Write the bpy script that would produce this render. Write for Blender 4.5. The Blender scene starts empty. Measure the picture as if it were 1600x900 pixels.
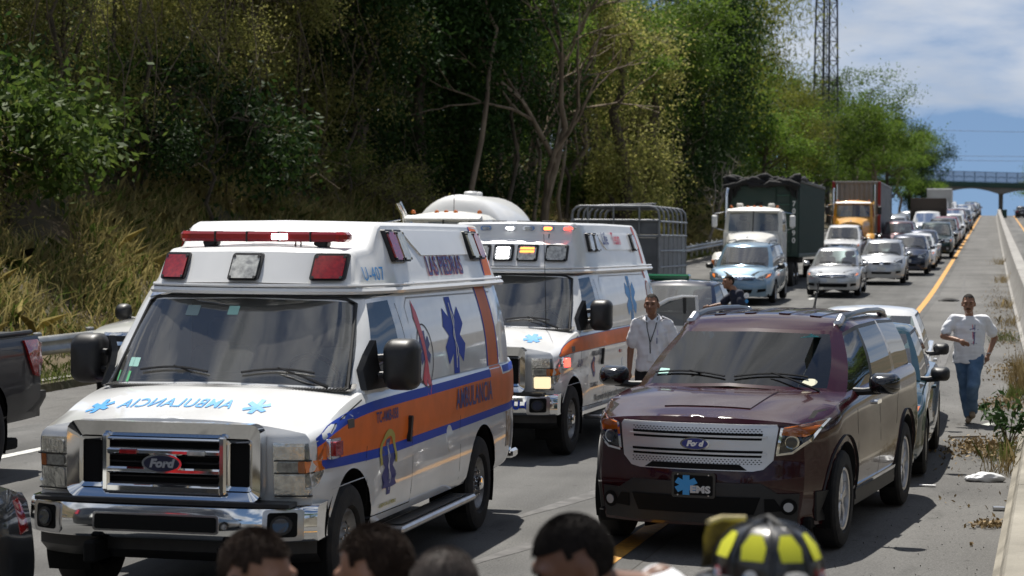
import bpy, bmesh, math, random
import numpy as np
from mathutils import Vector, Matrix, Euler
from mathutils.bvhtree import BVHTree
R = math.radians
scene = bpy.context.scene
col = scene.collection
random.seed(7); rng = np.random.default_rng(7)

# ------------------------------------------------------------------ camera
F_PX, CAM_H, YAW, PITCH, ROLL = 3287.0, 2.40, 0.2256, -0.0233, 0.007
cam_data = bpy.data.cameras.new('camera'); cam = bpy.data.objects.new('camera', cam_data); col.objects.link(cam)
scene.camera = cam
cam_data.sensor_width = 36; cam_data.lens = F_PX / 1600 * 36
cam_data.clip_start = .1; cam_data.clip_end = 6000
fw = Vector((-math.sin(YAW) * math.cos(PITCH), math.cos(YAW) * math.cos(PITCH), math.sin(PITCH)))
rt = Vector((math.cos(YAW), math.sin(YAW), 0)); up = rt.cross(fw)
cr, sr = math.cos(ROLL), math.sin(ROLL)
rt, up = cr * rt + sr * up, cr * up - sr * rt
mw = Matrix((( rt.x, up.x, -fw.x, 0), (rt.y, up.y, -fw.y, 0), (rt.z, up.z, -fw.z, CAM_H), (0, 0, 0, 1)))
cam.matrix_world = mw
cam_data.dof.use_dof = True; cam_data.dof.focus_distance = 17.5; cam_data.dof.aperture_fstop = 4.0

# ------------------------------------------------------------------ sky and sun
SUN = Vector((-.17, .40, .90)).normalized()
el, az = math.asin(SUN.z), math.atan2(SUN.x, SUN.y)
world = bpy.data.worlds.new('World'); scene.world = world; world.use_nodes = True
wt = world.node_tree; wt.nodes.clear()
def wn(t, **k):
    n = wt.nodes.new(t)
    for a, b in k.items(): setattr(n, a, b)
    return n
def wl(a, b): wt.links.new(a, b)
out = wn('ShaderNodeOutputWorld'); bg = wn('ShaderNodeBackground'); bg.inputs['Strength'].default_value = .062
sky = wn('ShaderNodeTexSky', sky_type='NISHITA', sun_disc=False, sun_elevation=el, sun_rotation=az, altitude=300, air_density=1.0, dust_density=.15, ozone_density=3.0)
tc = wn('ShaderNodeTexCoord'); lift = wn('ShaderNodeVectorMath', operation='MULTIPLY_ADD'); wl(tc.outputs['Generated'], lift.inputs[0]); lift.inputs[1].default_value = (1, 1, .8); lift.inputs[2].default_value = (0, 0, .2); nrm = wn('ShaderNodeVectorMath', operation='NORMALIZE'); wl(lift.outputs[0], nrm.inputs[0]); wl(nrm.outputs[0], sky.inputs['Vector']); sep = wn('ShaderNodeSeparateXYZ'); wl(tc.outputs['Generated'], sep.inputs[0])
sqz = wn('ShaderNodeVectorMath', operation='MULTIPLY'); wl(tc.outputs['Generated'], sqz.inputs[0]); sqz.inputs[1].default_value = (1, 1, 2.4)   # clouds flattened towards the horizon
CLOUD_OFF = wn('ShaderNodeVectorMath', operation='ADD'); wl(sqz.outputs[0], CLOUD_OFF.inputs[0]); CLOUD_OFF.inputs[1].default_value = (13.434, 10.119, 3.556)
n1 = wn('ShaderNodeTexNoise'); n1.inputs['Scale'].default_value = 3.4; n1.inputs['Detail'].default_value = 9; n1.inputs['Roughness'].default_value = .56; n1.inputs['Distortion'].default_value = .25
wl(CLOUD_OFF.outputs[0], n1.inputs['Vector'])
rp = wn('ShaderNodeValToRGB'); rp.color_ramp.elements[0].position = .455; rp.color_ramp.elements[1].position = .60; wl(n1.outputs['Fac'], rp.inputs[0])
n2 = wn('ShaderNodeTexNoise'); n2.inputs['Scale'].default_value = 8.0; n2.inputs['Detail'].default_value = 6; wl(CLOUD_OFF.outputs[0], n2.inputs['Vector'])
nb = wn('ShaderNodeMath', operation='MULTIPLY_ADD'); wl(n2.outputs['Fac'], nb.inputs[0]); nb.inputs[1].default_value = .35; wl(n1.outputs['Fac'], nb.inputs[2])
rp2 = wn('ShaderNodeValToRGB'); rp2.color_ramp.elements[0].position = .62; rp2.color_ramp.elements[1].position = .86   # bright thin edges, grey thick bases
rp2.color_ramp.elements[0].color = (12.5, 12.6, 12.8, 1); rp2.color_ramp.elements[1].color = (4.2, 4.5, 4.9, 1); wl(nb.outputs[0], rp2.inputs[0])
mx = wn('ShaderNodeMix', data_type='RGBA'); wl(rp.outputs['Color'], mx.inputs[0]); wl(sky.outputs[0], mx.inputs[6]); wl(rp2.outputs['Color'], mx.inputs[7])
wl(mx.outputs[2], bg.inputs['Color']); wl(bg.outputs[0], out.inputs[0])
sun_data = bpy.data.lights.new('sun', 'SUN'); sun_data.energy = 5.0; sun_data.angle = R(.53); sun_data.color = (1, .955, .88)
sun = bpy.data.objects.new('sun', sun_data); col.objects.link(sun); sun.rotation_euler = SUN.to_track_quat('Z', 'Y').to_euler()
vs = scene.view_settings; vs.view_transform = 'Standard'; vs.look = 'None'; vs.gamma = 1; vs.use_curve_mapping = False; vs.exposure = 0.45
scene.cycles.max_bounces = 8; scene.cycles.transparent_max_bounces = 24; scene.cycles.glossy_bounces = 4; scene.cycles.diffuse_bounces = 3
scene.cycles.caustics_reflective = False; scene.cycles.caustics_refractive = False; scene.cycles.use_denoising = True

# ------------------------------------------------------------------ materials
MATS = {}
def mat(name, c, rough=.5, metal=0., coat=0., var=0., scale=6., c2=None, bump=0., bscale=40., emit=0., trans=0., spec=.5, aniso_z=1., detail=6., lo=.35, hi=.65, sheen=0., world=False):
    if name in MATS: return MATS[name]
    m = bpy.data.materials.new(name); m.use_nodes = True; t = m.node_tree; b = t.nodes['Principled BSDF']
    b.inputs['Base Color'].default_value = (*c, 1); b.inputs['Roughness'].default_value = rough; b.inputs['Metallic'].default_value = metal
    b.inputs['Coat Weight'].default_value = coat; b.inputs['Coat Roughness'].default_value = .04; b.inputs['Specular IOR Level'].default_value = spec
    if sheen: b.inputs['Sheen Weight'].default_value = sheen
    if emit: b.inputs['Emission Color'].default_value = (*c, 1); b.inputs['Emission Strength'].default_value = emit
    if var or bump:
        tcn = t.nodes.new('ShaderNodeTexCoord'); mp = t.nodes.new('ShaderNodeMapping'); mp.inputs['Scale'].default_value = (1, 1, aniso_z)
        if world:
            g = t.nodes.new('ShaderNodeNewGeometry'); t.links.new(g.outputs['Position'], mp.inputs[0])
        else: t.links.new(tcn.outputs['Object'], mp.inputs[0])
    if var:
        n = t.nodes.new('ShaderNodeTexNoise'); n.inputs['Scale'].default_value = scale; n.inputs['Detail'].default_value = detail; t.links.new(mp.outputs[0], n.inputs['Vector'])
        r = t.nodes.new('ShaderNodeValToRGB'); r.color_ramp.elements[0].position = lo; r.color_ramp.elements[1].position = hi
        d = c2 if c2 else tuple(max(0, v * (1 - var)) for v in c)
        r.color_ramp.elements[0].color = (*d, 1); r.color_ramp.elements[1].color = (*c, 1)
        t.links.new(n.outputs['Fac'], r.inputs[0]); t.links.new(r.outputs[0], b.inputs['Base Color'])
    if bump:
        n = t.nodes.new('ShaderNodeTexNoise'); n.inputs['Scale'].default_value = bscale; n.inputs['Detail'].default_value = 4; t.links.new(mp.outputs[0], n.inputs['Vector'])
        bp = t.nodes.new('ShaderNodeBump'); bp.inputs['Strength'].default_value = bump; bp.inputs['Distance'].default_value = .02
        t.links.new(n.outputs['Fac'], bp.inputs['Height']); t.links.new(bp.outputs[0], b.inputs['Normal'])
    MATS[name] = m; return m
def paint(name, c, rough=.28, coat=1., metal=0., dirt=.10, flake=0):
    """car paint with clear coat and a little road dust"""
    if name in MATS: return MATS[name]
    lum = .2 + .8 * max(c); d = tuple(v * (1 - dirt) + .25 * dirt * w * lum for v, w in zip(c, (.36, .33, .28)))
    return mat(name, c, rough, metal, coat, var=.1, scale=2.2, c2=d, lo=.3, hi=.62, spec=.2 if max(c) < .1 else .5)
def glass(name, tint=(.5, .55, .53), ior=1.75, rough=0., dust=.03):
    if name in MATS: return MATS[name]
    m = bpy.data.materials.new(name); m.use_nodes = True; t = m.node_tree; t.nodes.clear()
    o = t.nodes.new('ShaderNodeOutputMaterial'); mixn = t.nodes.new('ShaderNodeMixShader'); fr = t.nodes.new('ShaderNodeFresnel'); fr.inputs[0].default_value = ior
    tr = t.nodes.new('ShaderNodeBsdfTransparent'); tr.inputs[0].default_value = (*tint, 1); gl = t.nodes.new('ShaderNodeBsdfGlossy'); gl.inputs['Roughness'].default_value = rough
    gl.inputs[0].default_value = (1, 1, 1, 1)
    t.links.new(fr.outputs[0], mixn.inputs[0]); t.links.new(tr.outputs[0], mixn.inputs[1]); t.links.new(gl.outputs[0], mixn.inputs[2]); df = t.nodes.new('ShaderNodeBsdfDiffuse'); df.inputs[0].default_value = (.5, .48, .44, 1); mx2 = t.nodes.new('ShaderNodeMixShader'); mx2.inputs[0].default_value = dust
    t.links.new(mixn.outputs[0], mx2.inputs[1]); t.links.new(df.outputs[0], mx2.inputs[2]); t.links.new(mx2.outputs[0], o.inputs[0])
    MATS[name] = m; return m
def leafmat(name, c, c2, trans=.35, rough=.6):
    if name in MATS: return MATS[name]
    m = bpy.data.materials.new(name); m.use_nodes = True; t = m.node_tree; t.nodes.clear()
    o = t.nodes.new('ShaderNodeOutputMaterial'); b = t.nodes.new('ShaderNodeBsdfPrincipled'); tl = t.nodes.new('ShaderNodeBsdfTranslucent'); mixn = t.nodes.new('ShaderNodeMixShader'); mixn.inputs[0].default_value = trans
    g = t.nodes.new('ShaderNodeNewGeometry'); r = t.nodes.new('ShaderNodeValToRGB'); r.color_ramp.elements[0].color = (*c, 1); r.color_ramp.elements[1].color = (*c2, 1)
    oi = t.nodes.new('ShaderNodeObjectInfo'); hs = t.nodes.new('ShaderNodeHueSaturation')
    mr = t.nodes.new('ShaderNodeMapRange'); mr.inputs[3].default_value = .7; mr.inputs[4].default_value = 1.3; t.links.new(oi.outputs['Random'], mr.inputs[0]); t.links.new(mr.outputs[0], hs.inputs['Value'])
    t.links.new(g.outputs['Random Per Island'], r.inputs[0]); t.links.new(r.outputs[0], hs.inputs['Color']); t.links.new(hs.outputs[0], b.inputs['Base Color']); t.links.new(hs.outputs[0], tl.inputs[0])
    b.inputs['Roughness'].default_value = rough; b.inputs['Specular IOR Level'].default_value = .15
    t.links.new(b.outputs[0], mixn.inputs[1]); t.links.new(tl.outputs[0], mixn.inputs[2]); t.links.new(mixn.outputs[0], o.inputs[0])
    MATS[name] = m; return m

CHROME = mat('chrome', (.78, .79, .8), .06, 1.)
ALU = mat('brushed_alloy', (.55, .55, .56), .3, 1., var=.2, scale=9)
STEEL = mat('grey_wheel_steel', (.30, .30, .30), .45, .6, var=.4, scale=8, c2=(.12, .11, .10))
RUBBER = mat('tyre_rubber', (.014, .014, .015), .8, var=.5, scale=10, c2=(.028, .026, .024), bump=.2, bscale=60, spec=.3)
BLACK = mat('black_plastic', (.012, .012, .013), .45, var=.4, scale=12, c2=(.02, .02, .02), spec=.4)
DARK = mat('deep_black', (.004, .004, .004), .8, spec=.2)
GLOSSB = mat('gloss_black', (.006, .006, .007), .12, coat=.6)
SEATM = mat('grey_seat_cloth', (.16, .155, .15), .9, var=.3, scale=6)
DASHM = mat('dashboard_grey', (.06, .06, .062), .7)
AMBER = mat('amber_lens', (.75, .18, .012), .12, coat=1., spec=.6)
REDL = mat('red_lens', (.40, .012, .012), .12, coat=1., var=.5, scale=30, c2=(.22, .004, .006))
CLEARL = mat('clear_lens', (.62, .62, .58), .12, coat=1., var=.35, scale=26, c2=(.30, .30, .29))
YELLOWED = mat('cream_lens', (.62, .58, .42), .2, coat=1., var=.3, scale=20)
REFLECT = mat('lamp_reflector', (.90, .90, .88), .16, .75, coat=1., var=.5, scale=22, c2=(.60, .60, .59), bump=.25, bscale=30)
LIT_W = mat('lit_white_led', (1, 1, 1), .3, emit=7.); LIT_O = mat('lit_orange_led', (1, .18, .03), .3, emit=5.); LIT_R = mat('lit_red_led', (1, .06, .04), .3, emit=3.5)
LIT_H = mat('lit_headlamp', (1, .80, .5), .3, emit=.9)
GLASS = glass('window_glass', (.62, .70, .68)); TINT = glass('tinted_glass', (.10, .12, .12)); DTINT = glass('dark_tinted_glass', (.03, .035, .035)); WSG = glass('windscreen_glass', (.74, .82, .80), 2.25, dust=.10)
LAMPG = glass('lamp_cover_glass', (.92, .92, .9), 1.45, dust=.0)

# ------------------------------------------------------------------ mesh helpers
def link(o, parent=None, label=None, category=None, group=None, kind=None):
    col.objects.link(o)
    if parent is not None: o.parent = parent
    if label: o['label'] = label
    if category: o['category'] = category
    if group: o['group'] = group
    if kind: o['kind'] = kind
    return o
def thing(name, label, category, loc=(0, 0, 0), rz=0., group=None):
    o = bpy.data.objects.new(name, None); o.location = loc; o.rotation_euler = (0, 0, rz); o.empty_display_size = .3
    return link(o, None, label, category, group)
def mk(name, verts, faces, m, parent=None, smooth=32, **kw):
    me = bpy.data.meshes.new(name); me.from_pydata([tuple(v) for v in verts], [], faces); me.update()
    if smooth is not None and len(me.polygons):
        me.polygons.foreach_set('use_smooth', [True] * len(me.polygons)); me.set_sharp_from_angle(angle=R(smooth))
    me.materials.append(m)
    return link(bpy.data.objects.new(name, me), parent, **kw)
class MB:
    def __init__(s): s.v = []; s.f = []
    def add(s, v, f):
        n = len(s.v); s.v += [tuple(p) for p in v]; s.f += [tuple(i + n for i in q) for q in f]; return s
    def box(s, c, d, b=None, rot=None):
        """chamfered box, centre c, size d"""
        hx, hy, hz = (q / 2 for q in d); b = min(.18 * min(d), .02) if b is None else b
        V = []; F = []
        if b <= 0:
            V = [(x, y, z) for x in (-hx, hx) for y in (-hy, hy) for z in (-hz, hz)]
            F = [(0, 1, 3, 2), (4, 6, 7, 5), (0, 4, 5, 1), (2, 3, 7, 6), (0, 2, 6, 4), (1, 5, 7, 3)]
        else:
            idx = {}
            for sx in (-1, 1):
                for sy in (-1, 1):
                    for sz in (-1, 1):
                        for a in range(3):
                            p = [sx * hx, sy * hy, sz * hz]
                            for k in range(3):
                                if k != a: p[k] -= (sx, sy, sz)[k] * b
                            idx[sx, sy, sz, a] = len(V); V.append(tuple(p))
            S = (-1, 1)
            for q in S:
                F.append((idx[q, -1, -1, 0], idx[q, 1, -1, 0], idx[q, 1, 1, 0], idx[q, -1, 1, 0])[::q])
                F.append((idx[-1, q, -1, 1], idx[1, q, -1, 1], idx[1, q, 1, 1], idx[-1, q, 1, 1])[::-q])
                F.append((idx[-1, -1, q, 2], idx[1, -1, q, 2], idx[1, 1, q, 2], idx[-1, 1, q, 2])[::q])
            for p in S:
                for q in S:
                    F.append((idx[p, q, -1, 0], idx[p, q, 1, 0], idx[p, q, 1, 1], idx[p, q, -1, 1]))
                    F.append((idx[p, -1, q, 0], idx[p, 1, q, 0], idx[p, 1, q, 2], idx[p, -1, q, 2]))
                    F.append((idx[-1, p, q, 1], idx[1, p, q, 1], idx[1, p, q, 2], idx[-1, p, q, 2]))
                    for r in S: F.append((idx[p, q, r, 0], idx[p, q, r, 1], idx[p, q, r, 2]))
        if rot is not None:
            M_ = Euler(rot).to_matrix(); V = [tuple(M_ @ Vector(p)) for p in V]
        return s.add([(p[0] + c[0], p[1] + c[1], p[2] + c[2]) for p in V], F)
    def tube(s, pts, r, n=8, cap=True):
        """tube through pts; r a number or a list"""
        P = [Vector(p) for p in pts]; rs = r if isinstance(r, (list, tuple)) else [r] * len(P); V = []; F = []
        t0 = (P[1] - P[0]).normalized(); a = Vector((0, 0, 1)) if abs(t0.z) < .9 else Vector((1, 0, 0)); u = t0.cross(a).normalized()
        for i, p in enumerate(P):
            t = (P[min(i + 1, len(P) - 1)] - P[max(i - 1, 0)])
            if t.length < 1e-9: t = t0
            t.normalize(); u = (u - t * u.dot(t)); u = u.normalized() if u.length > 1e-6 else t.orthogonal().normalized(); w = t.cross(u)
            for k in range(n):
                g = 2 * math.pi * k / n; V.append(p + (u * math.cos(g) + w * math.sin(g)) * rs[i])
        for i in range(len(P) - 1):
            for k in range(n): F.append((i * n + k, i * n + (k + 1) % n, (i + 1) * n + (k + 1) % n, (i + 1) * n + k))
        if cap: F.append(tuple(range(n))[::-1]); F.append(tuple(range((len(P) - 1) * n, len(P) * n)))
        return s.add(V, F)
    def lathe(s, prof, n=24, axis='X', c=(0, 0, 0), a0=0, a1=2 * math.pi):
        """prof: (axial, radius)"""
        full = abs(a1 - a0 - 2 * math.pi) < 1e-6; m = n if full else n + 1; V = []; F = []
        for (h, r) in prof:
            for k in range(m):
                g = a0 + (a1 - a0) * k / n; x, y = r * math.cos(g), r * math.sin(g)
                V.append({'X': (h, x, y), 'Y': (x, h, y), 'Z': (x, y, h)}[axis])
        for i in range(len(prof) - 1):
            for k in range(n): F.append((i * m + k, i * m + (k + 1) % m, (i + 1) * m + (k + 1) % m, (i + 1) * m + k))
        return s.add([(p[0] + c[0], p[1] + c[1], p[2] + c[2]) for p in V], F)
    def grid(s, rows, closed=False):
        n = len(rows[0]); V = [p for r in rows for p in r]; F = []
        for i in range(len(rows) - 1):
            for k in range(n if closed else n - 1): F.append((i * n + k, i * n + (k + 1) % n, (i + 1) * n + (k + 1) % n, (i + 1) * n + k))
        return s.add(V, F)
    def prism(s, poly, axis, lo, hi):
        """poly (a,b) extruded along axis from lo to hi; concave outlines allowed"""
        f = {'X': lambda a, b, h: (h, a, b), 'Y': lambda a, b, h: (a, h, b), 'Z': lambda a, b, h: (a, b, h)}[axis]; n = len(poly)
        V = [f(a, b, lo) for a, b in poly] + [f(a, b, hi) for a, b in poly]
        return s.add(V, [tuple(range(n)), tuple(range(n, 2 * n))[::-1]] + [(i, i + n, (i + 1) % n + n, (i + 1) % n) for i in range(n)])
    def build(s, name, m, parent=None, smooth=32, **kw):
        o = mk(name, s.v, s.f, m, parent, smooth, **kw)
        bm = bmesh.new(); bm.from_mesh(o.data); bmesh.ops.recalc_face_normals(bm, faces=bm.faces); bm.to_mesh(o.data); bm.free()
        if smooth is not None: o.data.set_sharp_from_angle(angle=R(smooth))
        return o
def box(name, c, d, m, parent=None, b=None, rot=None, **kw): return MB().box(c, d, b, rot).build(name, m, parent, **kw)
def tube(name, pts, r, m, parent=None, n=8, **kw): return MB().tube(pts, r, n).build(name, m, parent, **kw)
def copy_tree(o, parent=None):
    c = o.copy(); col.objects.link(c); c.parent = parent
    for ch in list(o.children): copy_tree(ch, c)
    return c
def all_children(o):
    for ch in o.children:
        yield ch
        yield from all_children(ch)
def recolor(root, old, new):
    """give one copied thing its own paint without touching the shared mesh"""
    for o in all_children(root):
        if o.type == 'MESH':
            for s_ in o.material_slots:
                if s_.material == old: s_.link = 'OBJECT'; s_.material = new
def interp(pts, y): return float(np.interp(y, [p[0] for p in pts], [p[1] for p in pts]))
def sinterp(pts, y):
    """smooth monotone interpolation through control points"""
    xs = [p[0] for p in pts]; vs_ = [p[1] for p in pts]
    if y <= xs[0]: return vs_[0]
    if y >= xs[-1]: return vs_[-1]
    i = max(k for k in range(len(xs) - 1) if xs[k] <= y)
    d = [(vs_[k + 1] - vs_[k]) / (xs[k + 1] - xs[k]) for k in range(len(xs) - 1)]
    def tan(k):
        if k == 0: return d[0]
        if k == len(xs) - 1: return d[-1]
        return 0 if d[k - 1] * d[k] <= 0 else 2 * d[k - 1] * d[k] / (d[k - 1] + d[k])
    h = xs[i + 1] - xs[i]; t = (y - xs[i]) / h
    return (2 * t**3 - 3 * t**2 + 1) * vs_[i] + (t**3 - 2 * t**2 + t) * h * tan(i) + (-2 * t**3 + 3 * t**2) * vs_[i + 1] + (t**3 - t**2) * h * tan(i + 1)

# text and flat marks laid on a curved surface
def text_mesh(s, size=1., bold=0., cx=1., shear=0., mirror=False, space=1.06):
    cu = bpy.data.curves.new('lettering', 'FONT'); cu.body = s; cu.size = size; cu.offset = bold; cu.align_x = 'CENTER'; cu.align_y = 'CENTER'; cu.shear = shear; cu.resolution_u = 3; cu.space_character = space
    o = bpy.data.objects.new('lettering', cu); col.objects.link(o); dg = bpy.context.evaluated_depsgraph_get(); me = o.evaluated_get(dg).to_mesh()
    v = [(p.co.x * cx * (-1 if mirror else 1), p.co.y) for p in me.vertices]; f = [tuple(p.vertices) for p in me.polygons]
    o.evaluated_get(dg).to_mesh_clear(); bpy.data.objects.remove(o); bpy.data.curves.remove(cu); return v, f
RAYS = {'F': (lambda a, b: (Vector((a, -6, b)), Vector((0, 1, 0)))), 'B': (lambda a, b: (Vector((a, 20, b)), Vector((0, -1, 0)))), 'L': (lambda a, b: (Vector((4, a, b)), Vector((-1, 0, 0)))), 'RR': (lambda a, b: (Vector((-4, a, b)), Vector((1, 0, 0)))), 'T': (lambda a, b: (Vector((a, b, 8)), Vector((0, 0, -1))))}
def patch(name, shape, side, bvh, m, parent=None, off=.003, thick=0., step=.12, smooth=40, sink=.004, flat=None):
    """lay a flat outline, or a (verts, faces) text, on the surface seen along an axis. side: F front, B back, L +x side, RR -x side, T top"""
    bm = bmesh.new()
    if isinstance(shape, tuple): V, Fc = shape
    else: V, Fc = shape, [tuple(range(len(shape)))]
    bv = [bm.verts.new((p[0], p[1], 0)) for p in V]
    for f in Fc:
        try: bm.faces.new([bv[i] for i in f])
        except ValueError: pass
    bmesh.ops.triangulate(bm, faces=bm.faces[:])
    if step:
        for ax in (0, 1):
            lo = min(p[ax] for p in V); hi = max(p[ax] for p in V); k = math.floor(lo / step) + 1
            while k * step < hi - 1e-4:
                no = (1, 0, 0) if ax == 0 else (0, 1, 0)
                bmesh.ops.bisect_plane(bm, geom=bm.verts[:] + bm.edges[:] + bm.faces[:], plane_co=(k * step if ax == 0 else 0, k * step if ax == 1 else 0, 0), plane_no=no, dist=1e-5); k += 1
    top = []; base = []; last = None
    for v in bm.verts:
        o, d = RAYS[side](v.co.x, v.co.y); h = bvh.ray_cast(o, d)[0] if flat is None else None
        if h is None:
            if flat is not None: h = Vector(o); h[{'F': 1, 'B': 1, 'L': 0, 'RR': 0, 'T': 2}[side]] = flat
            else:
                h = bvh.find_nearest(last if last is not None else o + d * 5)[0]; q = o.copy(); k = {'F': 1, 'B': 1, 'L': 0, 'RR': 0, 'T': 2}[side]; q[k] = h[k]; h = q
        last = h; top.append(h - d * (off + thick)); base.append(h + d * sink)
    bm.verts.index_update(); faces = [tuple(v.index for v in f.verts) for f in bm.faces]
    o, d = RAYS[side](0, 0)
    nf = []
    for f in faces:
        n_ = (top[f[1]] - top[f[0]]).cross(top[f[2]] - top[f[0]]); nf.append(f if n_.dot(d) < 0 else f[::-1])
    verts = list(top)
    if thick > 0:
        k = len(verts); verts += base
        for e in bm.edges:
            if len(e.link_faces) == 1: a, b = e.verts[0].index, e.verts[1].index; nf.append((a, b, b + k, a + k))
    bm.free()
    o_ = mk(name, verts, nf, m, parent, smooth)
    if thick > 0:
        bm = bmesh.new(); bm.from_mesh(o_.data); bmesh.ops.recalc_face_normals(bm, faces=bm.faces); bm.to_mesh(o_.data); bm.free(); o_.data.set_sharp_from_angle(angle=R(smooth))
    return o_
def place2(shape, cx, cy, sx=1., sy=1., rot=0., shear=0.):
    V, Fc = shape if isinstance(shape, tuple) else (shape, None)
    c, s = math.cos(rot), math.sin(rot)
    W = [(cx + c * (x * sx) - s * (y * sy), cy + s * (x * sx) + c * (y * sy) + shear * x * sx) for x, y in V]
    return (W, Fc) if Fc else W
def rrect(x0, y0, x1, y1, r, n=4):
    P = []
    for cx, cy, a in ((x1 - r, y1 - r, 0), (x0 + r, y1 - r, 90), (x0 + r, y0 + r, 180), (x1 - r, y0 + r, 270)):
        for k in range(n + 1): g = R(a + 90 * k / n); P.append((cx + r * math.cos(g), cy + r * math.sin(g)))
    return P
def ellipse(cx, cy, a, b, n=28): return [(cx + a * math.cos(2 * math.pi * k / n), cy + b * math.sin(2 * math.pi * k / n)) for k in range(n)]
def star_of_life(r=1., w=.30):
    """three crossed bars as one outline"""
    P = []
    for k in range(6):
        a = R(90 - 60 * k); u = (math.cos(a), math.sin(a)); v = (-u[1], u[0])
        ri = w / math.tan(R(30))
        if k == 0: pass
        P += [(u[0] * r + v[0] * w, u[1] * r + v[1] * w), (u[0] * r - v[0] * w, u[1] * r - v[1] * w)]
        b = R(90 - 60 * k - 30); q = w / math.cos(R(60)); P.append((math.cos(b) * w / math.sin(R(30)), math.sin(b) * w / math.sin(R(30))))
    return P

# ------------------------------------------------------------------ the setting: road profile
_ys = np.arange(-100, 1400, 1.0); _sl = np.interp(_ys, [20, 45, 85, 285, 345, 1400], [0, .0165, .0235, .0245, -.012, -.012]); _gz = np.cumsum(_sl)
def gz(y): return float(np.interp(y, _ys, _gz))
def bend(y): return -1.25 * (max(0., 75 - y) / 75) ** 2
ASPHALT = mat('asphalt', (.150, .148, .142), .88, var=.25, scale=.55, c2=(.108, .107, .104), bump=.5, bscale=160, world=True, spec=.3)
def asphalt_nodes(m, wear):
    t = m.node_tree; b = t.nodes['Principled BSDF']; src = b.inputs['Base Color'].links[0].from_socket
    g = t.nodes.new('ShaderNodeNewGeometry')
    def noise(scale, vscale, lo, hi, c0, c1, inp, detail=5):
        mp = t.nodes.new('ShaderNodeMapping'); mp.inputs['Scale'].default_value = vscale; t.links.new(g.outputs['Position'], mp.inputs[0])
        n = t.nodes.new('ShaderNodeTexNoise'); n.inputs['Scale'].default_value = scale; n.inputs['Detail'].default_value = detail; t.links.new(mp.outputs[0], n.inputs['Vector'])
        r = t.nodes.new('ShaderNodeValToRGB'); r.color_ramp.elements[0].position = lo; r.color_ramp.elements[1].position = hi; r.color_ramp.elements[0].color = (c0, c0, c0, 1); r.color_ramp.elements[1].color = (c1, c1, c1, 1); t.links.new(n.outputs['Fac'], r.inputs[0])
        mul = t.nodes.new('ShaderNodeMix'); mul.data_type = 'RGBA'; mul.blend_type = 'MULTIPLY'; mul.inputs[0].default_value = 1; t.links.new(inp, mul.inputs[6]); t.links.new(r.outputs[0], mul.inputs[7]); return mul.outputs[2]
    s = noise(60, (1, 1, 1), .3, .7, .72, 1.22, src, 2)          # aggregate
    s = noise(1.1, (1, .035, 1), .4, .62, .70 if wear else .9, 1.06, s)   # tracks worn along the lanes
    s = noise(.35, (1, 1, 1), .35, .7, .80, 1.10, s)
    s = noise(2.6, (1, .25, 1), .60, .72, 1.0, .72, s)            # oil drips and stains
    s = noise(9, (1, 1, 1), .28, .36, .62, 1.0, s, 3)            # tar spots
    t.links.new(s, b.inputs['Base Color'])
asphalt_nodes(ASPHALT, True)
ASPHALT2 = mat('shoulder_asphalt', (.158, .155, .148), .9, var=.25, scale=.4, c2=(.120, .117, .112), bump=.6, bscale=120, world=True, spec=.3); asphalt_nodes(ASPHALT2, False)
YELLOWP = mat('yellow_road_paint', (.62, .30, .035), .7, var=.3, scale=14, c2=(.40, .20, .04), bump=.3, bscale=60, world=True)
WHITEP = mat('white_road_paint', (.60, .60, .57), .7, var=.35, scale=12, c2=(.35, .35, .33), bump=.3, bscale=60, world=True)
CONC = mat('weathered_concrete', (.30, .275, .225), .9, var=.4, scale=1.3, c2=(.17, .155, .125), bump=.5, bscale=30, world=True)
CONC2 = mat('grey_concrete', (.32, .31, .29), .9, var=.4, scale=2, c2=(.20, .19, .18), bump=.4, bscale=26, world=True)
SOIL = mat('bank_soil', (.11, .075, .04), .95, var=.6, scale=.7, c2=(.045, .045, .018), bump=.9, bscale=6, world=True)
ST = list(np.arange(-40, 60, 1.0)) + list(np.arange(60, 420, 3.0)) + list(np.arange(420, 900, 20.0))
def strip(name, x0, x1, dz, m, st=ST, parent=None, bendit=True, **kw):
    rows = [[(x + (bend(y) if bendit else 0), y, gz(y) + dz) for x in (x0, x1)] for y in st]
    v = [p for r in rows for p in r]; f = [(2 * i, 2 * i + 1, 2 * i + 3, 2 * i + 2) for i in range(len(rows) - 1)]
    return mk(name, v, f, m, parent, None, **kw)
def bank(x, y):
    """height above the road of the ground beside it"""
    if x < -13.9:
        d = -13.9 - x; h = interp([(0, .12), (1.2, .15), (2.2, .5), (5.5, 2.4), (9, 4.2), (16, 6.0), (40, 8.0), (120, 10), (500, 14)], d) + (.25 * math.sin(x * .9 + y * .31) + .2 * math.sin(y * .83 + x * .4)) * min(1, max(0, d - 1.6) / 3)
        return h
    if x > 13:
        d = x - 13; return interp([(0, 0), (6, .6), (15, 2.5), (60, 4), (500, 8)], d)
    return -.35
gx = [-500, -250, -120, -70, -50, -40, -34] + list(np.arange(-31, -13.9, 1.0)) + [-13.9, -13.7, -6, 0, 6, 12.8, 13.2, 16, 20, 28, 40, 70, 140, 300, 500]
gy = list(np.arange(-60, 120, 2.5)) + list(np.arange(120, 420, 8.0)) + list(np.arange(420, 1300, 60.0))
rows = [[(x, y, gz(y) + bank(x, y)) for x in gx] for y in gy]
MB().grid(rows).build('ground', SOIL, None, 60, kind='structure')
strip('road', -11.3, -1.75, 0, ASPHALT, kind='structure')
strip('left_shoulder', -13.72, -11.3, -.004, ASPHALT2, kind='structure')
strip('median_shoulder', -1.75, 1.4, -.004, ASPHALT2, kind='structure')
strip('opposite_road', 1.4, 13.2, -.004, ASPHALT, bendit=True, kind='structure')
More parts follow.
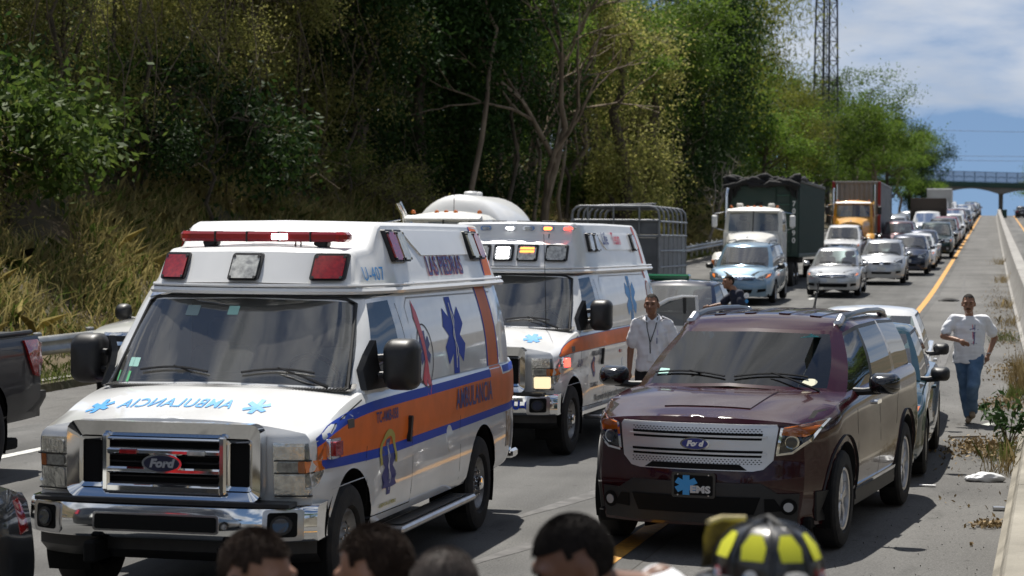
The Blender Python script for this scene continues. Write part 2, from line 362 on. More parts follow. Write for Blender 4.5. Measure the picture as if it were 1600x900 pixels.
strip('yellow_edge_line', -2.10, -1.93, .005, YELLOWP, kind='structure')
strip('white_edge_line', -9.88, -9.72, .005, WHITEP, kind='structure')
strip('opposite_yellow_line', 2.35, 2.5, .004, YELLOWP, kind='structure')
for k in range(24):
    y0 = -6.3 + 12.2 * k; strip('lane_dash', -5.62, -5.47, .005, WHITEP, list(np.linspace(y0 - 1.5, y0 + 1.5, 5)), kind='structure')
SKID = mat('skid_rubber', (.070, .068, .066), .85, var=.5, scale=5, c2=(.125, .122, .118), world=True)
for pts in (((-4.0, 17.6), (-3.3, 21.0), (-2.9, 26.0)), ((-3.75, 15.0), (-3.0, 18.2), (-2.55, 22.0)), ((-.95, 34), (-.9, 60), (-1.2, 90)), ((-4.6, 30), (-4.2, 44), (-4.5, 58))):
    V = []
    for k in range(25):
        t = k / 24; a, b_, c_ = pts; x = (1 - t) ** 2 * a[0] + 2 * t * (1 - t) * b_[0] + t * t * c_[0]; y = (1 - t) ** 2 * a[1] + 2 * t * (1 - t) * b_[1] + t * t * c_[1]; w = .10 * math.sin(math.pi * min(1, max(.04, t)) ** .6); V += [(x - w, y, gz(y) + .003), (x + w, y, gz(y) + .003)]
    mk('skid_mark', V, [(2 * i, 2 * i + 1, 2 * i + 3, 2 * i + 2) for i in range(24)], SKID, None, None, kind='structure')
# kerb in lengths
KERB = mat('kerb_concrete', (.27, .255, .22), .9, var=.4, scale=3, c2=(.16, .15, .13), world=True)
kerb = bpy.data.objects.new('kerb', None); link(kerb, kind='structure')
for k in range(60):
    y0 = 2 + 3 * k; y1 = y0 + 2.985
    b = MB().prism([(-13.74, -.2), (-13.73, .13), (-13.70, .15), (-13.50 - .22, .15)][:3] + [(-13.90, .15), (-13.90, -.2)], 'Y', 0, y1 - y0)
    b.v = [(x + bend(y0 + y), y0 + y, z + gz(y0 + y)) for x, y, z in b.v]; b.build('kerb_stone', KERB, kerb, 20)
# median barrier: an older near wall and the longer far wall, cast in lengths
def barrier(name, label, xf, y0, y1, L, prof, m, capm=None):
    t = thing(name, label, 'barrier', (0, 0, 0)); y = y0
    while y < y1 - .1:
        e = min(y + L, y1); seg = MB(); rows = []
        for yy in np.linspace(y, e - .018, 5):
            rows.append([(xf(yy) + px, yy, gz(yy) + pz) for px, pz in prof])
        seg.grid(rows); n = len(prof); seg.f.append(tuple(range(n))); seg.f.append(tuple(range(4 * n, 5 * n))[::-1])
        seg.build('concrete_length', m, t, 25); y = e
    return t
JER = [(0, -.1), (0, .075), (.055, .12), (.125, .32), (.17, .78), (.185, .80), (.375, .80), (.39, .78), (.435, .32), (.505, .12), (.56, .075), (.56, -.1)]
barrier('median_barrier', 'weathered tan concrete median barrier in the near right corner', lambda y: .02 + .0278 * (y - 15.5), -4, 29.2, 6.1, JER, CONC)
FAR = [(0, -.1), (0, .10), (.07, .14), (.17, .42), (.21, .86), (.23, .88), (.55, .88), (.57, .86), (.60, .42), (.70, .14), (.75, .10), (.75, -.1)]
barrier('median_barrier', 'long concrete median barrier running from the running man to the overpass', lambda y: interp([(29, .60), (44, .56), (83, .44), (150, .28), (243, .1), (420, .0)], y), 29.6, 410, 12.2, FAR, CONC2)
# guardrail on the left: posts and W-beam lengths
GALV = mat('galvanised_steel', (.38, .39, .39), .42, .8, var=.35, scale=3, c2=(.24, .24, .23))
gr = thing('guardrail', 'galvanised steel guardrail on posts along the left kerb', 'guardrail')
WB = [(0, -.155), (.03, -.15), (.075, -.115), (.08, -.075), (.03, -.03), (.02, 0), (.03, .03), (.08, .075), (.075, .115), (.03, .15), (0, .155)]
for k in range(33):
    y0 = 4 + 3.81 * k; b = MB(); rows = []
    for yy in (y0, y0 + 1.9, y0 + 3.86):
        rows.append([(-14.22 + bend(yy) * .9 + px, yy, gz(yy) + .62 + pz) for px, pz in WB])
    b.grid(rows).build('rail_beam', GALV, gr, 50)
    for q in (0, 1.905):
        yy = y0 + q; box('rail_post', (-14.33 + bend(yy) * .9, yy, gz(yy) + .33), (.10, .15, 1.0), GALV, gr)

# ------------------------------------------------------------------ vehicle building blocks (local axes: front at y=0 facing -y, ground z=0)
def sm(t): t = max(0., min(1., t)); return t * t * (3 - 2 * t)
def lower_body(L, plan, zb, zs, zt, prof, bowF=.12, bowR=.1, nose=((0, 0), (2, 0)), tail=((0, 0), (2, 0)), arches=(), pw=3., fadeF=.9, fadeR=.8, step=.065, nv=14, nt=9, ease=2.2, crown=None):
    Wm = max(p[1] for p in plan); ns = int(L / step) + 1; ys = np.linspace(0, L, ns); vl = np.linspace(0, 1, nv)
    def dfm(x, y, z):
        a = sm(1 - y / fadeF) if fadeF else 0; b = sm(1 - (L - y) / fadeR) if fadeR else 0
        return (x, y + a * (bowF * abs(x / Wm) ** pw + sinterp(nose, z)) - b * (bowR * abs(x / Wm) ** pw + sinterp(tail, z)), z)
    def half(y):
        W, b, s, t = sinterp(plan, y), sinterp(zb, y), sinterp(zs, y), sinterp(zt, y); side = [(W * sinterp(prof, v), b + (s - b) * v) for v in vl]; xs, zz = side[-1]; tops = []
        for k in range(1, nt + 1):
            q = k / nt; tops.append((xs * (1 - q), s + (t - s) * (1 - (1 - q) ** ease)))
        return [(0, b), (side[0][0] * .6, b)], side, tops
    mb = MB(); rows = []
    for y in ys:
        bt, sd, tp = half(y); h = bt + sd + tp; ring = [(x, z) for x, z in h] + [(-x, z) for x, z in h[-2:0:-1]]
        rows.append([dfm(x, y, z) for x, z in ring])
    mb.grid(rows, closed=True)
    for y in (0, L):
        bt, sd, tp = half(y); lv = sd + tp[:-1]; nc = 16; mb.grid([[dfm(x * (-1 + 2 * k / nc), y, z) for k in range(nc + 1)] for x, z in lv])
    bm = bmesh.new(); vs_ = [bm.verts.new(v) for v in mb.v]
    for f in mb.f:
        try: bm.faces.new([vs_[i] for i in f])
        except ValueError: pass
    bmesh.ops.remove_doubles(bm, verts=bm.verts, dist=.0012)
    for (yc, zc, Ra) in arches:
        inside = set()
        for v in bm.verts:
            if abs(v.co.x) > .52 * Wm:
                d = math.hypot(v.co.y - yc, v.co.z - zc)
                if d < Ra + step * .42:
                    if d < Ra + .001: inside.add(v)
                    k = Ra / max(d, 1e-4)
                    if d > Ra * .45: v.co.y = yc + (v.co.y - yc) * k; v.co.z = zc + (v.co.z - zc) * k
                    inside.add(v)
        kill = [f for f in bm.faces if all(v in inside for v in f.verts) and abs(f.calc_center_median().x) > .5 * Wm]
        bmesh.ops.delete(bm, geom=kill, context='FACES')
    bmesh.ops.delete(bm, geom=[v for v in bm.verts if not v.link_faces], context='VERTS')
    bmesh.ops.dissolve_degenerate(bm, dist=.0005, edges=bm.edges); bmesh.ops.recalc_face_normals(bm, faces=bm.faces)
    bm.verts.index_update(); V = [v.co.copy() for v in bm.verts]; Fc = [tuple(v.index for v in f.verts) for f in bm.faces]; bm.free()
    return V, Fc
def arch_liners(arches, W, root, m=None):
    for (yc, zc, Ra) in arches:
        for s in (-1, 1):
            MB().lathe([(s * W, Ra + .006), (s * (W - .30), Ra + .006), (s * (W - .30), .05)], 22, 'X', (0, yc, zc), R(-25), R(205)).build('wheel_well', m or DARK, root)
def greenhouse(nodes, root, body, kc, kr, glass_w=None, glass_s=None, glass_r=None, crown=.05, bul=.02, lo=.05, hi=.94, rim=(.05, .022), roofm=None, blackm=None, nrow=6):
    """half ring of nodes (bx,by,bz,tx,ty,tz,tag,n) from the front centre to the rear centre; tags W windscreen, S side glass, R rear glass, B body, K black"""
    pts = []; tags = []; pane = []; pid = -1; kidx = []
    for i, nd in enumerate(nodes):
        kidx.append(len(pts))
        if i == len(nodes) - 1: pts.append((nd[:3], nd[3:6])); break
        tag, n = nd[6], nd[7]; nx = nodes[i + 1]; pid += 1
        for k in range(n):
            t = k / n; ty = t
            if tag == 'W' or (tag == 'B0'): ty = t * t
            if tag == 'R': ty = 1 - (1 - t) ** 2
            g = lambda a, b, s_: a + (b - a) * s_
            pts.append(((g(nd[0], nx[0], t), g(nd[1], nx[1], ty), g(nd[2], nx[2], t)), (g(nd[3], nx[3], t), g(nd[4], nx[4], ty), g(nd[5], nx[5], t)))); tags.append(tag); pane.append(pid)
    ts = [0, lo] + [lo + (hi - lo) * k / nrow for k in range(1, nrow)] + [hi, 1.0]
    def P(i, t, s):
        b, tp = pts[i]; x = b[0] + (tp[0] - b[0]) * t; q = math.sin(math.pi * t) * bul
        return (s * (x + q * (1 if b[0] > .3 else b[0] / .3)), b[1] + (tp[1] - b[1]) * t, b[2] + (tp[2] - b[2]) * t)
    groups = {}
    def put(key, quad): groups.setdefault(key, []).append(quad)
    for s in (1, -1):
        for i in range(len(pts) - 1):
            for r in range(len(ts) - 1):
                q = [P(i, ts[r], s), P(i + 1, ts[r], s), P(i + 1, ts[r + 1], s), P(i, ts[r + 1], s)]; gl = 1 <= r < len(ts) - 2; tg = tags[i]
                if tg in 'WR' and gl: put((tg, 0, 0), q)
                elif tg == 'S' and gl: put(('S', s, pane[i]), q)
                elif tg == 'K' or (tg == 'S' and blackm): put(('K', s if blackm else 0, pane[i] if tg == 'K' and not blackm else 0), q)
                else: put(('B', 1 if blackm and i > len(pts) / 2 else 0, 0), q)
    # roof as a patch inside the top ring
    T = [Vector(p[1]) for p in pts]; a, b = kidx[kc], kidx[kr]
    def resample(c, n):
        d = [0]
        for k in range(1, len(c)): d.append(d[-1] + (c[k] - c[k - 1]).length)
        return [Vector([float(np.interp(d[-1] * k / n, d, [p[j] for p in c])) for j in range(3)]) for k in range(n + 1)]
    mir = lambda c: [Vector((-p.x, p.y, p.z)) for p in c]
    fr, sd, re = T[:a + 1], T[a:b + 1], T[b:]
    nu, nvv = 14, 18
    Fe = resample(mir(fr)[::-1] + fr[1:], nu); Re = resample((mir(re) + re[::-1][1:]) if len(re) > 1 else mir(re) + re, nu); SR = resample(sd, nvv); SL = mir(SR)
    rows_ = []; inset, rise = rim
    for j in range(nvv + 1):
        v = j / nvv; row = []
        for i in range(nu + 1):
            u = i / nu; p = (1 - v) * Fe[i] + v * Re[i] + (1 - u) * SL[j] + u * SR[j] - ((1 - u) * (1 - v) * Fe[0] + u * (1 - v) * Fe[nu] + (1 - u) * v * Re[0] + u * v * Re[nu])
            e = min(u, 1 - u) * 2 * abs(SR[j].x); ev = min(v, 1 - v) * (SR[-1] - SR[0]).length
            p.z += crown * (1 - abs(2 * u - 1) ** 2.4) * (1 - abs(2 * v - 1) ** 4) + rise * sm(min(e, ev) / inset if inset else 1); row.append(p)
        rows_.append(row)
    made = {}
    for key, qs in groups.items():
        mb = MB()
        for q in qs: mb.add(q, [(0, 1, 2, 3)])
        nm, m = {'W': ('windscreen', glass_w or WSG), 'R': ('rear_window', glass_r or glass_s or TINT), 'S': ('side_window', glass_s or TINT), 'K': ('window_frame', blackm or BLACK), 'B': ('cabin_shell', body)}[key[0]]
        o = mb.build(nm, m, root); bm = bmesh.new(); bm.from_mesh(o.data); bmesh.ops.remove_doubles(bm, verts=bm.verts, dist=.001); bmesh.ops.recalc_face_normals(bm, faces=bm.faces); bm.to_mesh(o.data); bm.free()
        o.data.polygons.foreach_set('use_smooth', [True] * len(o.data.polygons)); o.data.set_sharp_from_angle(angle=R(32)); made[key] = o
    ro = MB().grid(rows_).build('roof', roofm or body, root, 40); made['roof'] = ro
    return made
def tree_of(*objs):
    V = []; Fc = []; objs = [o for o in objs if o]
    for o in objs:
        n = len(V); V += [v.co.copy() for v in o.data.vertices]; Fc += [tuple(i + n for i in p.vertices) for p in o.data.polygons]
    return BVHTree.FromPolygons(V, Fc)
def wheel(root, x, y, R_, w, style, s=1, rimR=None, rimm=None, n=36, steer=0.):
    """tyre with its rim; s=+1 outer face to +x"""
    rr = rimR or R_ * .64; h = w / 2
    prof = [(-h * .8, rr), (-h, rr + .02), (-h * 1.04, rr + (R_ - rr) * .5), (-h * .92, R_ - .022), (-h * .72, R_ - .004), (-h * .3, R_), (0, R_ - .001), (h * .3, R_), (h * .72, R_ - .004), (h * .92, R_ - .022), (h * 1.04, rr + (R_ - rr) * .5), (h, rr + .02), (h * .8, rr), (h * .3, rr - .015), (-h * .8, rr)]
    mb = MB().lathe(prof, n, 'X')
    ty = mb.build('wheel', RUBBER, root, 30); ty.location = (x, y, R_); ty.rotation_euler = (0, 0, (0 if s > 0 else math.pi) + steer)
    if style == 'truck':
        b = MB().lathe([(h * .35, rr + .002), (h * .78, rr - .004), (h * .82, rr - .02), (h * .55, rr - .045), (h * .40, rr * .62), (h * .62, rr * .55), (h * .66, rr * .40), (h * .66, .005)], 30, 'X'); b.build('rim', rimm or STEEL, ty)
        d = MB()
        for k in range(8):
            g = 2 * math.pi * k / 8; d.lathe([(h * .47, .034), (h * .475, .001)], 10, 'X', (0, rr * .76 * math.cos(g), rr * .76 * math.sin(g)))
        d.build('vent_holes', DARK, ty)
        c = MB().lathe([(h * .6, rr * .28), (h * 1.02, rr * .26), (h * 1.10, rr * .20), (h * 1.12, .002)], 18, 'X')
        for k in range(8):
            g = 2 * math.pi * (k + .5) / 8; c.lathe([(h * .6, .016), (h * .82, .015), (h * .84, .002)], 6, 'X', (0, rr * .43 * math.cos(g), rr * .43 * math.sin(g)))
        c.build('hub_cap', CHROME, ty)
    else:
        b = MB().lathe([(h * .2, rr), (h * .84, rr + .004), (h * .9, rr - .004), (h * .84, rr - .022), (h * .1, rr - .03)], 34, 'X').build('rim', rimm or ALU, ty)
        MB().lathe([(h * .12, rr - .02), (h * .10, .002)], 24, 'X').build('brake_shadow', DARK, ty)
        ns = {'five': 5, 'seven': 7, 'cap': 8}[style]; sp = MB()
        for k in range(ns):
            g = 2 * math.pi * k / ns + .3; split = .16 if style == 'five' else 0.
            for q in ((-1, 1) if split else (0,)):
                a1, a2 = g + q * .06, g + q * split; wi = .030 if split else (.045 if style == 'seven' else .055); r0, r1 = rr * .12, rr - .008
                p0 = Vector((0, math.cos(a1) * r0, math.sin(a1) * r0)); p1 = Vector((0, math.cos(a2) * r1, math.sin(a2) * r1)); t = (p1 - p0).normalized(); nrm = Vector((1, 0, 0)).cross(t)
                V = []
                for (p, xx, ww) in ((p0, h * .72, wi), ((p0 + p1) / 2, h * .74, wi * .8), (p1, h * .66, wi * 1.1)):
                    V += [p + nrm * ww + Vector((xx - .03, 0, 0)), p + nrm * ww * .6 + Vector((xx, 0, 0)), p - nrm * ww * .6 + Vector((xx, 0, 0)), p - nrm * ww + Vector((xx - .03, 0, 0))]
                sp.add(V, [(i * 4 + j, i * 4 + j + 1, i * 4 + j + 5, i * 4 + j + 4) for i in range(2) for j in range(3)])
        sp.build('spokes', rimm or ALU, ty)
        MB().lathe([(h * .6, rr * .2), (h * .80, rr * .17), (h * .84, rr * .1), (h * .84, .002)], 16, 'X').build('hub_cap', rimm or ALU, ty)
    return ty
def seats(root, ys, xs=(-.38, .38), z=.35, hb=.62, m=None, w=.48):
    for y in ys:
        for x in xs:
            b = MB(); b.box((x, y, z + .1), (w, .5, .18), .06); b.box((x, y + .28, z + .16 + hb / 2), (w, .16, hb), .06, (-.2, 0, 0)); b.box((x, y + .40, z + hb + .27), (.26, .1, .18), .04, (-.15, 0, 0)); b.build('seat', m or SEATM, root, 40)
def steering_wheel(root, x, y, z, r=.19):
    b = MB(); P = []
    for k in range(21):
        g = 2 * math.pi * k / 20; P.append((x + r * math.cos(g), y - r * math.sin(g) * .5, z + r * math.sin(g) * .85))
    b.tube(P, .016, 6, False); b.tube([(x - r, y, z), (x, y - .04, z - .02), (x + r, y, z)], .02, 6); b.tube([(x, y - .04, z - .02), (x, y - .35, z - .18)], .03, 6); b.build('steering_wheel', BLACK, root)
def wiper(root, bvh, x0, x1, y0, z0, dirx=1):
    """blade and arm lying on the windscreen; points sampled by rays from the front"""
    def hit(x, z):
        h = bvh.ray_cast(Vector((x, -5, z)), Vector((0, 1, 0)))[0]; return h + Vector((0, -.02, .01)) if h else Vector((x, y0, z))
    a = [hit(x0 + (x1 - x0) * k / 6, z0 + .025 * math.sin(math.pi * k / 6) + .02) for k in range(7)]
    b = MB().tube(a, .008, 5); mid = a[3]; piv = hit(x1 + (x1 - x0) * .22, z0 - .07); b.tube([mid + Vector((0, -.012, .01)), (mid + piv) / 2 + Vector((0, -.02, .012)), piv], [.006, .008, .013], 5); b.build('wiper', BLACK, root)
def seam(root, pts, side, bvh, w=.007, m=None, name='panel_gap'):
    """thin dark groove along a line of (a,b) points"""
    P = [Vector(p) for p in pts]; Lf = []; Rt = []
    for i, p in enumerate(P):
        t = (P[min(i + 1, len(P) - 1)] - P[max(0, i - 1)]).normalized(); n_ = Vector((-t.y, t.x)); Lf.append(tuple(p + n_ * w / 2)); Rt.append(tuple(p - n_ * w / 2))
    V = Lf + Rt; n_ = len(P); return patch(name, (V, [(i, i + 1, i + 1 + n_, i + n_) for i in range(n_ - 1)]), side, bvh, m or DARK, root, off=.0015, step=.15)
def handle(root, y, z, side, bvh, m=None, w=.19, vertical=False):
    d = (w, .035) if not vertical else (.045, w)
    return patch('door_handle', rrect(y - d[0] / 2, z - d[1] / 2, y + d[0] / 2, z + d[1] / 2, min(d) * .45), side, bvh, m or CHROME, root, thick=.028, step=None)
def door_mirror(root, x, y, z, s, shell, w=.22, h=.17, d=.13, arm=.08):
    b = MB(); rows_ = []
    for k, (f_, yy) in enumerate(((.15, -d), (.55, -d * .85), (.86, -d * .45), (1, 0), (1, .03), (.92, .035))):
        rows_.append([(s * (x + arm + w / 2) + p[0] * f_, y + yy, z + p[1] * f_) for p in rrect(-w / 2, -h / 2, w / 2, h / 2, h * .36, 4)])
    b.grid(rows_, True); b.f.append(tuple(range(len(rows_[0])))); b.build('door_mirror', shell, root, 45)
    MB().tube([(s * (x - .03), y + .0, z - h * .42), (s * (x + arm * .6), y - .02, z - h * .40), (s * (x + arm + w * .4), y - .03, z - h * .3)], [.035, .03, .035], 8).build('mirror_arm', BLACK, root)
    box('mirror_glass', (s * (x + arm + w / 2), y + .034, z), (w * .84, .006, h * .82), CHROME, root)
def lamp_detail(root, par, pts, side, bvh, m=None):
    pass
def plate(root, x, z, side, bvh, m, w=.31, h=.155, name='licence_plate'):
    return patch(name, rrect(x - w / 2, z - h / 2, x + w / 2, z + h / 2, .012), side, bvh, m, root, off=.006, thick=.012, step=None)
def flat_front(root, name, outline, y, m, thick=.02):
    return MB().prism(outline, 'Y', y, y - thick).build(name, m, root)

# ------------------------------------------------------------------ the two van ambulances
AW = paint('ambulance_white', (.79, .795, .79), .3, dirt=.22); CAPW = mat('fibreglass_white', (.80, .80, .79), .32, coat=.5, var=.06, scale=3)
BLUE = mat('blue_vinyl', (.012, .055, .42), .5, spec=.25); ORANGE = mat('orange_vinyl', (.78, .16, .02), .45, spec=.35, var=.15, scale=4); RED = mat('red_print', (.65, .06, .09), .4)
LBLUE = mat('light_blue_print', (.05, .30, .68), .4); NAVY = mat('navy_print', (.03, .04, .20), .4); GOLD = mat('gold_print', (.42, .36, .08), .5); GREYP = mat('grey_print', (.10, .10, .11), .6)
STICK = mat('inspection_sticker', (.35, .62, .55), .6); WHITEI = mat('white_ink', (.75, .75, .75), .5)
def star(root, name, cx, cz, r, side, bvh, m, staff=True, sy=1.):
    o = patch(name, place2(star_of_life(1., .27), cx, cz, r, r * sy), side, bvh, m, root, step=.05)
    if staff:
        st = [(-.035, -.85), (.035, -.85), (.035, .85), (-.035, .85)]; patch('staff_mark', place2(st, cx, cz, r, r * sy), side, bvh, WHITEI, root, off=.006, step=.05)
        sn = []; n = 24
        L_ = [(.17 * math.sin(k / n * 3 * math.pi) * (1 - .4 * k / n) + .04, -.6 + 1.25 * k / n) for k in range(n + 1)]; P = L_ + [(a - .07, b) for a, b in L_[::-1]]
        patch('snake_mark', (place2(P, cx, cz, r, r * sy), [(i, i + 1, 2 * n - i, 2 * n + 1 - i) for i in range(n)]), side, bvh, WHITEI, root, off=.008, step=.05)
    return o
def ribbon(up, lo_, n=40):
    """band between two curves given as control points (y,z)"""
    y0, y1 = up[0][0], up[-1][0]; ys = np.linspace(y0, y1, n); V = [(y, sinterp(up, y)) for y in ys] + [(y, sinterp(lo_, y)) for y in ys]
    return V, [(i, i + 1, n + i + 1, n + i) for i in range(n - 1)]
def ford_oval(root, x, z, a, b, bvh, dark=NAVY, y=None):
    kw = dict(flat=y) if y is not None else {}
    o = patch('oval_badge', ellipse(x, z, a, b), 'F', bvh, CHROME, root, off=.004, thick=.022, step=None, **kw); k = .026
    patch('badge_field', ellipse(x, z, a * .88, b * .82), 'F', bvh, dark, o, off=.028, thick=.003, step=None, **kw)
    v, f = text_mesh('Ford', b * 1.15, .004, 1.12, .25); patch('badge_script', ([(x + p[0], z + p[1]) for p in v], f), 'F', bvh, mat('badge_silver', (.30, .31, .33), .5) if dark is not NAVY else WHITEI, o, off=.034, step=None, **kw)
    return o
def warning_light(root, cx, cz, w, h, side, bvh, m, rim=BLACK, lit=None, off=.0):
    o = patch('warning_light', rrect(cx - w / 2, cz - h / 2, cx + w / 2, cz + h / 2, .022), side, bvh, rim, root, off=off + .004, thick=.03, step=None)
    patch('lens', rrect(cx - w / 2 + .016, cz - h / 2 + .016, cx + w / 2 - .016, cz + h / 2 - .016, .02), side, bvh, m, o, off=off + .036, thick=.014, step=None)
    for sx in (-1, 1):
        for sz in (-1, 1): patch('screw', ellipse(cx + sx * (w / 2 - .024), cz + sz * (h / 2 - .024), .010, .010, 8), side, bvh, BLACK, o, off=off + .05, thick=.004, step=None)
    if lit:
        for k in range(4): patch('led_row', rrect(cx - w * .33, cz + h * (-.30 + .19 * k) - .008, cx + w * .33, cz + h * (-.30 + .19 * k) + .012, .006), side, bvh, lit, o, off=off + .052, thick=.003, step=None) if not (lit is LIT_O and k < 2) else None
    return o
def ambulance(name, label, loc, rz, variant):
    root = thing(name, label, 'ambulance', loc, rz, None); A1 = variant == 1
    arches = [(.86, .40, .475), (4.36, .40, .475)]; L = 5.68
    V, Fc = lower_body(L, plan=[(0, .93), (.25, .965), (1.0, .985), (1.6, 1.0), (5.2, 1.0), (5.68, .955)], zb=[(0, .58), (.5, .52), (1.2, .44), (4.6, .44), (5.68, .50)], zs=[(0, 1.16), (.4, 1.21), (1.05, 1.33), (1.4, 1.36), (5.68, 1.36)], zt=[(0, 1.235), (.4, 1.30), (1.0, 1.405), (1.3, 1.41), (5.68, 1.41)], prof=[(0, .955), (.08, .985), (.35, 1.0), (.5, .997), (.53, .988), (.60, .988), (.63, 1.0), (.86, .997), (.97, .975), (1, .95)], bowF=.13, bowR=.10, pw=4, nose=[(0, .03), (.7, .03), (1.1, .0), (1.2, .06), (1.3, .12)], tail=[(0, 0), (2, 0)], arches=arches, fadeF=.75, fadeR=.5, nv=20, ease=2.6)
    V = [Vector((v.x, v.y + .12 * max(0, 1 - v.y / 1.2), v.z)) for v in V]
    body = mk('body', V, Fc, AW, root, 34); arch_liners(arches, .97, root)
    cabin = greenhouse([(0, .98, 1.395, 0, 1.52, 2.0, 'W', 6), (.70, 1.06, 1.375, .64, 1.59, 1.985, 'W', 2), (.86, 1.17, 1.35, .75, 1.67, 1.975, 'B', 2), (.955, 1.24, 1.34, .80, 1.69, 1.97, 'B', 1), (.962, 1.29, 1.34, .812, 1.70, 1.97, 'S', 4), (.970, 2.10, 1.34, .84, 2.10, 1.985, 'B', 2), (.972, 2.32, 1.34, .85, 2.32, 2.0, 'B', 8), (.962, 5.35, 1.34, .85, 5.25, 2.02, 'B', 3), (.89, 5.56, 1.34, .80, 5.42, 2.02, 'B', 3), (.55, 5.60, 1.34, .5, 5.46, 2.02, 'R', 3), (0, 5.60, 1.34, 0, 5.47, 2.02, None, 0)], root, AW, 3, 8, WSG, TINT, TINT, crown=.02, bul=.03, lo=.04, hi=.955, rim=(.05, .01))
    bl = tree_of(body, cabin[('B', 0, 0)]); ws = tree_of(cabin[('W', 0, 0)], cabin[('B', 0, 0)])
    # black rubber round the screen and the louvred cowl below it
    cow = MB()
    for k in range(86):
        x = -.86 + 1.72 * k / 85; yy = 1.0 + .18 * (x / .86) ** 2; cow.box((x, yy - .055, 1.398 - .02 * abs(x)), (.009, .11, .010), .002, (.12, 0, 0))
    cow.build('cowl_louvres', BLACK, root)
    MB().grid([[(x, .90 + .2 * (x / .9) ** 2 + dy, z - .022 * abs(x)) for x in np.linspace(-.9, .9, 21)] for dy, z in ((-.005, 1.388), (.055, 1.395), (.10, 1.400), (.14, 1.43))]).build('cowl_panel', BLACK, root)
    for x0, x1 in ((-.62, -.10), (.14, .64)): wiper(root, ws, x0, x1, 1.1, 1.455)
    edge = MB()
    for s in (-1, 1): edge.tube([(s * .86, 1.155, 1.37), (s * .815, 1.38, 1.64), (s * .765, 1.63, 1.94), (s * .70, 1.60, 1.972), (s * .4, 1.53, 1.985), (0, 1.505, 1.99)], .014, 6)
    edge.build('screen_seal', BLACK, root)
    # interior
    MB().box((0, 1.45, 1.16), (1.75, .75, .30), .08).box((-.25, 1.32, 1.22), (.75, .5, .2), .08).build('dashboard', mat('ambulance_dash', (.24, .25, .25), .8), root, 40)
    seats(root, (1.95,), (-.48, .48), .72, .72, mat('pale_seat_cover', (.45, .45, .43), .85, var=.25, scale=5)); steering_wheel(root, .46, 1.62, 1.42)
    box('bulkhead', (0, 2.62, 1.45), (1.7, .05, 1.1), mat('bulkhead_grey', (.28, .29, .29), .8, var=.3, scale=3), root); box('cab_floor', (0, 2.0, .60), (1.8, 2.0, .06), DARK, root)
    if A1:
        patch('inspection_sticker', rrect(-.74, 1.50, -.66, 1.56, .005), 'F', ws, STICK, root, off=.004, step=None); patch('inspection_sticker', rrect(-.82, 1.40, -.70, 1.47, .005), 'F', ws, mat('green_sticker', (.12, .5, .22), .6), root, off=.004, step=None)
        patch('toll_tag', rrect(-.10, 1.86, -.02, 1.92, .005), 'F', ws, STICK, root, off=.004, step=None); patch('toll_tag', rrect(-.42, 1.85, -.32, 1.92, .005), 'F', ws, mat('clear_tag', (.22, .3, .3), .4), root, off=.004, step=None)
    else:
        patch('inspection_sticker', rrect(-.72, 1.84, -.62, 1.92, .005), 'F', ws, STICK, root, off=.004, step=None)
    # front: chrome grille surround, bars, lamps, bumper
    fy = .055
    outer = rrect(-.655, .735, .655, 1.225, .07); gs = MB()
    def ring(o_, i_, y0, y1):
        n = len(o_); b = MB(); b.add([(x, y0, z) for x, z in o_] + [(x, y1, z) for x, z in i_] + [(x, y0 + .1, z) for x, z in o_] + [(x, y1 + .08, z) for x, z in i_], [(k, (k + 1) % n, n + (k + 1) % n, n + k) for k in range(n)] + [(k, (k + 1) % n, 2 * n + (k + 1) % n, 2 * n + k) for k in range(n)] + [(n + k, n + (k + 1) % n, 3 * n + (k + 1) % n, 3 * n + k) for k in range(n)]); return b
    gs = ring(outer, rrect(-.58, .79, .58, 1.13, .03), fy - .03, fy + .01)
    gs.build('grille_surround', CHROME, root, 50); box('grille_backing', (0, fy + .055, .96), (1.24, .03, .46), DARK, root)
    for s in (-1, 1):
        box('grille_upright', (s * .395, fy + .005, .96), (.055, .07, .37), CHROME, root, .015)
        rr_ = ring(rrect(s * .50 - .085, .80, s * .50 + .085, 1.12, .015), rrect(s * .50 - .065, .825, s * .50 + .065, 1.10, .012), fy + .005, fy + .02); rr_.build('side_vent_frame', CHROME, root)
    for z, h in ((1.115, .022), (1.035, .042), (.915, .042), (.80, .055)): box('grille_bar', (0, fy + .0, z), (.78, .06, h), CHROME, root, .012)
    for k in range(7): box('grille_slat', (0, fy + .03, .83 + .045 * k), (.78, .02, .012), BLACK, root, .003)
    for s in (-1, 1): box('strobe_light', (s * .23, fy - .035, 1.035), (.12, .03, .03), CLEARL if s > 0 else REDL, root)
    ford_oval(root, 0, .965, .135, .062, bl, mat('badge_dark_blue', (.006, .010, .035), .45) if A1 else NAVY, fy - .02)
    for s in (-1, 1):
        hl = [(s * .705, .755), (s * .90, .755), (s * .945, .84), (s * .965, 1.10), (s * .70, 1.105)]
        o = patch('headlight', hl, 'F', bl, REFLECT if A1 else REFLECT, root, off=.012, thick=.012, step=.09)
        for (z0, z1, m_) in ((1.0, 1.085, REFLECT), (.92, .985, CLEARL), (.775, .90, LIT_H if (not A1 and s > 0) else REFLECT)):
            patch('lamp_chamber', rrect(min(s * .725, s * .90), z0, max(s * .725, s * .90), z1, .02), 'F', bl, m_, o, off=.03, thick=.006, step=.09)
            patch('chamber_edge', [(min(s * .71, s * .93), z0 - .012), (max(s * .71, s * .93), z0 - .012), (max(s * .71, s * .93), z0 - .003), (min(s * .71, s * .93), z0 - .003)], 'F', bl, BLACK, o, off=.032, thick=.004, step=.09)
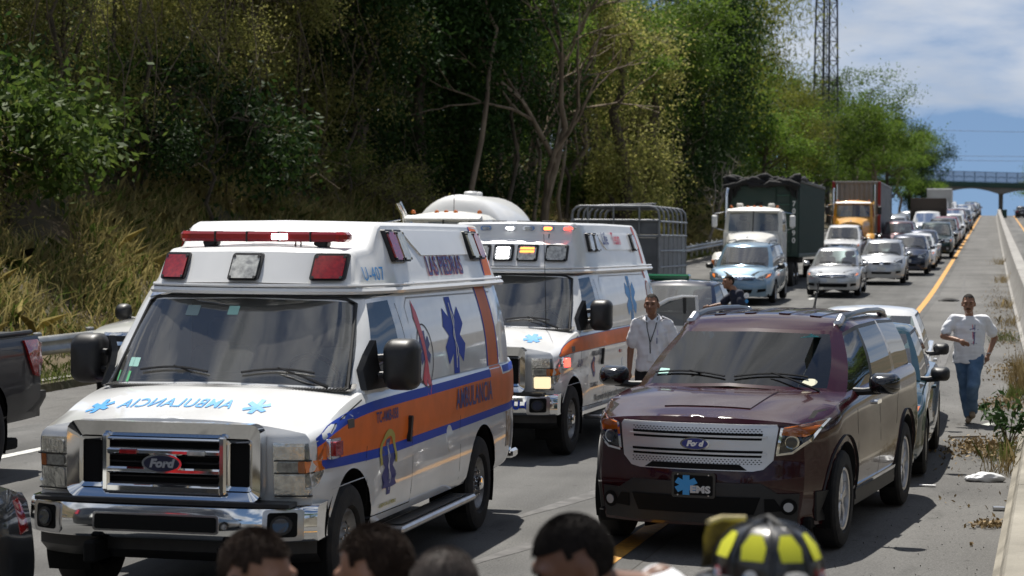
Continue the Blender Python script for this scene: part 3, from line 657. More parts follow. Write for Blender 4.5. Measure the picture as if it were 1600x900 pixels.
        for q in (): patch('lens_rib', [(s * q - .003, .78), (s * q + .003, .78), (s * q + .003, .895), (s * q - .003, .895)], 'F', bl, CLEARL, o, off=.037, thick=.003, step=None)
        patch('turn_signal', rrect(min(s * .86, s * .955), .915, max(s * .86, s * .955), .99, .01), 'F', bl, AMBER, o, off=.034, thick=.01, step=.09)
        patch('lamp_cover', hl, 'F', bl, LAMPG, o, off=.045, thick=0, step=.09)
    bp = MB(); rows_ = []
    for x in np.linspace(-.98, .98, 33):
        bow = .22 * abs(x / .98) ** 5; rows_.append([(x, -.04 + bow + a, z) for a, z in ((.12, .485), (.02, .49), (0, .51), (-.01, .57), (0, .655), (.01, .70), (.045, .715), (.12, .718))])
    bp.grid(rows_)
    for e in (rows_[0], rows_[-1]): bp.add([(p[0], p[1], p[2]) for p in e] + [(p[0] * .97, p[1] + .38, p[2]) for p in e], [(i, i + 1, i + 9, i + 8) for i in range(7)])
    bumper = bp.build('front_bumper', CHROME, root, 50); bb = tree_of(bumper)
    patch('bumper_slot_rim', rrect(-.445, .535, .405, .655, .02), 'F', bb, ALU, bumper, off=.002, thick=.006, step=None); patch('bumper_slot', rrect(-.43, .548, .39, .643, .015), 'F', bb, DARK, bumper, off=.012, step=None)
    for s in (-1, 1):
        patch('fog_lamp_plate', rrect(s * .80 - .115, .50, s * .80 + .115, .695, .02), 'F', bb, ALU, bumper, off=.003, thick=.012, step=.06); patch('fog_lamp_recess', rrect(s * .80 - .085, .525, s * .80 + .085, .68, .02), 'F', bb, DARK, bumper, off=.017, step=.06)
        fo = patch('fog_lamp', ellipse(s * .80, .602, .062, .062, 20), 'F', bb, BLACK, bumper, off=.02, thick=.012, step=None); patch('fog_lens', ellipse(s * .80, .602, .046, .046, 20), 'F', bb, mat('fog_glass', (.03, .04, .06), .08, coat=1.), bumper, off=.036, thick=.004, step=None)
    box('bumper_pad', (0, .06, .725), (1.72, .16, .03), BLACK, root)
    b = MB(); rows_ = [[(x, .10 + .2 * abs(x) ** 4 + a, z) for a, z in ((0, .48), (.0, .40), (.10, .33), (.3, .32))] for x in np.linspace(-.95, .95, 21)]; b.grid(rows_).build('lower_valance', BLACK, root, 50)
    b = MB(); b.box((0, .95, .32), (1.3, .10, .09), .02); b.box((-.45, .5, .40), (.08, 1.2, .14)); b.box((.45, .5, .40), (.08, 1.2, .14)); b.box((0, 3, .42), (.9, 4.6, .16)); b.box((0, 4.36, .40), (1.5, .12, .12)); b.build('chassis', DARK, root)
    box('underbody', (0, 2.9, .52), (1.70, 5.1, .14), DARK, root)
    # wheels
    for s in (-1, 1):
        for y in (.86, 4.36): wheel(root, s * .86, y, .39, .24, 'truck', s, .225, STEEL)
    # side details on both flanks
    for sd, s in (('L', 1), ('RR', -1)):
        seam(root, [(1.18, .50), (1.20, 1.3)], sd, bl); seam(root, [(2.24, .49), (2.27, .8), (2.28, 1.3), (2.27, 1.6), (2.22, 1.93)], sd, bl); seam(root, [(3.62, .50), (3.62, 1.32)], sd, bl, .008); seam(root, [(2.28, 1.335), (5.3, 1.335)], sd, bl, .008, mat('seam_grey', (.45, .45, .45), .5)); seam(root, [(.50, .78), (1.18, .79)], sd, bl, .006, mat('seam_grey', (.45, .45, .45), .5)); seam(root, [(1.2, .50), (2.24, .49)], sd, bl)
        seam(root, [(2.42, 1.42), (2.42, 1.90), (2.52, 1.96), (5.0, 1.95)], sd, bl, .012, mat('seam_grey', (.45, .45, .45), .5)); seam(root, [(.42, 1.10), (.60, 1.19), (.9, 1.26), (1.15, 1.31)], sd, bl)
        handle(root, 2.16, 1.03, sd, bl, BLACK, .19, True); patch('fuel_door' if s > 0 else 'door_lock', ellipse(3.30, .86, .09, .10) if s > 0 else ellipse(2.05, .88, .012, .012), sd, bl, AW, root, thick=.004, step=None)
        lt = patch('side_warning_light', rrect(.40, .98, .58, 1.11, .015), sd, bl, CHROME, root, thick=.02, step=None, off=.012); patch('lens', rrect(.425, .998, .555, 1.092, .012), sd, bl, REDL if A1 else LIT_R, lt, off=.036, thick=.02, step=None)
        patch('fender_badge', rrect(.80, 1.145, .92, 1.205, .005), sd, bl, mat('badge_grey', (.07, .06, .05), .4), root, thick=.004, step=None)
        # window seal, tow mirror on a black sail panel
        sail = patch('mirror_sail', [(1.24, 1.365), (1.80, 1.365), (1.50, 1.44), (1.42, 1.52), (1.40, 1.70), (1.36, 1.60), (1.28, 1.50)], sd, bl, BLACK, root, off=.012, thick=.03, step=None)
        b = MB(); X = s * 1.0
        MB().tube([(X, 1.40, 1.46), (s * 1.10, 1.42, 1.47)], .025, 8).build('mirror_arm', BLACK, root); MB().tube([(X, 1.40, 1.58), (s * 1.10, 1.42, 1.59)], .025, 8).build('mirror_arm', BLACK, root)
        b = MB(); rows_ = []
        for f_, yy in ((.3, -.14), (.7, -.125), (.92, -.08), (1, -.02), (1, .06), (.93, .075)): rows_.append([(s * 1.155 + p[0] * f_, 1.45 + yy, 1.535 + p[1] * f_) for p in rrect(-.12, -.175, .12, .175, .07, 5)])
        b.grid(rows_, True); b.f.append(tuple(range(len(rows_[0])))); b.f.append(tuple(range(5 * len(rows_[0]), 6 * len(rows_[0])))); b.build('tow_mirror', BLACK, root, 45)
        box('side_step', (s * .99, 2.72, .355), (.22, 2.05, .05), ALU, root, .015); patch('step_tread', [(s * .92, 1.8), (s * 1.06, 1.8), (s * 1.06, 3.65), (s * .92, 3.65)], 'T', bl, BLACK, root, flat=.385, step=None)
    # raised fibreglass roof: loft along y
    cap_sec = [(1.36, .755, 2.03, 2.075, .74), (1.40, .765, 2.03, 2.13, .74), (1.52, .78, 2.03, 2.29, .715), (1.58, .785, 2.03, 2.315, .71), (1.86, .82, 2.03, 2.33, .73), (1.98, .835, 2.03, 2.36, .735), (2.18, .865, 2.03, 2.49, .73), (2.30, .868, 2.03, 2.515, .725), (3.4, .87, 2.03, 2.52, .725), (4.9, .87, 2.035, 2.52, .725), (5.22, .865, 2.035, 2.515, .72), (5.34, .85, 2.035, 2.45, .72), (5.50, .83, 2.035, 2.06, .80)]
    if not A1: cap_sec = [(1.36, .755, 2.03, 2.075, .74), (1.40, .765, 2.03, 2.13, .74), (1.50, .78, 2.03, 2.33, .72), (1.56, .785, 2.03, 2.36, .72), (1.60, .79, 2.03, 2.38, .72), (1.66, .80, 2.03, 2.56, .70), (1.74, .81, 2.03, 2.585, .735), (3.4, .87, 2.03, 2.59, .725), (5.05, .87, 2.035, 2.58, .72), (5.26, .86, 2.035, 2.52, .72), (5.46, .83, 2.035, 2.06, .80)]
    b = MB(); rows_ = []
    ysd = sorted(set([c[0] for c in cap_sec] + list(np.linspace(2.3, 4.9, 8))))
    for y in ysd:
        w0, z0, z1, w1 = (float(np.interp(y, [c[0] for c in cap_sec], [c[k] for c in cap_sec])) for k in (1, 2, 3, 4)); h = []
        for k in range(7): t = k / 6; h.append((w0 + (w1 - w0) * t + .012 * math.sin(math.pi * t), z0 + (z1 - .05 - z0) * t if z1 - z0 > .1 else z0 + (z1 - z0) * t * .8))
        if z1 - z0 > .1:
            for g in (30, 60, 85): h.append((w1 - .05 + .05 * math.cos(R(g)), z1 - .05 + .05 * math.sin(R(g))))
        else: h += [(w1 * .97, z0 + (z1 - z0) * .9), (w1 * .95, z1), (w1 * .93, z1)]
        for q in (.6, .3, 0): h.append((w1 * q, z1 + .012 * (1 - q)))
        ybow = lambda x: (.26 * abs(x / .8) ** 2.2 + .07) * (1 - sm((y - 1.36) / 1.3)) - .08 * abs(x / .86) ** 4 * sm((y - 5.0) / .4)
        ring_ = h + [(-x, z) for x, z in h[-2::-1]]; rows_.append([(x, y + ybow(x), z) for x, z in ring_])
    b.grid(rows_); b.f.append(tuple(range(len(rows_[0])))[::-1]); n_ = len(rows_[0]); b.f.append(tuple(range((len(rows_) - 1) * n_, len(rows_) * n_)))
    cap = b.build('raised_roof', CAPW, root, 28); cb = tree_of(cap)
    g = MB()
    for s in (-1, 1):
        for z, r_, o in ((2.025, .024, .012), (2.065, .013, .006)): g.tube([(0, 1.415, z)] + [(s * x, 1.415 + .26 * (x / .8) ** 2.2, z) for x in (.2, .4, .55, .66, .73)] + [(s * (.765 + o), 1.70, z), (s * (.825 + o), 1.95, z), (s * (.88 + o), 2.4, z), (s * (.885 + o), 5.1, z), (s * (.86 + o), 5.45, z)], r_, 6)
    g.build('drip_gutter', CAPW, cap)
    cb2 = tree_of(cap, g and cap)
    # side recess panels pressed in the roof
    for sd in ('L', 'RR'):
        patch('roof_panel', [(2.95, 2.36), (3.12, 2.27), (4.52, 2.27), (4.58, 2.46), (2.80, 2.46)], sd, cb, CAPW, cap, off=.0, thick=.012, step=.3)
    if A1:
        for x, m_ in ((-.575, REDL), (0, CLEARL), (.575, REDL)): warning_light(root, x, 2.195, .225, .19, 'F', cb, m_)
        for y, order in ((2.52, (REDL, YELLOWED)), (4.78, (YELLOWED, REDL))):
            for sd in ('L', 'RR'):
                for q, m_ in enumerate(order): warning_light(root, y + (q - .5) * .215, 2.345, .20, .235, sd, cb, m_)
        b = MB(); seg = []
        lb = box('light_bar', (.0, 1.90, 2.405), (1.22, .15, .072), mat('maroon_lens', (.22, .006, .012), .15, coat=1.), root, .018)
        for s in (-1, 1): box('bar_end', (s * .58, 1.90, 2.405), (.10, .154, .075), REDL, lb, .02); box('bar_foot', (s * .42, 1.92, 2.36), (.10, .10, .06), BLACK, lb, rot=(0, s * .35, 0))
        for q in (-.36, -.12, .12, .36): box('bar_divider', (q, 1.898, 2.405), (.012, .156, .076), BLACK, lb, .003)
        MB().lathe([(-.075, .001), (-.075, .024), (.0, .026)], 16, 'Y', (.13, 1.905, 2.405)).build('lit_lamp', LIT_W, lb); box('lit_lamp', (.13, 1.822, 2.405), (.12, .01, .042), LIT_W, lb, .004)
        tube('bar_cable', [(.21, 1.94, 2.39), (.22, 1.92, 2.36), (.20, 1.96, 2.335)], .006, BLACK, lb, 5); tube('bar_cable', [(.24, 1.94, 2.39), (.26, 1.92, 2.36), (.24, 1.96, 2.335)], .006, BLACK, lb, 5)
    else:
        for x, lit, m_ in ((-.58, None, CLEARL), (-.30, None, CLEARL), (-.02, LIT_W, CLEARL), (.26, LIT_O, CLEARL), (.58, None, CLEARL)): warning_light(root, x, 2.235, .235, .19, 'F', cb, m_, lit=lit)
        patch('roof_slot', [(-.6, 2.405), (.46, 2.405), (.46, 2.455), (-.6, 2.455)], 'F', cb, DARK, cap, off=.004, step=None)
        for x, m_ in ((-.60, CLEARL), (-.30, CLEARL), (.0, LIT_W), (.22, CLEARL), (.44, LIT_O), (.66, LIT_R)):
            o = patch('marker_light', rrect(x - .07, 2.495, x + .07, 2.545, .024), 'F', cb, CHROME, root, off=.003, thick=.012, step=None); patch('lens', rrect(x - .045, 2.505, x + .045, 2.535, .014), 'F', cb, m_, o, off=.016, thick=.01, step=None)
        for y, n in ((2.35, 2), (4.62, 1)):
            for sd in ('L', 'RR'):
                for q in range(n): warning_light(root, y + q * .26, 2.36, .19, .22, sd, cb, CLEARL)
        for q in (-.5, -.2, .1, .4): box('roof_vent', (q, 1.95, 2.60), (.16, .06, .018), BLACK, cap)
    # livery and lettering
    if A1:
        up = [(.28, 1.125), (.55, 1.20), (1.0, 1.268), (1.5, 1.292), (3.0, 1.30), (4.62, 1.315)]; lo_ = [(.28, 1.07), (.55, 1.135), (1.0, 1.20), (1.5, 1.225), (3.0, 1.235), (4.62, 1.25)]
        dn = [(y, z - .0) for y, z in [(.28, .985), (.9, .965), (1.5, .955), (3.0, .965), (5.6, .99)]]; dn2 = [(y, z - .062) for y, z in dn]
        for sd in ('L', 'RR'):
            patch('blue_stripe', ribbon(up, lo_), sd, bl, BLUE, root); patch('orange_band', ribbon([(y, z) for y, z in lo_] , [(y, sinterp(dn, y)) for y, z in lo_]), sd, bl, ORANGE, root, step=.035)
            patch('orange_band', ribbon([(4.62, 1.25), (4.63, 1.33), (5.0, 1.335), (5.01, 1.25), (5.6, 1.262)], [(4.62, .985), (5.6, .99)], 60), sd, bl, ORANGE, root, step=.035); patch('blue_stripe', ribbon([(5.05, 1.32), (5.6, 1.33)], [(5.05, 1.265), (5.6, 1.27)], 8), sd, bl, BLUE, root)
            patch('blue_stripe', ribbon(dn, dn2), sd, bl, BLUE, root)
            patch('orange_band', [(4.64, 1.34), (4.98, 1.34), (4.86, 2.0), (4.55, 2.0)], sd, bl, ORANGE, root); patch('blue_stripe', [(4.605, 1.34), (4.64, 1.34), (4.55, 2.0), (4.52, 2.0)], sd, bl, BLUE, root); patch('blue_stripe', [(4.98, 1.34), (5.012, 1.34), (4.89, 2.0), (4.86, 2.0)], sd, bl, BLUE, root)
            patch('orange_band', [(4.93, 2.09), (5.18, 2.09), (5.12, 2.50), (4.88, 2.50)], sd, cb, ORANGE, cap); patch('blue_stripe', [(4.90, 2.09), (4.93, 2.09), (4.88, 2.50), (4.855, 2.50)], sd, cb, BLUE, cap)
            mir = sd == 'RR'
            def txt(s_, y, z, size, m_, bold=0., cx=1., t=bl, par=root, rot=0., sh=0., name='lettering', off=.006):
                v, f = text_mesh(s_, size, bold, cx, sh, mir); patch(name, ([(y + p[0], z + p[1]) for p in v], f), sd, t, m_, par, off=off, step=.05)
            txt('LAS PIEDRAS', 3.72, 2.18, .20, RED, .0075, .88, cb, cap); txt('LAS PIEDRAS', 3.72, 2.18, .20, NAVY, .0035, .88, cb, cap, off=.009); txt('U-407', 1.98, 2.14, .14, LBLUE, .0, .95, cb, cap)
            txt('AMBULANCIA', 4.05, 1.135, .22, NAVY, .004, .80, off=.008); txt('TC-AMB-058', 1.62, 1.165, .105, NAVY, .002, .85, off=.008)
            star(root, 'star_of_life', 3.62, 1.64, .30, sd, bl, BLUE)
            # ribbon emblem
            cx, cz = 2.68, 1.585
            patch('emblem_ring', (place2(ellipse(0, 0, 1, 1, 36) + ellipse(0, 0, .93, .95, 36), cx + .05, cz - .06, .22, .24), [(i, (i + 1) % 36, 36 + (i + 1) % 36, 36 + i) for i in range(36)]), sd, bl, GREYP, root)
            patch('ribbon_emblem', place2([(-.30, 1.0), (-.10, .75), (.30, -.55), (.52, -1.0), (.30, -.80), (.16, -1.0), (0, -.2), (-.16, .15), (-.40, .62)], cx + .02, cz, .34, .36), sd, bl, RED, root, off=.005); patch('ribbon_emblem', place2([(.0, -.15), (.1, -.4), (-.1, -.75), (-.16, -1.0), (-.34, -.62), (-.2, -.4)], cx + .06, cz, .34, .36), sd, bl, RED, root, off=.005)
            star(root, 'star_of_life', cx + .05, cz - .02, .145, sd, bl, NAVY, False)
            # door crest
            cx, cz = 1.66, .84
            A_ = [(math.cos(R(a)), math.sin(R(a))) for a in range(-15, 200, 9)]; n_ = len(A_)
            patch('crest_arc', (place2([(x, y) for x, y in A_] + [(x * .76, y * .76) for x, y in A_], cx, cz + .03, .20, .20), [(i, i + 1, n_ + i + 1, n_ + i) for i in range(n_ - 1)]), sd, bl, GOLD, root, off=.007); star(root, 'star_of_life', cx, cz - .03, .17, sd, bl, NAVY, True, 1.15); patch('crest_banner', place2([(-1, .2), (-.4, .0), (.4, .0), (1, .2), (.75, -.1), (1, -.35), (.4, -.4), (-.4, -.4), (-1, -.35), (-.75, -.1)], cx, cz - .12, .17, .14), sd, bl, NAVY, root, off=.008)
            txt('CUERPO DE LAS PIEDRAS', cx, cz - .29, .035, GOLD, .0015, .95)
            patch('door_decal', rrect(5.15, .62, 5.35, .92, .01), sd, bl, mat('brown_decal', (.30, .17, .07), .6, var=.7, scale=16, c2=(.55, .5, .42)), root)
        hb = bl
        v, f = text_mesh('AMBULANCIA', .205, .002, 1.25, 0, True); patch('hood_lettering', ([(-.12 + p[0] * .47, .54 + p[1] * 1.15) for p in v], f), 'T', hb, LBLUE, root, off=.005, step=.2)
        for x in (-.66, .44): patch('hood_star', place2(star_of_life(1, .2), x, .54, .085, .14), 'T', hb, LBLUE, root, off=.005, step=.2)
    else:
        up = [(.36, 1.13), (.55, 1.20), (.9, 1.275), (1.3, 1.30), (3.0, 1.315), (5.5, 1.325)]; lo_ = [(.36, 1.11), (.8, 1.135), (1.3, 1.14), (3.0, 1.15), (5.5, 1.155)]
        for sd in ('L', 'RR'):
            mir = sd == 'RR'; patch('orange_band', ribbon(up, lo_), sd, bl, ORANGE, root, off=.005, step=.035); patch('orange_band_edge', ribbon([(y, z + .006) for y, z in up], [(y, z - .006) for y, z in lo_]), sd, bl, NAVY, root, off=.0025, step=.035)
            patch('red_stripe', [(4.93, 2.09), (5.02, 2.09), (4.96, 2.56), (4.86, 2.56)], sd, cb, mat('orange_red_vinyl', (.60, .10, .05), .4), cap); patch('red_stripe', [(4.95, 1.90), (5.04, 1.90), (5.0, 2.0), (4.91, 2.0)], sd, bl, mat('orange_red_vinyl', (.6, .1, .05)), root)
            patch('round_emblem', place2(ellipse(0, 0, 1, 1), 5.02, 1.70, .13, .17), sd, bl, mat('orange_red_vinyl', (.6, .1, .05)), root); patch('round_emblem', place2(ellipse(0, 0, 1, 1), 5.02, 1.70, .11, .15), sd, bl, WHITEI, root, off=.005); star(root, 'star_of_life', 5.02, 1.70, .11, sd, bl, NAVY, False)
            star(root, 'star_of_life', 3.95, 1.66, .28, sd, bl, LBLUE)
            for s_, y, z, size, m_, cx, t, par in (('Life', 3.12, 2.40, .21, NAVY, .9, cb, cap), ('Team', 3.72, 2.40, .21, RED, .9, cb, cap), ('U-01', 1.15, 1.0, .12, NAVY, .9, bl, root), ('TC-AMB-12', 1.75, .72, .075, GREYP, .9, bl, root), ('We provide the highest quality pre-hospital care', 2.75, .56, .115, GREYP, .78, bl, root), ('AMBULANCIA', 1.9, 1.08, .08, GREYP, 1., bl, root)):
                v, f = text_mesh(s_, size, .003, cx, .15 if 'We' in s_ else 0, mir); patch('lettering', ([(y + p[0], z + p[1]) for p in v], f), sd, t, m_, par, off=.02 if 'e' in s_ and size > .2 else .007, step=.08)
            patch('round_emblem', place2(ellipse(0, 0, 1, 1), 1.75, .93, .085, .12), sd, bl, NAVY, root); patch('round_emblem', place2(ellipse(0, 0, 1, 1), 1.75, .93, .05, .06), sd, bl, mat('orange_red_vinyl', (.6, .1, .05)), root, off=.006)
            patch('marker_lamp', rrect(3.05, 1.03, 3.14, 1.07, .01), sd, bl, REDL, root, thick=.012, step=None)
        v, f = text_mesh('U-01', .13, .006, .95); patch('bumper_lettering', ([(.66 + p[0], .60 + p[1]) for p in v], f), 'F', bb, BLUE, bumper, off=.006, step=.06)
        for x in (-.58, .58): patch('hood_star', place2(star_of_life(1, .27), x, .60, .10, .15), 'T', bl, LBLUE, root, off=.005, step=.2)
        tube('whip_antenna', [(.62, 1.02, 1.40), (.60, 1.05, 1.9), (.56, 1.12, 2.45)], [.006, .004, .003], BLACK, root, 5)
    # rear
    b = MB().box((0, 5.80, .50), (1.86, .22, .08), .02).box((0, 5.72, .55), (1.4, .1, .12), .02); b.build('rear_step_bumper', CHROME, root)
    for s in (-1, 1): patch('tail_light', rrect(s * .86 - .06, .80, s * .86 + .06, 1.22, .02), 'B', bl, REDL, root, thick=.02, step=None); tube('exhaust_tail', [(.6, 5.0, .36), (.75, 5.5, .34)], .035, STEEL, root, 8) if s > 0 else None
    return root
def build_ambulances():
    ambulance('ambulance', 'large white ambulance with orange band and red roof lights, nearest the camera', (-5.12, 12.43, gz(14)), -.0084, 1)
    ambulance('ambulance', 'white ambulance with lit white and orange roof lights, behind the nearest one', (-5.58, 22.12, gz(24)), -.051, 2)

# ------------------------------------------------------------------ cars
PLATEW = mat('pale_plate', (.55, .55, .52), .5); FOG = mat('fog_lamp_glass', (.35, .36, .38), .1, coat=1.)
def inside(root, y0, y1, W, z, rows):
    box('cabin_floor', (0, (y0 + y1) / 2, z - .30), (2 * W * .9, y1 - y0, .05), DARK, root); box('dashboard', (0, y0 + .22, z - .04), (2 * W * .86, .5, .24), DASHM, root, .08)
    seats(root, rows, (-W * .45, W * .45), z - .48, .58, None, .46)
def car(name, S, paintm, label='car', root=None):
    """S: spec dict; returns the root Empty. Used for every passenger car"""
    root = thing(name, label, 'car') if root is None else root
    g = S.get; L = S['L']; ar = [(y, S['wr'] + .01, S['wr'] + g('gap', .055)) for y in S['axles']]; W = max(p[1] for p in S['plan'])
    V, Fc = lower_body(L, S['plan'], S['zb'], S['zs'], S['zt'], g('prof', [(0, .93), (.12, .975), (.4, 1.0), (.7, .998), (.92, .98), (1, .93)]), g('bowF', .22), g('bowR', .2), g('nose', [(0, .06), (.45, 0), (.62, .03), (.8, .16), (1.1, .3)]), g('tail', [(0, .05), (.5, 0), (.9, .08), (1.1, .12)]), ar, g('pw', 3), g('fadeF', .9), g('fadeR', .8), g('step', .07), g('nv', 14), 9, g('ease', 2.2))
    body = mk('body', V, Fc, paintm, root, 36); arch_liners(ar, W * .955, root)
    gh = greenhouse(S['nodes'], root, paintm, g('kc', 2), g('kr', 5), g('gw', WSG), g('gs', TINT), g('gr', TINT), g('crown', .04), g('bul', .025), blackm=g('blackm', BLACK), roofm=g('roofm', None))
    bl = tree_of(body, gh[('B', 0, 0)], gh.get(('B', 1, 0)), gh['roof']); ws = tree_of(gh[('W', 0, 0)])
    lod = g('lod', 2)
    inside(root, *S['cab'])
    box('underbody', (0, L / 2, .26), (W * 1.7, L * .9, .10), DARK, root)
    for y in S['axles']:
        for s in (-1, 1): wheel(root, s * (W - .115), y, S['wr'], .20, g('rim', 'seven'), s, None, g('rimm', ALU), 28)
    for x0, x1, y0, z0 in g('wipers', ()): wiper(root, ws, x0, x1, y0, z0)
    for (nm, poly, side, m, off, th) in S.get('patches', ()):
        for s in ((1, -1) if nm.startswith('*') else (1,)):
            pl = [(p[0] * s, p[1]) for p in poly] if side in 'FBT' else poly; sd = side if not (side == 'L' and s < 0) else 'RR'
            patch(nm.lstrip('*'), pl, sd, bl, m, root, off=off, thick=th, step=.11)
    for sd in ('L', 'RR'):
        for pts in g('seams', ()): seam(root, pts, sd, bl, .009)
        for (y, z) in g('handles', ()): handle(root, y, z, sd, bl, g('handlem', paintm), .2)
    if 'mirror' in S:
        mx_, my, mz_ = S['mirror']
        for s in (-1, 1): door_mirror(root, mx_, my, mz_, s, g('mirrorm', paintm), *g('mirror_size', (.20, .15, .12)))
    return root, bl, gh
def lamp(poly, name='*headlight'): return [(name, poly, 'F', REFLECT, .004, .012), ('*lamp_lens', poly, 'F', LAMPG, .022, 0)]
def scale_poly(poly, k, dx=0, dz=0):
    cx = sum(p[0] for p in poly) / len(poly); cz = sum(p[1] for p in poly) / len(poly); return [(cx + dx + (p[0] - cx) * k, cz + dz + (p[1] - cz) * k) for p in poly]
hl_sed = [(.42, .62), (.60, .60), (.76, .66), (.80, .74), (.70, .77), (.50, .72)]
SEDAN = dict(L=4.53, axles=(.90, 3.50), wr=.315, plan=[(0, .74), (.25, .815), (.7, .845), (2.2, .855), (3.9, .84), (4.53, .76)], zb=[(0, .22), (.6, .20), (4, .22), (4.53, .30)], zs=[(0, .66), (.3, .735), (1.1, .885), (1.5, .925), (3.4, .975), (4.2, .98), (4.53, .93)], zt=[(0, .71), (.3, .80), (1.1, .965), (1.5, .985), (3.8, 1.03), (4.3, 1.03), (4.53, .98)],
    nodes=[(0, 1.05, .985, 0, 1.92, 1.44, 'W', 6), (.66, 1.30, .95, .54, 2.02, 1.425, 'B', 1), (.745, 1.40, .93, .585, 2.06, 1.41, 'S', 4), (.765, 2.28, .945, .61, 2.40, 1.44, 'K', 1), (.765, 2.38, .945, .61, 2.48, 1.445, 'S', 4), (.75, 3.22, .965, .59, 3.05, 1.43, 'B', 1), (.64, 3.62, .975, .53, 3.15, 1.415, 'R', 6), (0, 3.86, .995, 0, 3.26, 1.43, None, 0)],
    cab=(1.2, 3.6, .80, .92, (1.95, 2.85)), mirror=(.76, 1.55, 1.0), wipers=((-.5, -.02, 1.2, 1.015), (.06, .52, 1.2, 1.015)), rim='seven',
    patches=lamp(hl_sed) + [('*turn_signal', [(.70, .665), (.77, .68), (.79, .735), (.73, .74)], 'F', AMBER, .02, .006), ('grille', [(-.40, .60), (.40, .60), (.44, .68), (-.44, .68)], 'F', BLACK, .004, .01), ('grille_bar', [(-.39, .63), (.39, .63), (.40, .645), (-.40, .645)], 'F', CHROME, .016, .006), ('grille_bar', [(-.44, .672), (.44, .672), (.43, .69), (-.43, .69)], 'F', CHROME, .01, .008), ('lower_intake', [(-.46, .30), (.46, .30), (.48, .42), (-.48, .42)], 'F', DARK, .004, .004), ('*fog_lamp_recess', [(.56, .33), (.74, .36), (.74, .43), (.56, .42)], 'F', DARK, .004, .004), ('badge', ellipse(0, .645, .06, .04, 14), 'F', CHROME, .02, .01), ('licence_plate', rrect(-.16, .45, .16, .57, .01), 'F', PLATEW, .008, .008), ('*tail_light', [(.50, .72), (.80, .72), (.80, .92), (.52, .92)], 'B', REDL, .004, .012), ('licence_plate', rrect(-.16, .62, .16, .76, .01), 'B', PLATEW, .008, .008)],
    seams=([(1.30, .36), (1.30, .90)], [(2.33, .32), (2.35, .94)], [(3.15, .60), (3.35, .95)], [(1.3, .34), (2.3, .31), (3.0, .32)], [(.18, .72), (.5, .80), (1.25, .91)]), handles=((2.12, .83), (3.05, .86)))
hl_h = [(.40, .70), (.62, .66), (.74, .74), (.73, .90), (.62, .86), (.46, .78)]
HATCH = dict(L=3.80, axles=(.80, 3.25), wr=.30, gap=.05, plan=[(0, .70), (.25, .80), (.7, .84), (2.0, .85), (3.3, .84), (3.80, .76)], zb=[(0, .22), (3.8, .28)], zs=[(0, .74), (.3, .84), (.9, .97), (1.3, 1.0), (3.5, 1.06), (3.8, 1.0)], zt=[(0, .80), (.3, .92), (.9, 1.045), (1.3, 1.06), (3.6, 1.10), (3.8, 1.05)],
    nodes=[(0, .80, 1.05, 0, 1.62, 1.49, 'W', 6), (.66, 1.06, 1.01, .55, 1.74, 1.475, 'B', 1), (.75, 1.16, .985, .60, 1.79, 1.46, 'S', 4), (.765, 2.02, 1.0, .635, 2.10, 1.50, 'K', 1), (.765, 2.12, 1.0, .635, 2.18, 1.50, 'S', 4), (.75, 3.05, 1.04, .62, 3.05, 1.48, 'B', 1), (.66, 3.52, 1.06, .56, 3.25, 1.46, 'R', 6), (0, 3.66, 1.08, 0, 3.36, 1.48, None, 0)],
    cab=(.95, 3.4, .80, .95, (1.65, 2.55)), mirror=(.77, 1.3, 1.07), wipers=((-.5, -.02, 1.0, 1.085), (.06, .52, 1.0, 1.085)), nose=[(0, .05), (.45, 0), (.7, .05), (.9, .18), (1.1, .3)],
    patches=lamp(hl_h) + [('grille', [(-.30, .70), (.30, .70), (.34, .775), (-.34, .775)], 'F', BLACK, .004, .012), ('badge', ellipse(0, .735, .075, .045, 14), 'F', CHROME, .02, .01), ('lower_intake', [(-.34, .36), (.34, .36), (.36, .44), (-.36, .44)], 'F', DARK, .004, .004), ('*fog_lamp_recess', [(.50, .38), (.68, .42), (.68, .48), (.52, .47)], 'F', DARK, .004, .004), ('licence_plate', rrect(-.15, .50, .15, .62, .01), 'F', PLATEW, .008, .01), ('*tail_light', [(.55, .80), (.78, .80), (.76, 1.02), (.58, 1.02)], 'B', REDL, .004, .012)],
    seams=([(1.12, .36), (1.12, .97)], [(2.08, .32), (2.08, 1.0)], [(2.9, .6), (3.1, 1.03)], [(1.1, .33), (2.7, .32)], [(.2, .80), (.5, .90), (1.1, .99)]), handles=((1.92, .88), (2.82, .91)))
hl_v = [(.48, .74), (.70, .70), (.86, .80), (.88, .92), (.74, .90), (.56, .82)]
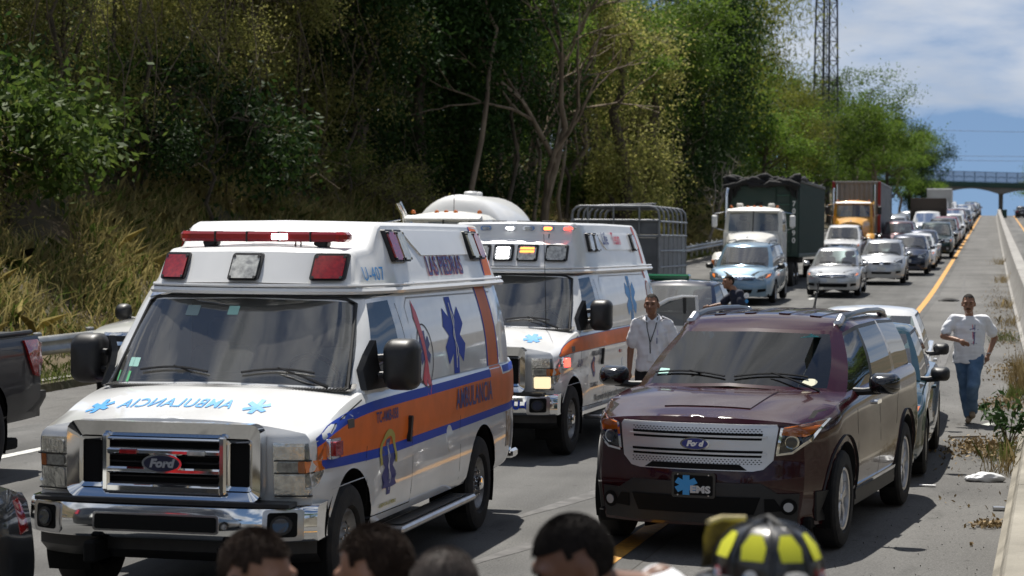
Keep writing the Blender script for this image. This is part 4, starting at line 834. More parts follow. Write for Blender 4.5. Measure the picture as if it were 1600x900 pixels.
VAN = dict(L=5.08, axles=(.98, 4.01), wr=.335, plan=[(0, .78), (.3, .90), (.9, .965), (2.5, .985), (4.6, .97), (5.08, .90)], zb=[(0, .22), (.5, .24), (5.08, .32)], zs=[(0, .74), (.3, .84), (.9, 1.0), (1.3, 1.05), (4.8, 1.10), (5.08, 1.05)], zt=[(0, .81), (.3, .94), (.9, 1.09), (1.3, 1.11), (4.9, 1.14), (5.08, 1.1)],
    nodes=[(0, .78, 1.10, 0, 1.75, 1.68, 'W', 6), (.72, 1.10, 1.06, .60, 1.92, 1.66, 'B', 1), (.85, 1.22, 1.035, .68, 2.0, 1.645, 'S', 4), (.885, 2.30, 1.05, .735, 2.42, 1.69, 'K', 1), (.885, 2.42, 1.05, .735, 2.52, 1.69, 'S', 4), (.885, 3.45, 1.07, .735, 3.45, 1.69, 'K', 1), (.885, 3.55, 1.07, .735, 3.55, 1.69, 'S', 4), (.87, 4.55, 1.09, .72, 4.45, 1.67, 'B', 1), (.74, 4.90, 1.1, .62, 4.72, 1.65, 'R', 5), (0, 5.0, 1.1, 0, 4.82, 1.67, None, 0)], kr=7,
    cab=(1.2, 4.7, .92, .98, (1.95, 2.9, 3.8)), mirror=(.88, 1.45, 1.08), mirrorm=BLACK, mirror_size=(.22, .17, .13), wipers=((-.62, -.02, .9, 1.13), (.05, .62, .9, 1.13)), nose=[(0, .06), (.45, 0), (.7, .04), (.9, .2), (1.2, .32)],
    patches=lamp(hl_v) + [('*turn_signal', [(.74, .755), (.85, .82), (.865, .88), (.78, .86)], 'F', AMBER, .02, .006), ('grille', [(-.40, .70), (.40, .70), (.46, .79), (-.46, .79)], 'F', BLACK, .004, .01), ('grille_bar', [(-.42, .735), (.42, .735), (.44, .755), (-.44, .755)], 'F', CHROME, .016, .008), ('grille_bar', [(-.44, .78), (.44, .78), (.45, .80), (-.45, .80)], 'F', CHROME, .012, .008), ('badge', ellipse(0, .75, .08, .055, 14), 'F', CHROME, .024, .01), ('lower_intake', [(-.34, .32), (.34, .32), (.38, .43), (-.38, .43)], 'F', DARK, .004, .004), ('*fog_lamp_recess', [(.50, .34), (.76, .38), (.76, .46), (.54, .44)], 'F', DARK, .004, .004), ('*tail_light', [(.70, .82), (.92, .82), (.90, 1.10), (.74, 1.10)], 'B', REDL, .004, .012)],
    seams=([(1.22, .40), (1.22, 1.02)], [(2.36, .34), (2.37, 1.05)], [(3.5, .6), (3.5, 1.07)], [(1.25, .36), (3.3, .35)], [(2.4, .80), (4.6, .86)], [(.2, .82), (.55, .94), (1.2, 1.04)]), handles=((2.2, .90), (2.62, .92)))
hl_u = [(.46, .80), (.80, .80), (.84, .96), (.50, .95)]
SUVS = dict(L=4.60, axles=(.88, 3.52), wr=.345, gap=.06, plan=[(0, .76), (.25, .86), (.7, .90), (2.2, .905), (4.2, .895), (4.60, .84)], zb=[(0, .30), (.5, .30), (4.6, .36)], zs=[(0, .92), (.3, .96), (1.0, 1.05), (1.4, 1.08), (4.4, 1.12), (4.6, 1.08)], zt=[(0, .97), (.3, 1.03), (1.0, 1.12), (1.4, 1.13), (4.4, 1.16), (4.6, 1.12)],
    nodes=[(0, 1.12, 1.12, 0, 1.82, 1.70, 'W', 6), (.70, 1.28, 1.09, .60, 1.94, 1.69, 'B', 1), (.80, 1.38, 1.07, .66, 2.0, 1.675, 'S', 4), (.82, 2.24, 1.08, .69, 2.32, 1.71, 'K', 1), (.82, 2.34, 1.08, .69, 2.40, 1.71, 'S', 4), (.82, 3.25, 1.10, .69, 3.25, 1.71, 'K', 1), (.82, 3.35, 1.10, .69, 3.35, 1.71, 'S', 3), (.80, 4.1, 1.12, .67, 4.0, 1.69, 'B', 1), (.70, 4.46, 1.12, .60, 4.28, 1.67, 'R', 5), (0, 4.54, 1.12, 0, 4.36, 1.69, None, 0)], kr=7,
    cab=(1.3, 4.3, .85, 1.02, (2.0, 2.95)), mirror=(.82, 1.52, 1.14), mirrorm=BLACK, mirror_size=(.21, .18, .13), bowF=.14, nose=[(0, .05), (.5, 0), (.9, .04), (1.0, .1), (1.2, .2)], wipers=((-.58, -.02, 1.2, 1.15), (.05, .58, 1.2, 1.15)), rim='five',
    patches=lamp(hl_u) + [('*turn_signal', [(.74, .82), (.83, .82), (.84, .94), (.76, .94)], 'F', AMBER, .02, .006), ('grille', [(-.43, .76), (.43, .76), (.43, .93), (-.43, .93)], 'F', BLACK, .004, .012), ('grille_bar', [(-.43, .83), (.43, .83), (.43, .86), (-.43, .86)], 'F', CHROME, .018, .01), ('badge', ellipse(0, .845, .085, .05, 14), 'F', CHROME, .03, .01), ('bumper_pad', [(-.82, .38), (.82, .38), (.84, .60), (-.84, .60)], 'F', BLACK, .006, .02), ('*fog_lamp', ellipse(.62, .48, .05, .05, 14), 'F', FOG, .03, .01), ('licence_plate', rrect(-.16, .48, .16, .62, .01), 'F', PLATEW, .03, .008), ('*tail_light', [(.70, .80), (.86, .80), (.84, 1.10), (.72, 1.10)], 'B', REDL, .004, .012)],
    seams=([(1.36, .45), (1.36, 1.05)], [(2.3, .42), (2.3, 1.08)], [(3.2, .7), (3.3, 1.08)], [(1.36, .43), (3.1, .42)]), handles=((2.12, .95), (3.1, .98)))
# the big burgundy SUV
def grille_hex(root, cx, cz, w, h, bvh, m, rows_=3, cols=26):
    pass
def hero_suv():
    P = paint('burgundy_metallic', (.028, .0022, .004), .2, coat=.65, metal=.0, dirt=.01); SILV = mat('satin_silver', (.62, .62, .62), .35, .75); DKP = mat('dark_cladding', (.016, .016, .017), .55, var=.3, scale=8)
    hl = [(.615, .795), (.72, .81), (.83, .90), (.91, 1.045), (.65, 1.0)]
    amb = [(.642, .94), (.80, .925), (.845, .945), (.90, 1.035), (.655, .995)]
    S = dict(L=4.98, axles=(.93, 3.79), wr=.385, gap=.055, plan=[(0, .80), (.3, .925), (.8, .975), (2.2, .985), (4.5, .97), (4.98, .89)], zb=[(0, .24), (.4, .24), (1.0, .27), (4.0, .27), (4.98, .34)], zs=[(0, 1.02), (.25, 1.055), (.9, 1.135), (1.3, 1.17), (4.6, 1.26), (4.98, 1.2)], zt=[(0, 1.06), (.25, 1.115), (.9, 1.20), (1.3, 1.235), (4.7, 1.29), (4.98, 1.24)], prof=[(0, .95), (.06, .965), (.12, .955), (.2, .975), (.45, 1.0), (.62, .998), (.70, .992), (.88, .985), (.96, .965), (1, .93)], bowF=.34, bowR=.2, pw=2.6, nose=[(0, .10), (.30, .03), (.55, 0), (.75, .02), (.98, .03), (1.06, .08), (1.2, .18)], tail=[(0, .06), (.5, 0), (.9, .05), (1.2, .12)], fadeF=1.0, step=.055, nv=22, ease=2.6,
        nodes=[(0, 1.02, 1.235, 0, 1.94, 1.665, 'W', 8), (.74, 1.28, 1.195, .60, 2.06, 1.65, 'B', 2), (.875, 1.42, 1.165, .69, 2.16, 1.63, 'S', 5), (.905, 2.34, 1.18, .745, 2.42, 1.68, 'K', 1), (.905, 2.46, 1.18, .745, 2.52, 1.685, 'S', 5), (.90, 3.42, 1.21, .745, 3.36, 1.695, 'B', 1), (.895, 3.60, 1.22, .74, 3.44, 1.695, 'S', 4), (.88, 4.42, 1.25, .72, 4.38, 1.67, 'B', 2), (.76, 4.76, 1.26, .62, 4.62, 1.65, 'R', 5), (0, 4.9, 1.27, 0, 4.72, 1.67, None, 0)], kc=2, kr=7, crown=.055, bul=.03, gs=TINT, gr=DTINT, gw=glass('suv_windscreen', (.10, .13, .15), 1.62, dust=.012),
        cab=(1.25, 4.5, .93, 1.10, (2.1, 3.05, 3.9)), mirror=(.93, 1.62, 1.25), mirrorm=GLOSSB, mirror_size=(.25, .17, .15, .09), rim='five', rimm=mat('bright_alloy', (.62, .62, .63), .3, .8, var=.3, scale=7),
        wipers=((-.72, -.06, 1.2, 1.275), (.02, .58, 1.2, 1.275)),
        patches=[('*headlight', hl, 'F', mat('lamp_dark_bowl', (.05, .05, .055), .12, .6, coat=1.), .004, .01), ('*lamp_trim', [(.605, .80), (.625, .80), (.655, .995), (.635, .995)], 'F', CHROME, .02, .012), ('*turn_signal', amb, 'F', AMBER, .02, .012), ('*lamp_lens', hl, 'F', LAMPG, .04, 0),
                 ('*lamp_trim', [(.61, .785), (.725, .80), (.84, .89), (.918, 1.04), (.905, 1.045), (.825, .905), (.718, .815), (.61, .80)], 'F', CHROME, .042, .006),
                 ('lower_cladding', [(-.75, .265), (.75, .265), (.77, .50), (.62, .50), (.50, .575), (-.50, .575), (-.62, .50), (-.77, .50)], 'F', DKP, .006, .02), ('lower_intake', [(-.45, .34), (.45, .34), (.50, .47), (-.50, .47)], 'F', DARK, .032, .004), ('*intake_mesh', [(.53, .36), (.66, .37), (.60, .46), (.53, .46)], 'F', DARK, .032, .004),
                 ('*chrome_sill_strip', [(1.42, .405), (3.26, .40), (3.26, .43), (1.42, .435)], 'L', CHROME, .004, .014), ('*tail_light', [(.72, .90), (.93, .90), (.90, 1.22), (.76, 1.22)], 'B', REDL, .004, .012), ('licence_plate', rrect(-.16, .80, .16, .95, .01), 'B', PLATEW, .008, .01)],
        seams=([(1.42, .45), (1.43, 1.14)], [(2.40, .42), (2.41, 1.17)], [(3.2, .8), (3.42, 1.2)], [(1.45, .42), (3.2, .41)], [(.30, 1.02), (.6, 1.09), (1.3, 1.155)]), handles=((2.22, 1.06), (3.22, 1.11)), handlem=CHROME)
    root = thing('parked_suv', 'dark burgundy SUV with silver grille and EMS plate parked on the yellow line', 'SUV', (-2.197, 15.79, gz(17)), -.123)
    _, bl, gh = car('x', S, P, root=root)
    # grille: silver frame, black gaps, three bars, perforated strips
    frame = [(-.60, .985), (-.58, .74), (-.50, .675), (.50, .675), (.58, .74), (.62, .985), (.60, 1.02), (-.59, 1.02)]; frame = [(-.615, .99), (-.585, .75), (-.515, .68), (-.44, .665), (.44, .665), (.515, .68), (.585, .75), (.615, .99), (.60, 1.015), (-.60, 1.015)]
    gf = patch('grille', frame, 'F', bl, SILV, root, off=.004, thick=.012, step=.1)
    patch('grille_gap', [(-.40, .672), (.40, .672), (.34, .715), (-.34, .715)], 'F', bl, DARK, gf, off=.02, step=.1)
    for z0, z1 in ((.898, .950), (.768, .820)):
        patch('grille_gap', [(-.50, z0), (.50, z0), (.51, z1), (-.51, z1)], 'F', bl, DARK, gf, off=.02, step=.1); patch('grille_bar', rrect(-.54, (z0 + z1) / 2 - .007, .54, (z0 + z1) / 2 + .007, .006), 'F', bl, SILV, gf, off=.022, thick=.012, step=.1)
    for z0, nn in ((.965, 3), (.735, 3)):
        H_ = MB(); polyV = []; polyF = []
        for r_ in range(nn):
            for k in range(36):
                x = -.50 + 1.0 * (k + .5 * (r_ % 2)) / 35.5; z = z0 + .015 * (r_ - 1); a = len(polyV); polyV += [(x - .008, z), (x, z + .0048), (x + .008, z), (x, z - .0048)]; polyF.append((a, a + 1, a + 2, a + 3))
        patch('grille_holes', (polyV, polyF), 'F', bl, DARK, gf, off=.021, step=None)
    ford_oval(root, -.0, .862, .115, .048, bl, NAVY)
    for s in (-1, 1):
        o = patch('projector_lamp', ellipse(s * .715, .885, .050, .052, 20), 'F', bl, CHROME, root, off=.016, thick=.012, step=None); patch('projector_lens', ellipse(s * .715, .885, .038, .040, 18), 'F', bl, mat('projector_glass', (.10, .11, .13), .05, coat=1.), o, off=.03, thick=.006, step=None)
        patch('fog_lamp_bezel', ellipse(s * .70, .40, .058, .062, 20), 'F', bl, DARK, root, off=.03, thick=.006, step=None); patch('fog_lamp', ellipse(s * .70, .40, .034, .036, 16), 'F', bl, FOG, root, off=.04, thick=.008, step=None)
        sd = 'L' if s > 0 else 'RR'
        for (yc, ra) in ((.93, .44), (3.79, .44)):
            P_ = [(yc + (ra + d) * math.cos(R(a)), .395 + (ra + d) * math.sin(R(a))) for d in (-.003,) for a in range(-8, 189, 7)]; Q_ = [(yc + (ra + .055) * math.cos(R(a)), .395 + (ra + .055) * math.sin(R(a))) for a in range(-8, 189, 7)]; n_ = len(P_)
            patch('arch_moulding', (P_ + Q_, [(i, i + 1, n_ + i + 1, n_ + i) for i in range(n_ - 1)]), sd, bl, DKP, root, off=.004, thick=.012, step=None)
        patch('corner_cladding', [(.40, .27), (.52, .27), (.50, .50), (.34, .50)], sd, bl, DKP, root, off=.004, thick=.012, step=.1); patch('sill_cladding', [(1.42, .28), (3.28, .28), (3.28, .39), (1.42, .40)], sd, bl, DKP, root, off=.003, thick=.01, step=.2)
        # roof rails
        b = MB(); P_ = [(s * .64, 2.28, 1.70), (s * .645, 2.40, 1.745), (s * .66, 2.8, 1.772), (s * .665, 3.4, 1.78), (s * .66, 4.0, 1.768), (s * .64, 4.35, 1.74), (s * .63, 4.42, 1.69)]; b.tube(P_, [.035, .032, .026, .026, .026, .032, .035], 8); b.build('roof_rail', mat('rail_black', (.02, .02, .021), .3, coat=.3), root); box('rail_cap', (s * .64, 2.30, 1.725), (.075, .20, .07), ALU, root, .025, (.35, 0, 0)); box('rail_cap', (s * .635, 4.36, 1.715), (.075, .20, .07), ALU, root, .025, (-.3, 0, 0))
    # pressed ribs on the roof and bonnet, aerial, stickers
    for x in (-.42, -.15, .15, .42): patch('roof_rib', rrect(x - .05, 2.35, x + .05, 4.3, .03), 'T', bl, P, root, off=0, thick=.010, step=.3)
    patch('bonnet_bulge', [(-.34, .36), (.34, .36), (.42, 1.0), (-.42, 1.0)], 'T', bl, P, root, off=0, thick=.008, step=.12)
    tube('roof_aerial', [(0, 4.3, 1.72), (0, 4.33, 1.78), (0.02, 4.45, 2.02)], [.03, .012, .004], BLACK, root, 6)
    ws = tree_of(gh[('W', 0, 0)])
    patch('parking_sticker', ellipse(.60, 1.262, .055, .028, 18), 'F', ws, mat('cream_sticker', (.6, .58, .42), .5), root, off=.004, step=None); patch('inspection_sticker', rrect(-.70, 1.29, -.60, 1.335, .01), 'F', ws, STICK, root, off=.004, step=None); patch('toll_tag', rrect(.50, 1.60, .56, 1.635, .005), 'F', ws, mat('teal_tag', (.04, .35, .38), .5), root, off=.004, step=None)
    # front plate with star and EMS lettering
    pl = patch('licence_plate', rrect(-.17, .455, .17, .645, .02), 'F', bl, GLOSSB, root, off=0, thick=.02, step=None, flat=-.012)
    pf = patch('plate_field', rrect(-.150, .475, .150, .625, .01), 'F', bl, DARK, pl, flat=-.033, step=None)
    patch('plate_star', place2(star_of_life(1, .30), -.055, .55, .088, .074), 'F', bl, mat('sky_blue_print', (.04, .28, .62), .4), pl, flat=-.034, off=.004, step=None); v, f = text_mesh('EMS', .07, .004, 1.25); patch('plate_lettering', ([(.055 + p[0], .518 + p[1]) for p in v], f), 'F', bl, mat('silver_print', (.5, .5, .5), .4), pl, flat=-.036, off=.006, step=None)
    for x in (-.12, .12):
        for z in (.475, .63): patch('plate_screw', ellipse(x, z, .006, .006, 8), 'F', bl, ALU, pl, flat=-.036, thick=.003, step=None)
    return root

# ------------------------------------------------------------------ pickup trucks
hl_p = [(.66, .82), (.90, .82), (.93, 1.02), (.68, 1.02)]
PICKUP = dict(L=5.75, axles=(1.0, 4.55), wr=.40, gap=.07, plan=[(0, .84), (.2, .93), (.7, .985), (2.2, .99), (5.3, .985), (5.75, .96)], zb=[(0, .42), (.6, .42), (5.75, .48)], zs=[(0, 1.03), (.3, 1.08), (1.3, 1.17), (1.7, 1.19), (3.55, 1.21), (5.75, 1.23)], zt=[(0, 1.09), (.3, 1.16), (1.3, 1.25), (1.7, 1.24), (3.6, 1.22), (5.75, 1.23)], prof=[(0, .94), (.1, .97), (.35, 1.0), (.75, 1.0), (.93, .985), (1, .96)],
    nodes=[(0, 1.42, 1.24, 0, 2.12, 1.86, 'W', 6), (.74, 1.58, 1.21, .64, 2.22, 1.85, 'B', 1), (.88, 1.70, 1.19, .72, 2.28, 1.83, 'S', 4), (.90, 2.62, 1.20, .76, 2.66, 1.87, 'K', 1), (.90, 2.74, 1.20, .76, 2.76, 1.87, 'S', 4), (.89, 3.50, 1.21, .75, 3.42, 1.85, 'B', 1), (.78, 3.60, 1.21, .66, 3.50, 1.84, 'R', 4), (0, 3.62, 1.21, 0, 3.52, 1.85, None, 0)],
    cab=(1.6, 3.5, .92, 1.12, (2.3, 3.05)), mirror=(.92, 1.85, 1.28), mirrorm=BLACK, mirror_size=(.24, .24, .14), bowF=.12, pw=4, bowR=.05, nose=[(0, .06), (.6, 0), (1.0, .03), (1.2, .12)], tail=[(0, .02), (2, 0)], rim='five',
    patches=lamp(hl_p) + [('*turn_signal', [(.86, .84), (.92, .84), (.925, 1.0), (.87, 1.0)], 'F', AMBER, .02, .006), ('grille', [(-.62, .80), (.62, .80), (.62, 1.05), (-.62, 1.05)], 'F', BLACK, .004, .01), ('grille_bar', [(-.62, .90), (.62, .90), (.62, .95), (-.62, .95)], 'F', CHROME, .016, .012), ('grille_bar', [(-.64, 1.03), (.64, 1.03), (.64, 1.07), (-.64, 1.07)], 'F', CHROME, .012, .012), ('front_bumper', [(-.93, .46), (.93, .46), (.93, .70), (-.93, .70)], 'F', CHROME, .01, .05), ('badge', ellipse(0, .925, .10, .045, 16), 'F', NAVY, .034, .01),
        ('*tail_light', [(.80, .90), (.955, .90), (.955, 1.19), (.84, 1.19)], 'B', REDL, .004, .02), ('*tail_light_side', [(5.50, .88), (5.70, .84), (5.72, .93), (5.70, 1.16), (5.60, 1.20), (5.30, 1.20), (5.36, 1.05)], 'L', REDL, .006, .02), ('*reversing_light', [(5.60, .87), (5.70, .845), (5.71, .93), (5.58, .97)], 'L', CLEARL, .028, .006), ('rear_bumper', [(-.95, .48), (.95, .48), (.95, .72), (-.95, .72)], 'B', BLACK, .02, .12), ('bed_cover', [(-.86, 3.66), (.86, 3.66), (.84, 5.66), (-.84, 5.66)], 'T', BLACK, .0, .03)],
    seams=([(1.72, .55), (1.72, 1.16)], [(2.68, .52), (2.68, 1.18)], [(3.52, .52), (3.54, 1.19)], [(1.72, .53), (3.5, .52)], [(5.52, 1.19), (5.52, .80)]), handles=((2.5, 1.06), (3.36, 1.07)))
def pickup_truck(name, label, m, loc, rz=0.):
    root = thing(name, label, 'pickup truck', loc, rz); car('x', PICKUP, m, root=root)
    for s in (-1, 1): tube('bed_rail', [(s * .90, 3.75, 1.245), (s * .90, 5.6, 1.265)], .022, BLACK, root)
    return root
# ------------------------------------------------------------------ heavy trucks
def cab_over(root, body, H=3.0, lights=True, grille=True, stack=True, W=1.02, mirrors=None, s_=1.):
    """long-nosed lorry cab: bonnet with separate wings, split screen, sleeper wall"""
    bw = H - .95; V, Fc = lower_body(2.05, [(0, .62), (.3, .66), (1.2, .80), (2.05, .94)], [(0, .95), (2.05, .90)], [(0, bw - .35), (.5, bw - .20), (1.4, bw - .08), (2.05, bw)], [(0, bw - .20), (.5, bw - .08), (1.4, bw + .04), (2.05, bw + .08)], [(0, 1), (.8, 1), (.95, .96), (1, .9)], .10, 0, [(0, 0), (1.2, 0), (bw - .2, .05), (2.2, .15)], fadeR=0, step=.12, nv=8)
    bonnet = mk('bonnet', V, Fc, body, root, 36); bl = tree_of(bonnet)
    if grille:
        patch('grille', rrect(-.50, .98, .50, bw - .36, .06), 'F', bl, DARK, root, off=.004, thick=.02, step=None)
        for k in range(9): box('grille_bar', (0, -.03, 1.05 + (bw - 1.48) * k / 8), (.98, .03, .030), CHROME, root, .008)
        patch('badge', [(-.03, bw - .26), (.03, bw - .26), (.045, bw - .14), (0, bw - .10), (-.045, bw - .14)], 'F', bl, CHROME, root, off=.01, thick=.03, step=None)
    for s in (-1, 1):
        rows_ = []
        for k in range(13):
            g = R(-8 + 196 * k / 12); y0, z0 = .62 - .62 * math.cos(g), .62 + .72 * math.sin(g); rows_.append([(s * x, .05 + y0 + dy, z0 + dz) for x, dy, dz in ((.55, .06, -.12), (.62, 0, 0), (.95, 0, 0), (1.14, .02, -.02), (1.20, .05, -.09), (1.20, .08, -.18))])
        MB().grid(rows_).build('front_wing', body, root, 45)
        hb = MB().box((s * .95, .10, .98), (.42, .30, .30), .06); hb.build('lamp_housing', body, root, 40); box('headlight', (s * .92, -.06, .98), (.26, .03, .17), REFLECT, root, .02); box('lamp_bezel', (s * .92, -.045, .98), (.30, .03, .21), BLACK, root, .02); box('turn_signal', (s * 1.11, -.05, .98), (.09, .05, .18), AMBER, root, .015)
        wheel(root, s * .98, .68, .50, .28, 'truck', s, .29, STEEL)
        if stack and s < 0: tube('exhaust_stack', [(s * 1.12, 3.45, 1.0), (s * 1.12, 3.45, H + .25), (s * 1.12, 3.50, H + .45), (s * 1.10, 3.66, H + .62)], [.075, .065, .065, .065], CHROME, root, 12)
        # tall mirror on brackets
        mxx = s * 1.34; box('mirror', (mxx, 2.05, bw + .42), (.20, .09, .42), body if mirrors is None else mirrors, root, .04); tube('mirror_bracket', [(s * .98, 2.2, bw + .75), (mxx, 2.08, bw + .68)], .014, CHROME, root, 6); tube('mirror_bracket', [(s * .98, 2.2, bw + .10), (mxx, 2.08, bw + .18)], .014, CHROME, root, 6)
    box('front_bumper', (0, -.08, .55), (2.42, .14, .34), CHROME if not grille else body, root, .04)
    # cabin
    lo_b = MB().prism([(1.95, .85), (3.35, .85), (3.35, bw + .06), (2.0, bw + .06)], 'X', -W, W); lo_b.build('cab_base', body, root)
    gh = greenhouse([(0, 1.92, bw + .05, 0, 2.10, H - .18, 'W', 4), (.84 * W, 2.02, bw + .04, .80 * W, 2.20, H - .19, 'B', 1), (.985 * W, 2.10, bw + .03, .93 * W, 2.28, H - .20, 'S', 3), (W, 2.95, bw + .03, .95 * W, 2.95, H - .18, 'B', 2), (W, 3.35, bw + .03, .95 * W, 3.33, H - .2, 'B', 2), (0, 3.36, bw + .03, 0, 3.34, H - .18, None, 0)], root, body, 2, 4, WSG, TINT, TINT, crown=.10, bul=.01, lo=.05, hi=.93, rim=(.1, .06), blackm=None)
    box('screen_divider', (0, 2.0, (bw + H - .12) / 2), (.035, .05, H - .22 - bw), BLACK, root, rot=(-.28, 0, 0)); box('cab_floor', (0, 2.6, bw - .4), (1.9, 1.3, .05), DARK, root); seats(root, (2.55,), (-.45, .45), bw - .45, .72); steering_wheel(root, .45, 2.3, bw + .12, .22)
    box('sun_visor', (0, 2.07, H - .15), (1.75 * W, .20, .035), body if not lights else mat('visor_white', (.75, .75, .73), .4), root, rot=(.35, 0, 0))
    if lights:
        for x in (-.78, -.22, 0, .22, .78):
            o = MB().lathe([(0, .055), (.03, .055), (.065, .04), (.08, .004)], 12, 'Z', (x * W, 2.34, H - .06)); o.build('marker_light', AMBER, root)
    b = MB(); b.box((.42, 5, .80), (.10, 6.4, .22)); b.build('chassis_rail', DARK, root); b = MB(); b.box((-.42, 5, .80), (.10, 6.4, .22)); b.build('chassis_rail', DARK, root)
    return bl
def bogie(root, ys, w=.92):
    for y in ys:
        for s in (-1, 1): wheel(root, s * w, y, .50, .42, 'truck', s, .28, STEEL, 28)
        tube('axle', [(-.9, y, .5), (.9, y, .5)], .06, DARK, root)
def white_dump_truck():
    WP = paint('lorry_white', (.70, .69, .64), .4, coat=.4, dirt=.25); GR = mat('dark_green_steel', (.008, .034, .026), .55, var=.4, scale=2.4, c2=(.018, .040, .030)); TARP = mat('black_tarpaulin', (.010, .010, .011), .85, bump=.6, bscale=14)
    root = thing('tractor_truck', 'white long-nosed lorry pulling the dark green ribbed trailer', 'truck', (-8.1, 70.2, gz(72) - .05), -.0); cab_over(root, WP, 2.92, mirrors=mat('mirror_white', (.7, .7, .7), .4)); bogie(root, (5.0, 6.3))
    for x in (-.55, .55): box('roof_lamp_box', (x, 2.75, 2.95), (.22, .2, .14), WP, root, .03)
    t = thing('trailer', 'dark green ribbed trailer with black tarpaulin and white number 705790', 'trailer', (-8.1, 75.0, gz(75) - .1), -.0); Z0, Z1, HW, L = 1.15, 3.88, 1.27, 11.5
    box('front_wall', (0, 0, (Z0 + Z1) / 2), (2 * HW, .08, Z1 - Z0), GR, t, .01)
    for s in (-1, 1): box('side_wall', (s * (HW - .05), L / 2, (Z0 + Z1) / 2 - .03), (.06, L, Z1 - Z0 - .05), GR, t, .01); box('top_rail', (s * HW, L / 2, Z1 - .02), (.12, L, .12), mat('rail_brown', (.05, .05, .035), .6), t, .02); box('bottom_rail', (s * HW, L / 2, Z0 + .04), (.12, L, .14), GR, t, .02)
    rib = None
    for s in (-1, 1):
        for k in range(36):
            y = .25 + (L - .5) * k / 35
            if rib is None: rib = box('side_rib', (0, 0, 0), (.07, .10, Z1 - Z0 - .22), GR, t, .012); o = rib
            else: o = rib.copy(); col.objects.link(o); o.parent = t
            o.location = (s * (HW + .01), y, (Z0 + Z1) / 2)
    box('rear_wall', (0, L, (Z0 + Z1) / 2), (2 * HW, .08, Z1 - Z0), GR, t, .01); box('load_floor', (0, L / 2, Z0 + .02), (2 * HW - .12, L, .08), DARK, t); box('chassis', (0, L / 2 + .5, .95), (.9, L - 1, .25), DARK, t)
    for y in (8.6, 9.9):
        for s in (-1, 1): wheel(t, s * .95, y, .50, .42, 'truck', s, .28, STEEL, 28)
    # front frame: cross member, ladder on the right, hydraulic ram
    box('front_beam', (0, -.07, 2.55), (1.5, .07, .12), mat('worn_green', (.05, .12, .09), .6), t); box('front_beam', (0, -.07, 3.6), (2.4, .07, .08), GR, t)
    for k in range(8): tube('ladder_rung', [(.52, -.10, 1.35 + .33 * k), (.98, -.10, 1.35 + .33 * k)], .022, mat('worn_green', (.05, .12, .09)), t, 6)
    for x in (.50, 1.0): tube('ladder_rail', [(x, -.09, 1.2), (x, -.09, 3.95)], .025, GR, t, 6)
    for x in (-.18, -.05): tube('hydraulic_hose', [(x, -.12, 2.6), (x - .02, -.16, 2.95), (x + .05, -.10, 3.05)], .035, BLACK, t, 6)
    for k, ch in enumerate('705790'):
        v, f = text_mesh(ch, .26, .006, .9); patch('number', ([(1.13 + p[0], 3.02 - .26 * k + p[1]) for p in v], f), 'F', None, WHITEI, t, flat=-.05, step=None)
    # tarpaulin bunched along the top and hanging at the front corners
    rr = random.Random(3); b = MB()
    for q in range(5):
        P_ = [(-1.34 + 2.68 * k / 16 + rr.uniform(-.04, .04), -.10 + rr.uniform(-.10, .05) - .05 * q, Z1 + .02 - .05 * q + .08 * math.sin(k * .9 + q) + rr.uniform(-.05, .05)) for k in range(17)]; b.tube(P_, [.06 + rr.uniform(0, .06) for _ in P_], 7)
    b.build('tarpaulin', TARP, t, 60)
    for s, dmax in ((-1, 1.0), (1, .75)):
        for q in range(8):
            x = s * (1.30 - .07 * q); P_ = [(x + rr.uniform(-.05, .05) - s * .10 * math.sin(k / 6 * 2), -.12 - .04 * (q % 3) + rr.uniform(-.03, .03), Z1 + .05 - dmax * (1 - .10 * q) * k / 6) for k in range(7)]; MB().tube(P_, [.09, .085, .075, .07, .06, .05, .02], 7).build('tarpaulin_fold', TARP, t, 60)
        P_ = [(s * (HW + .04) + rr.uniform(-.03, .03), .0 + (L - .2) * k / 30, Z1 + .06 + rr.uniform(-.04, .06)) for k in range(31)]; MB().tube(P_[:9 if s > 0 else 31], .07, 7).build('tarpaulin_roll', TARP, t, 60)
    rows_ = [[(-1.3 + 2.6 * i / 12, .0 + (L - .1) * j / 20, Z1 + .04 + .07 * math.sin(i * 1.7 + j) + .05 * rr.random()) for i in range(13)] for j in range(21)]; MB().grid(rows_).build('tarpaulin_sheet', TARP, t, 60)
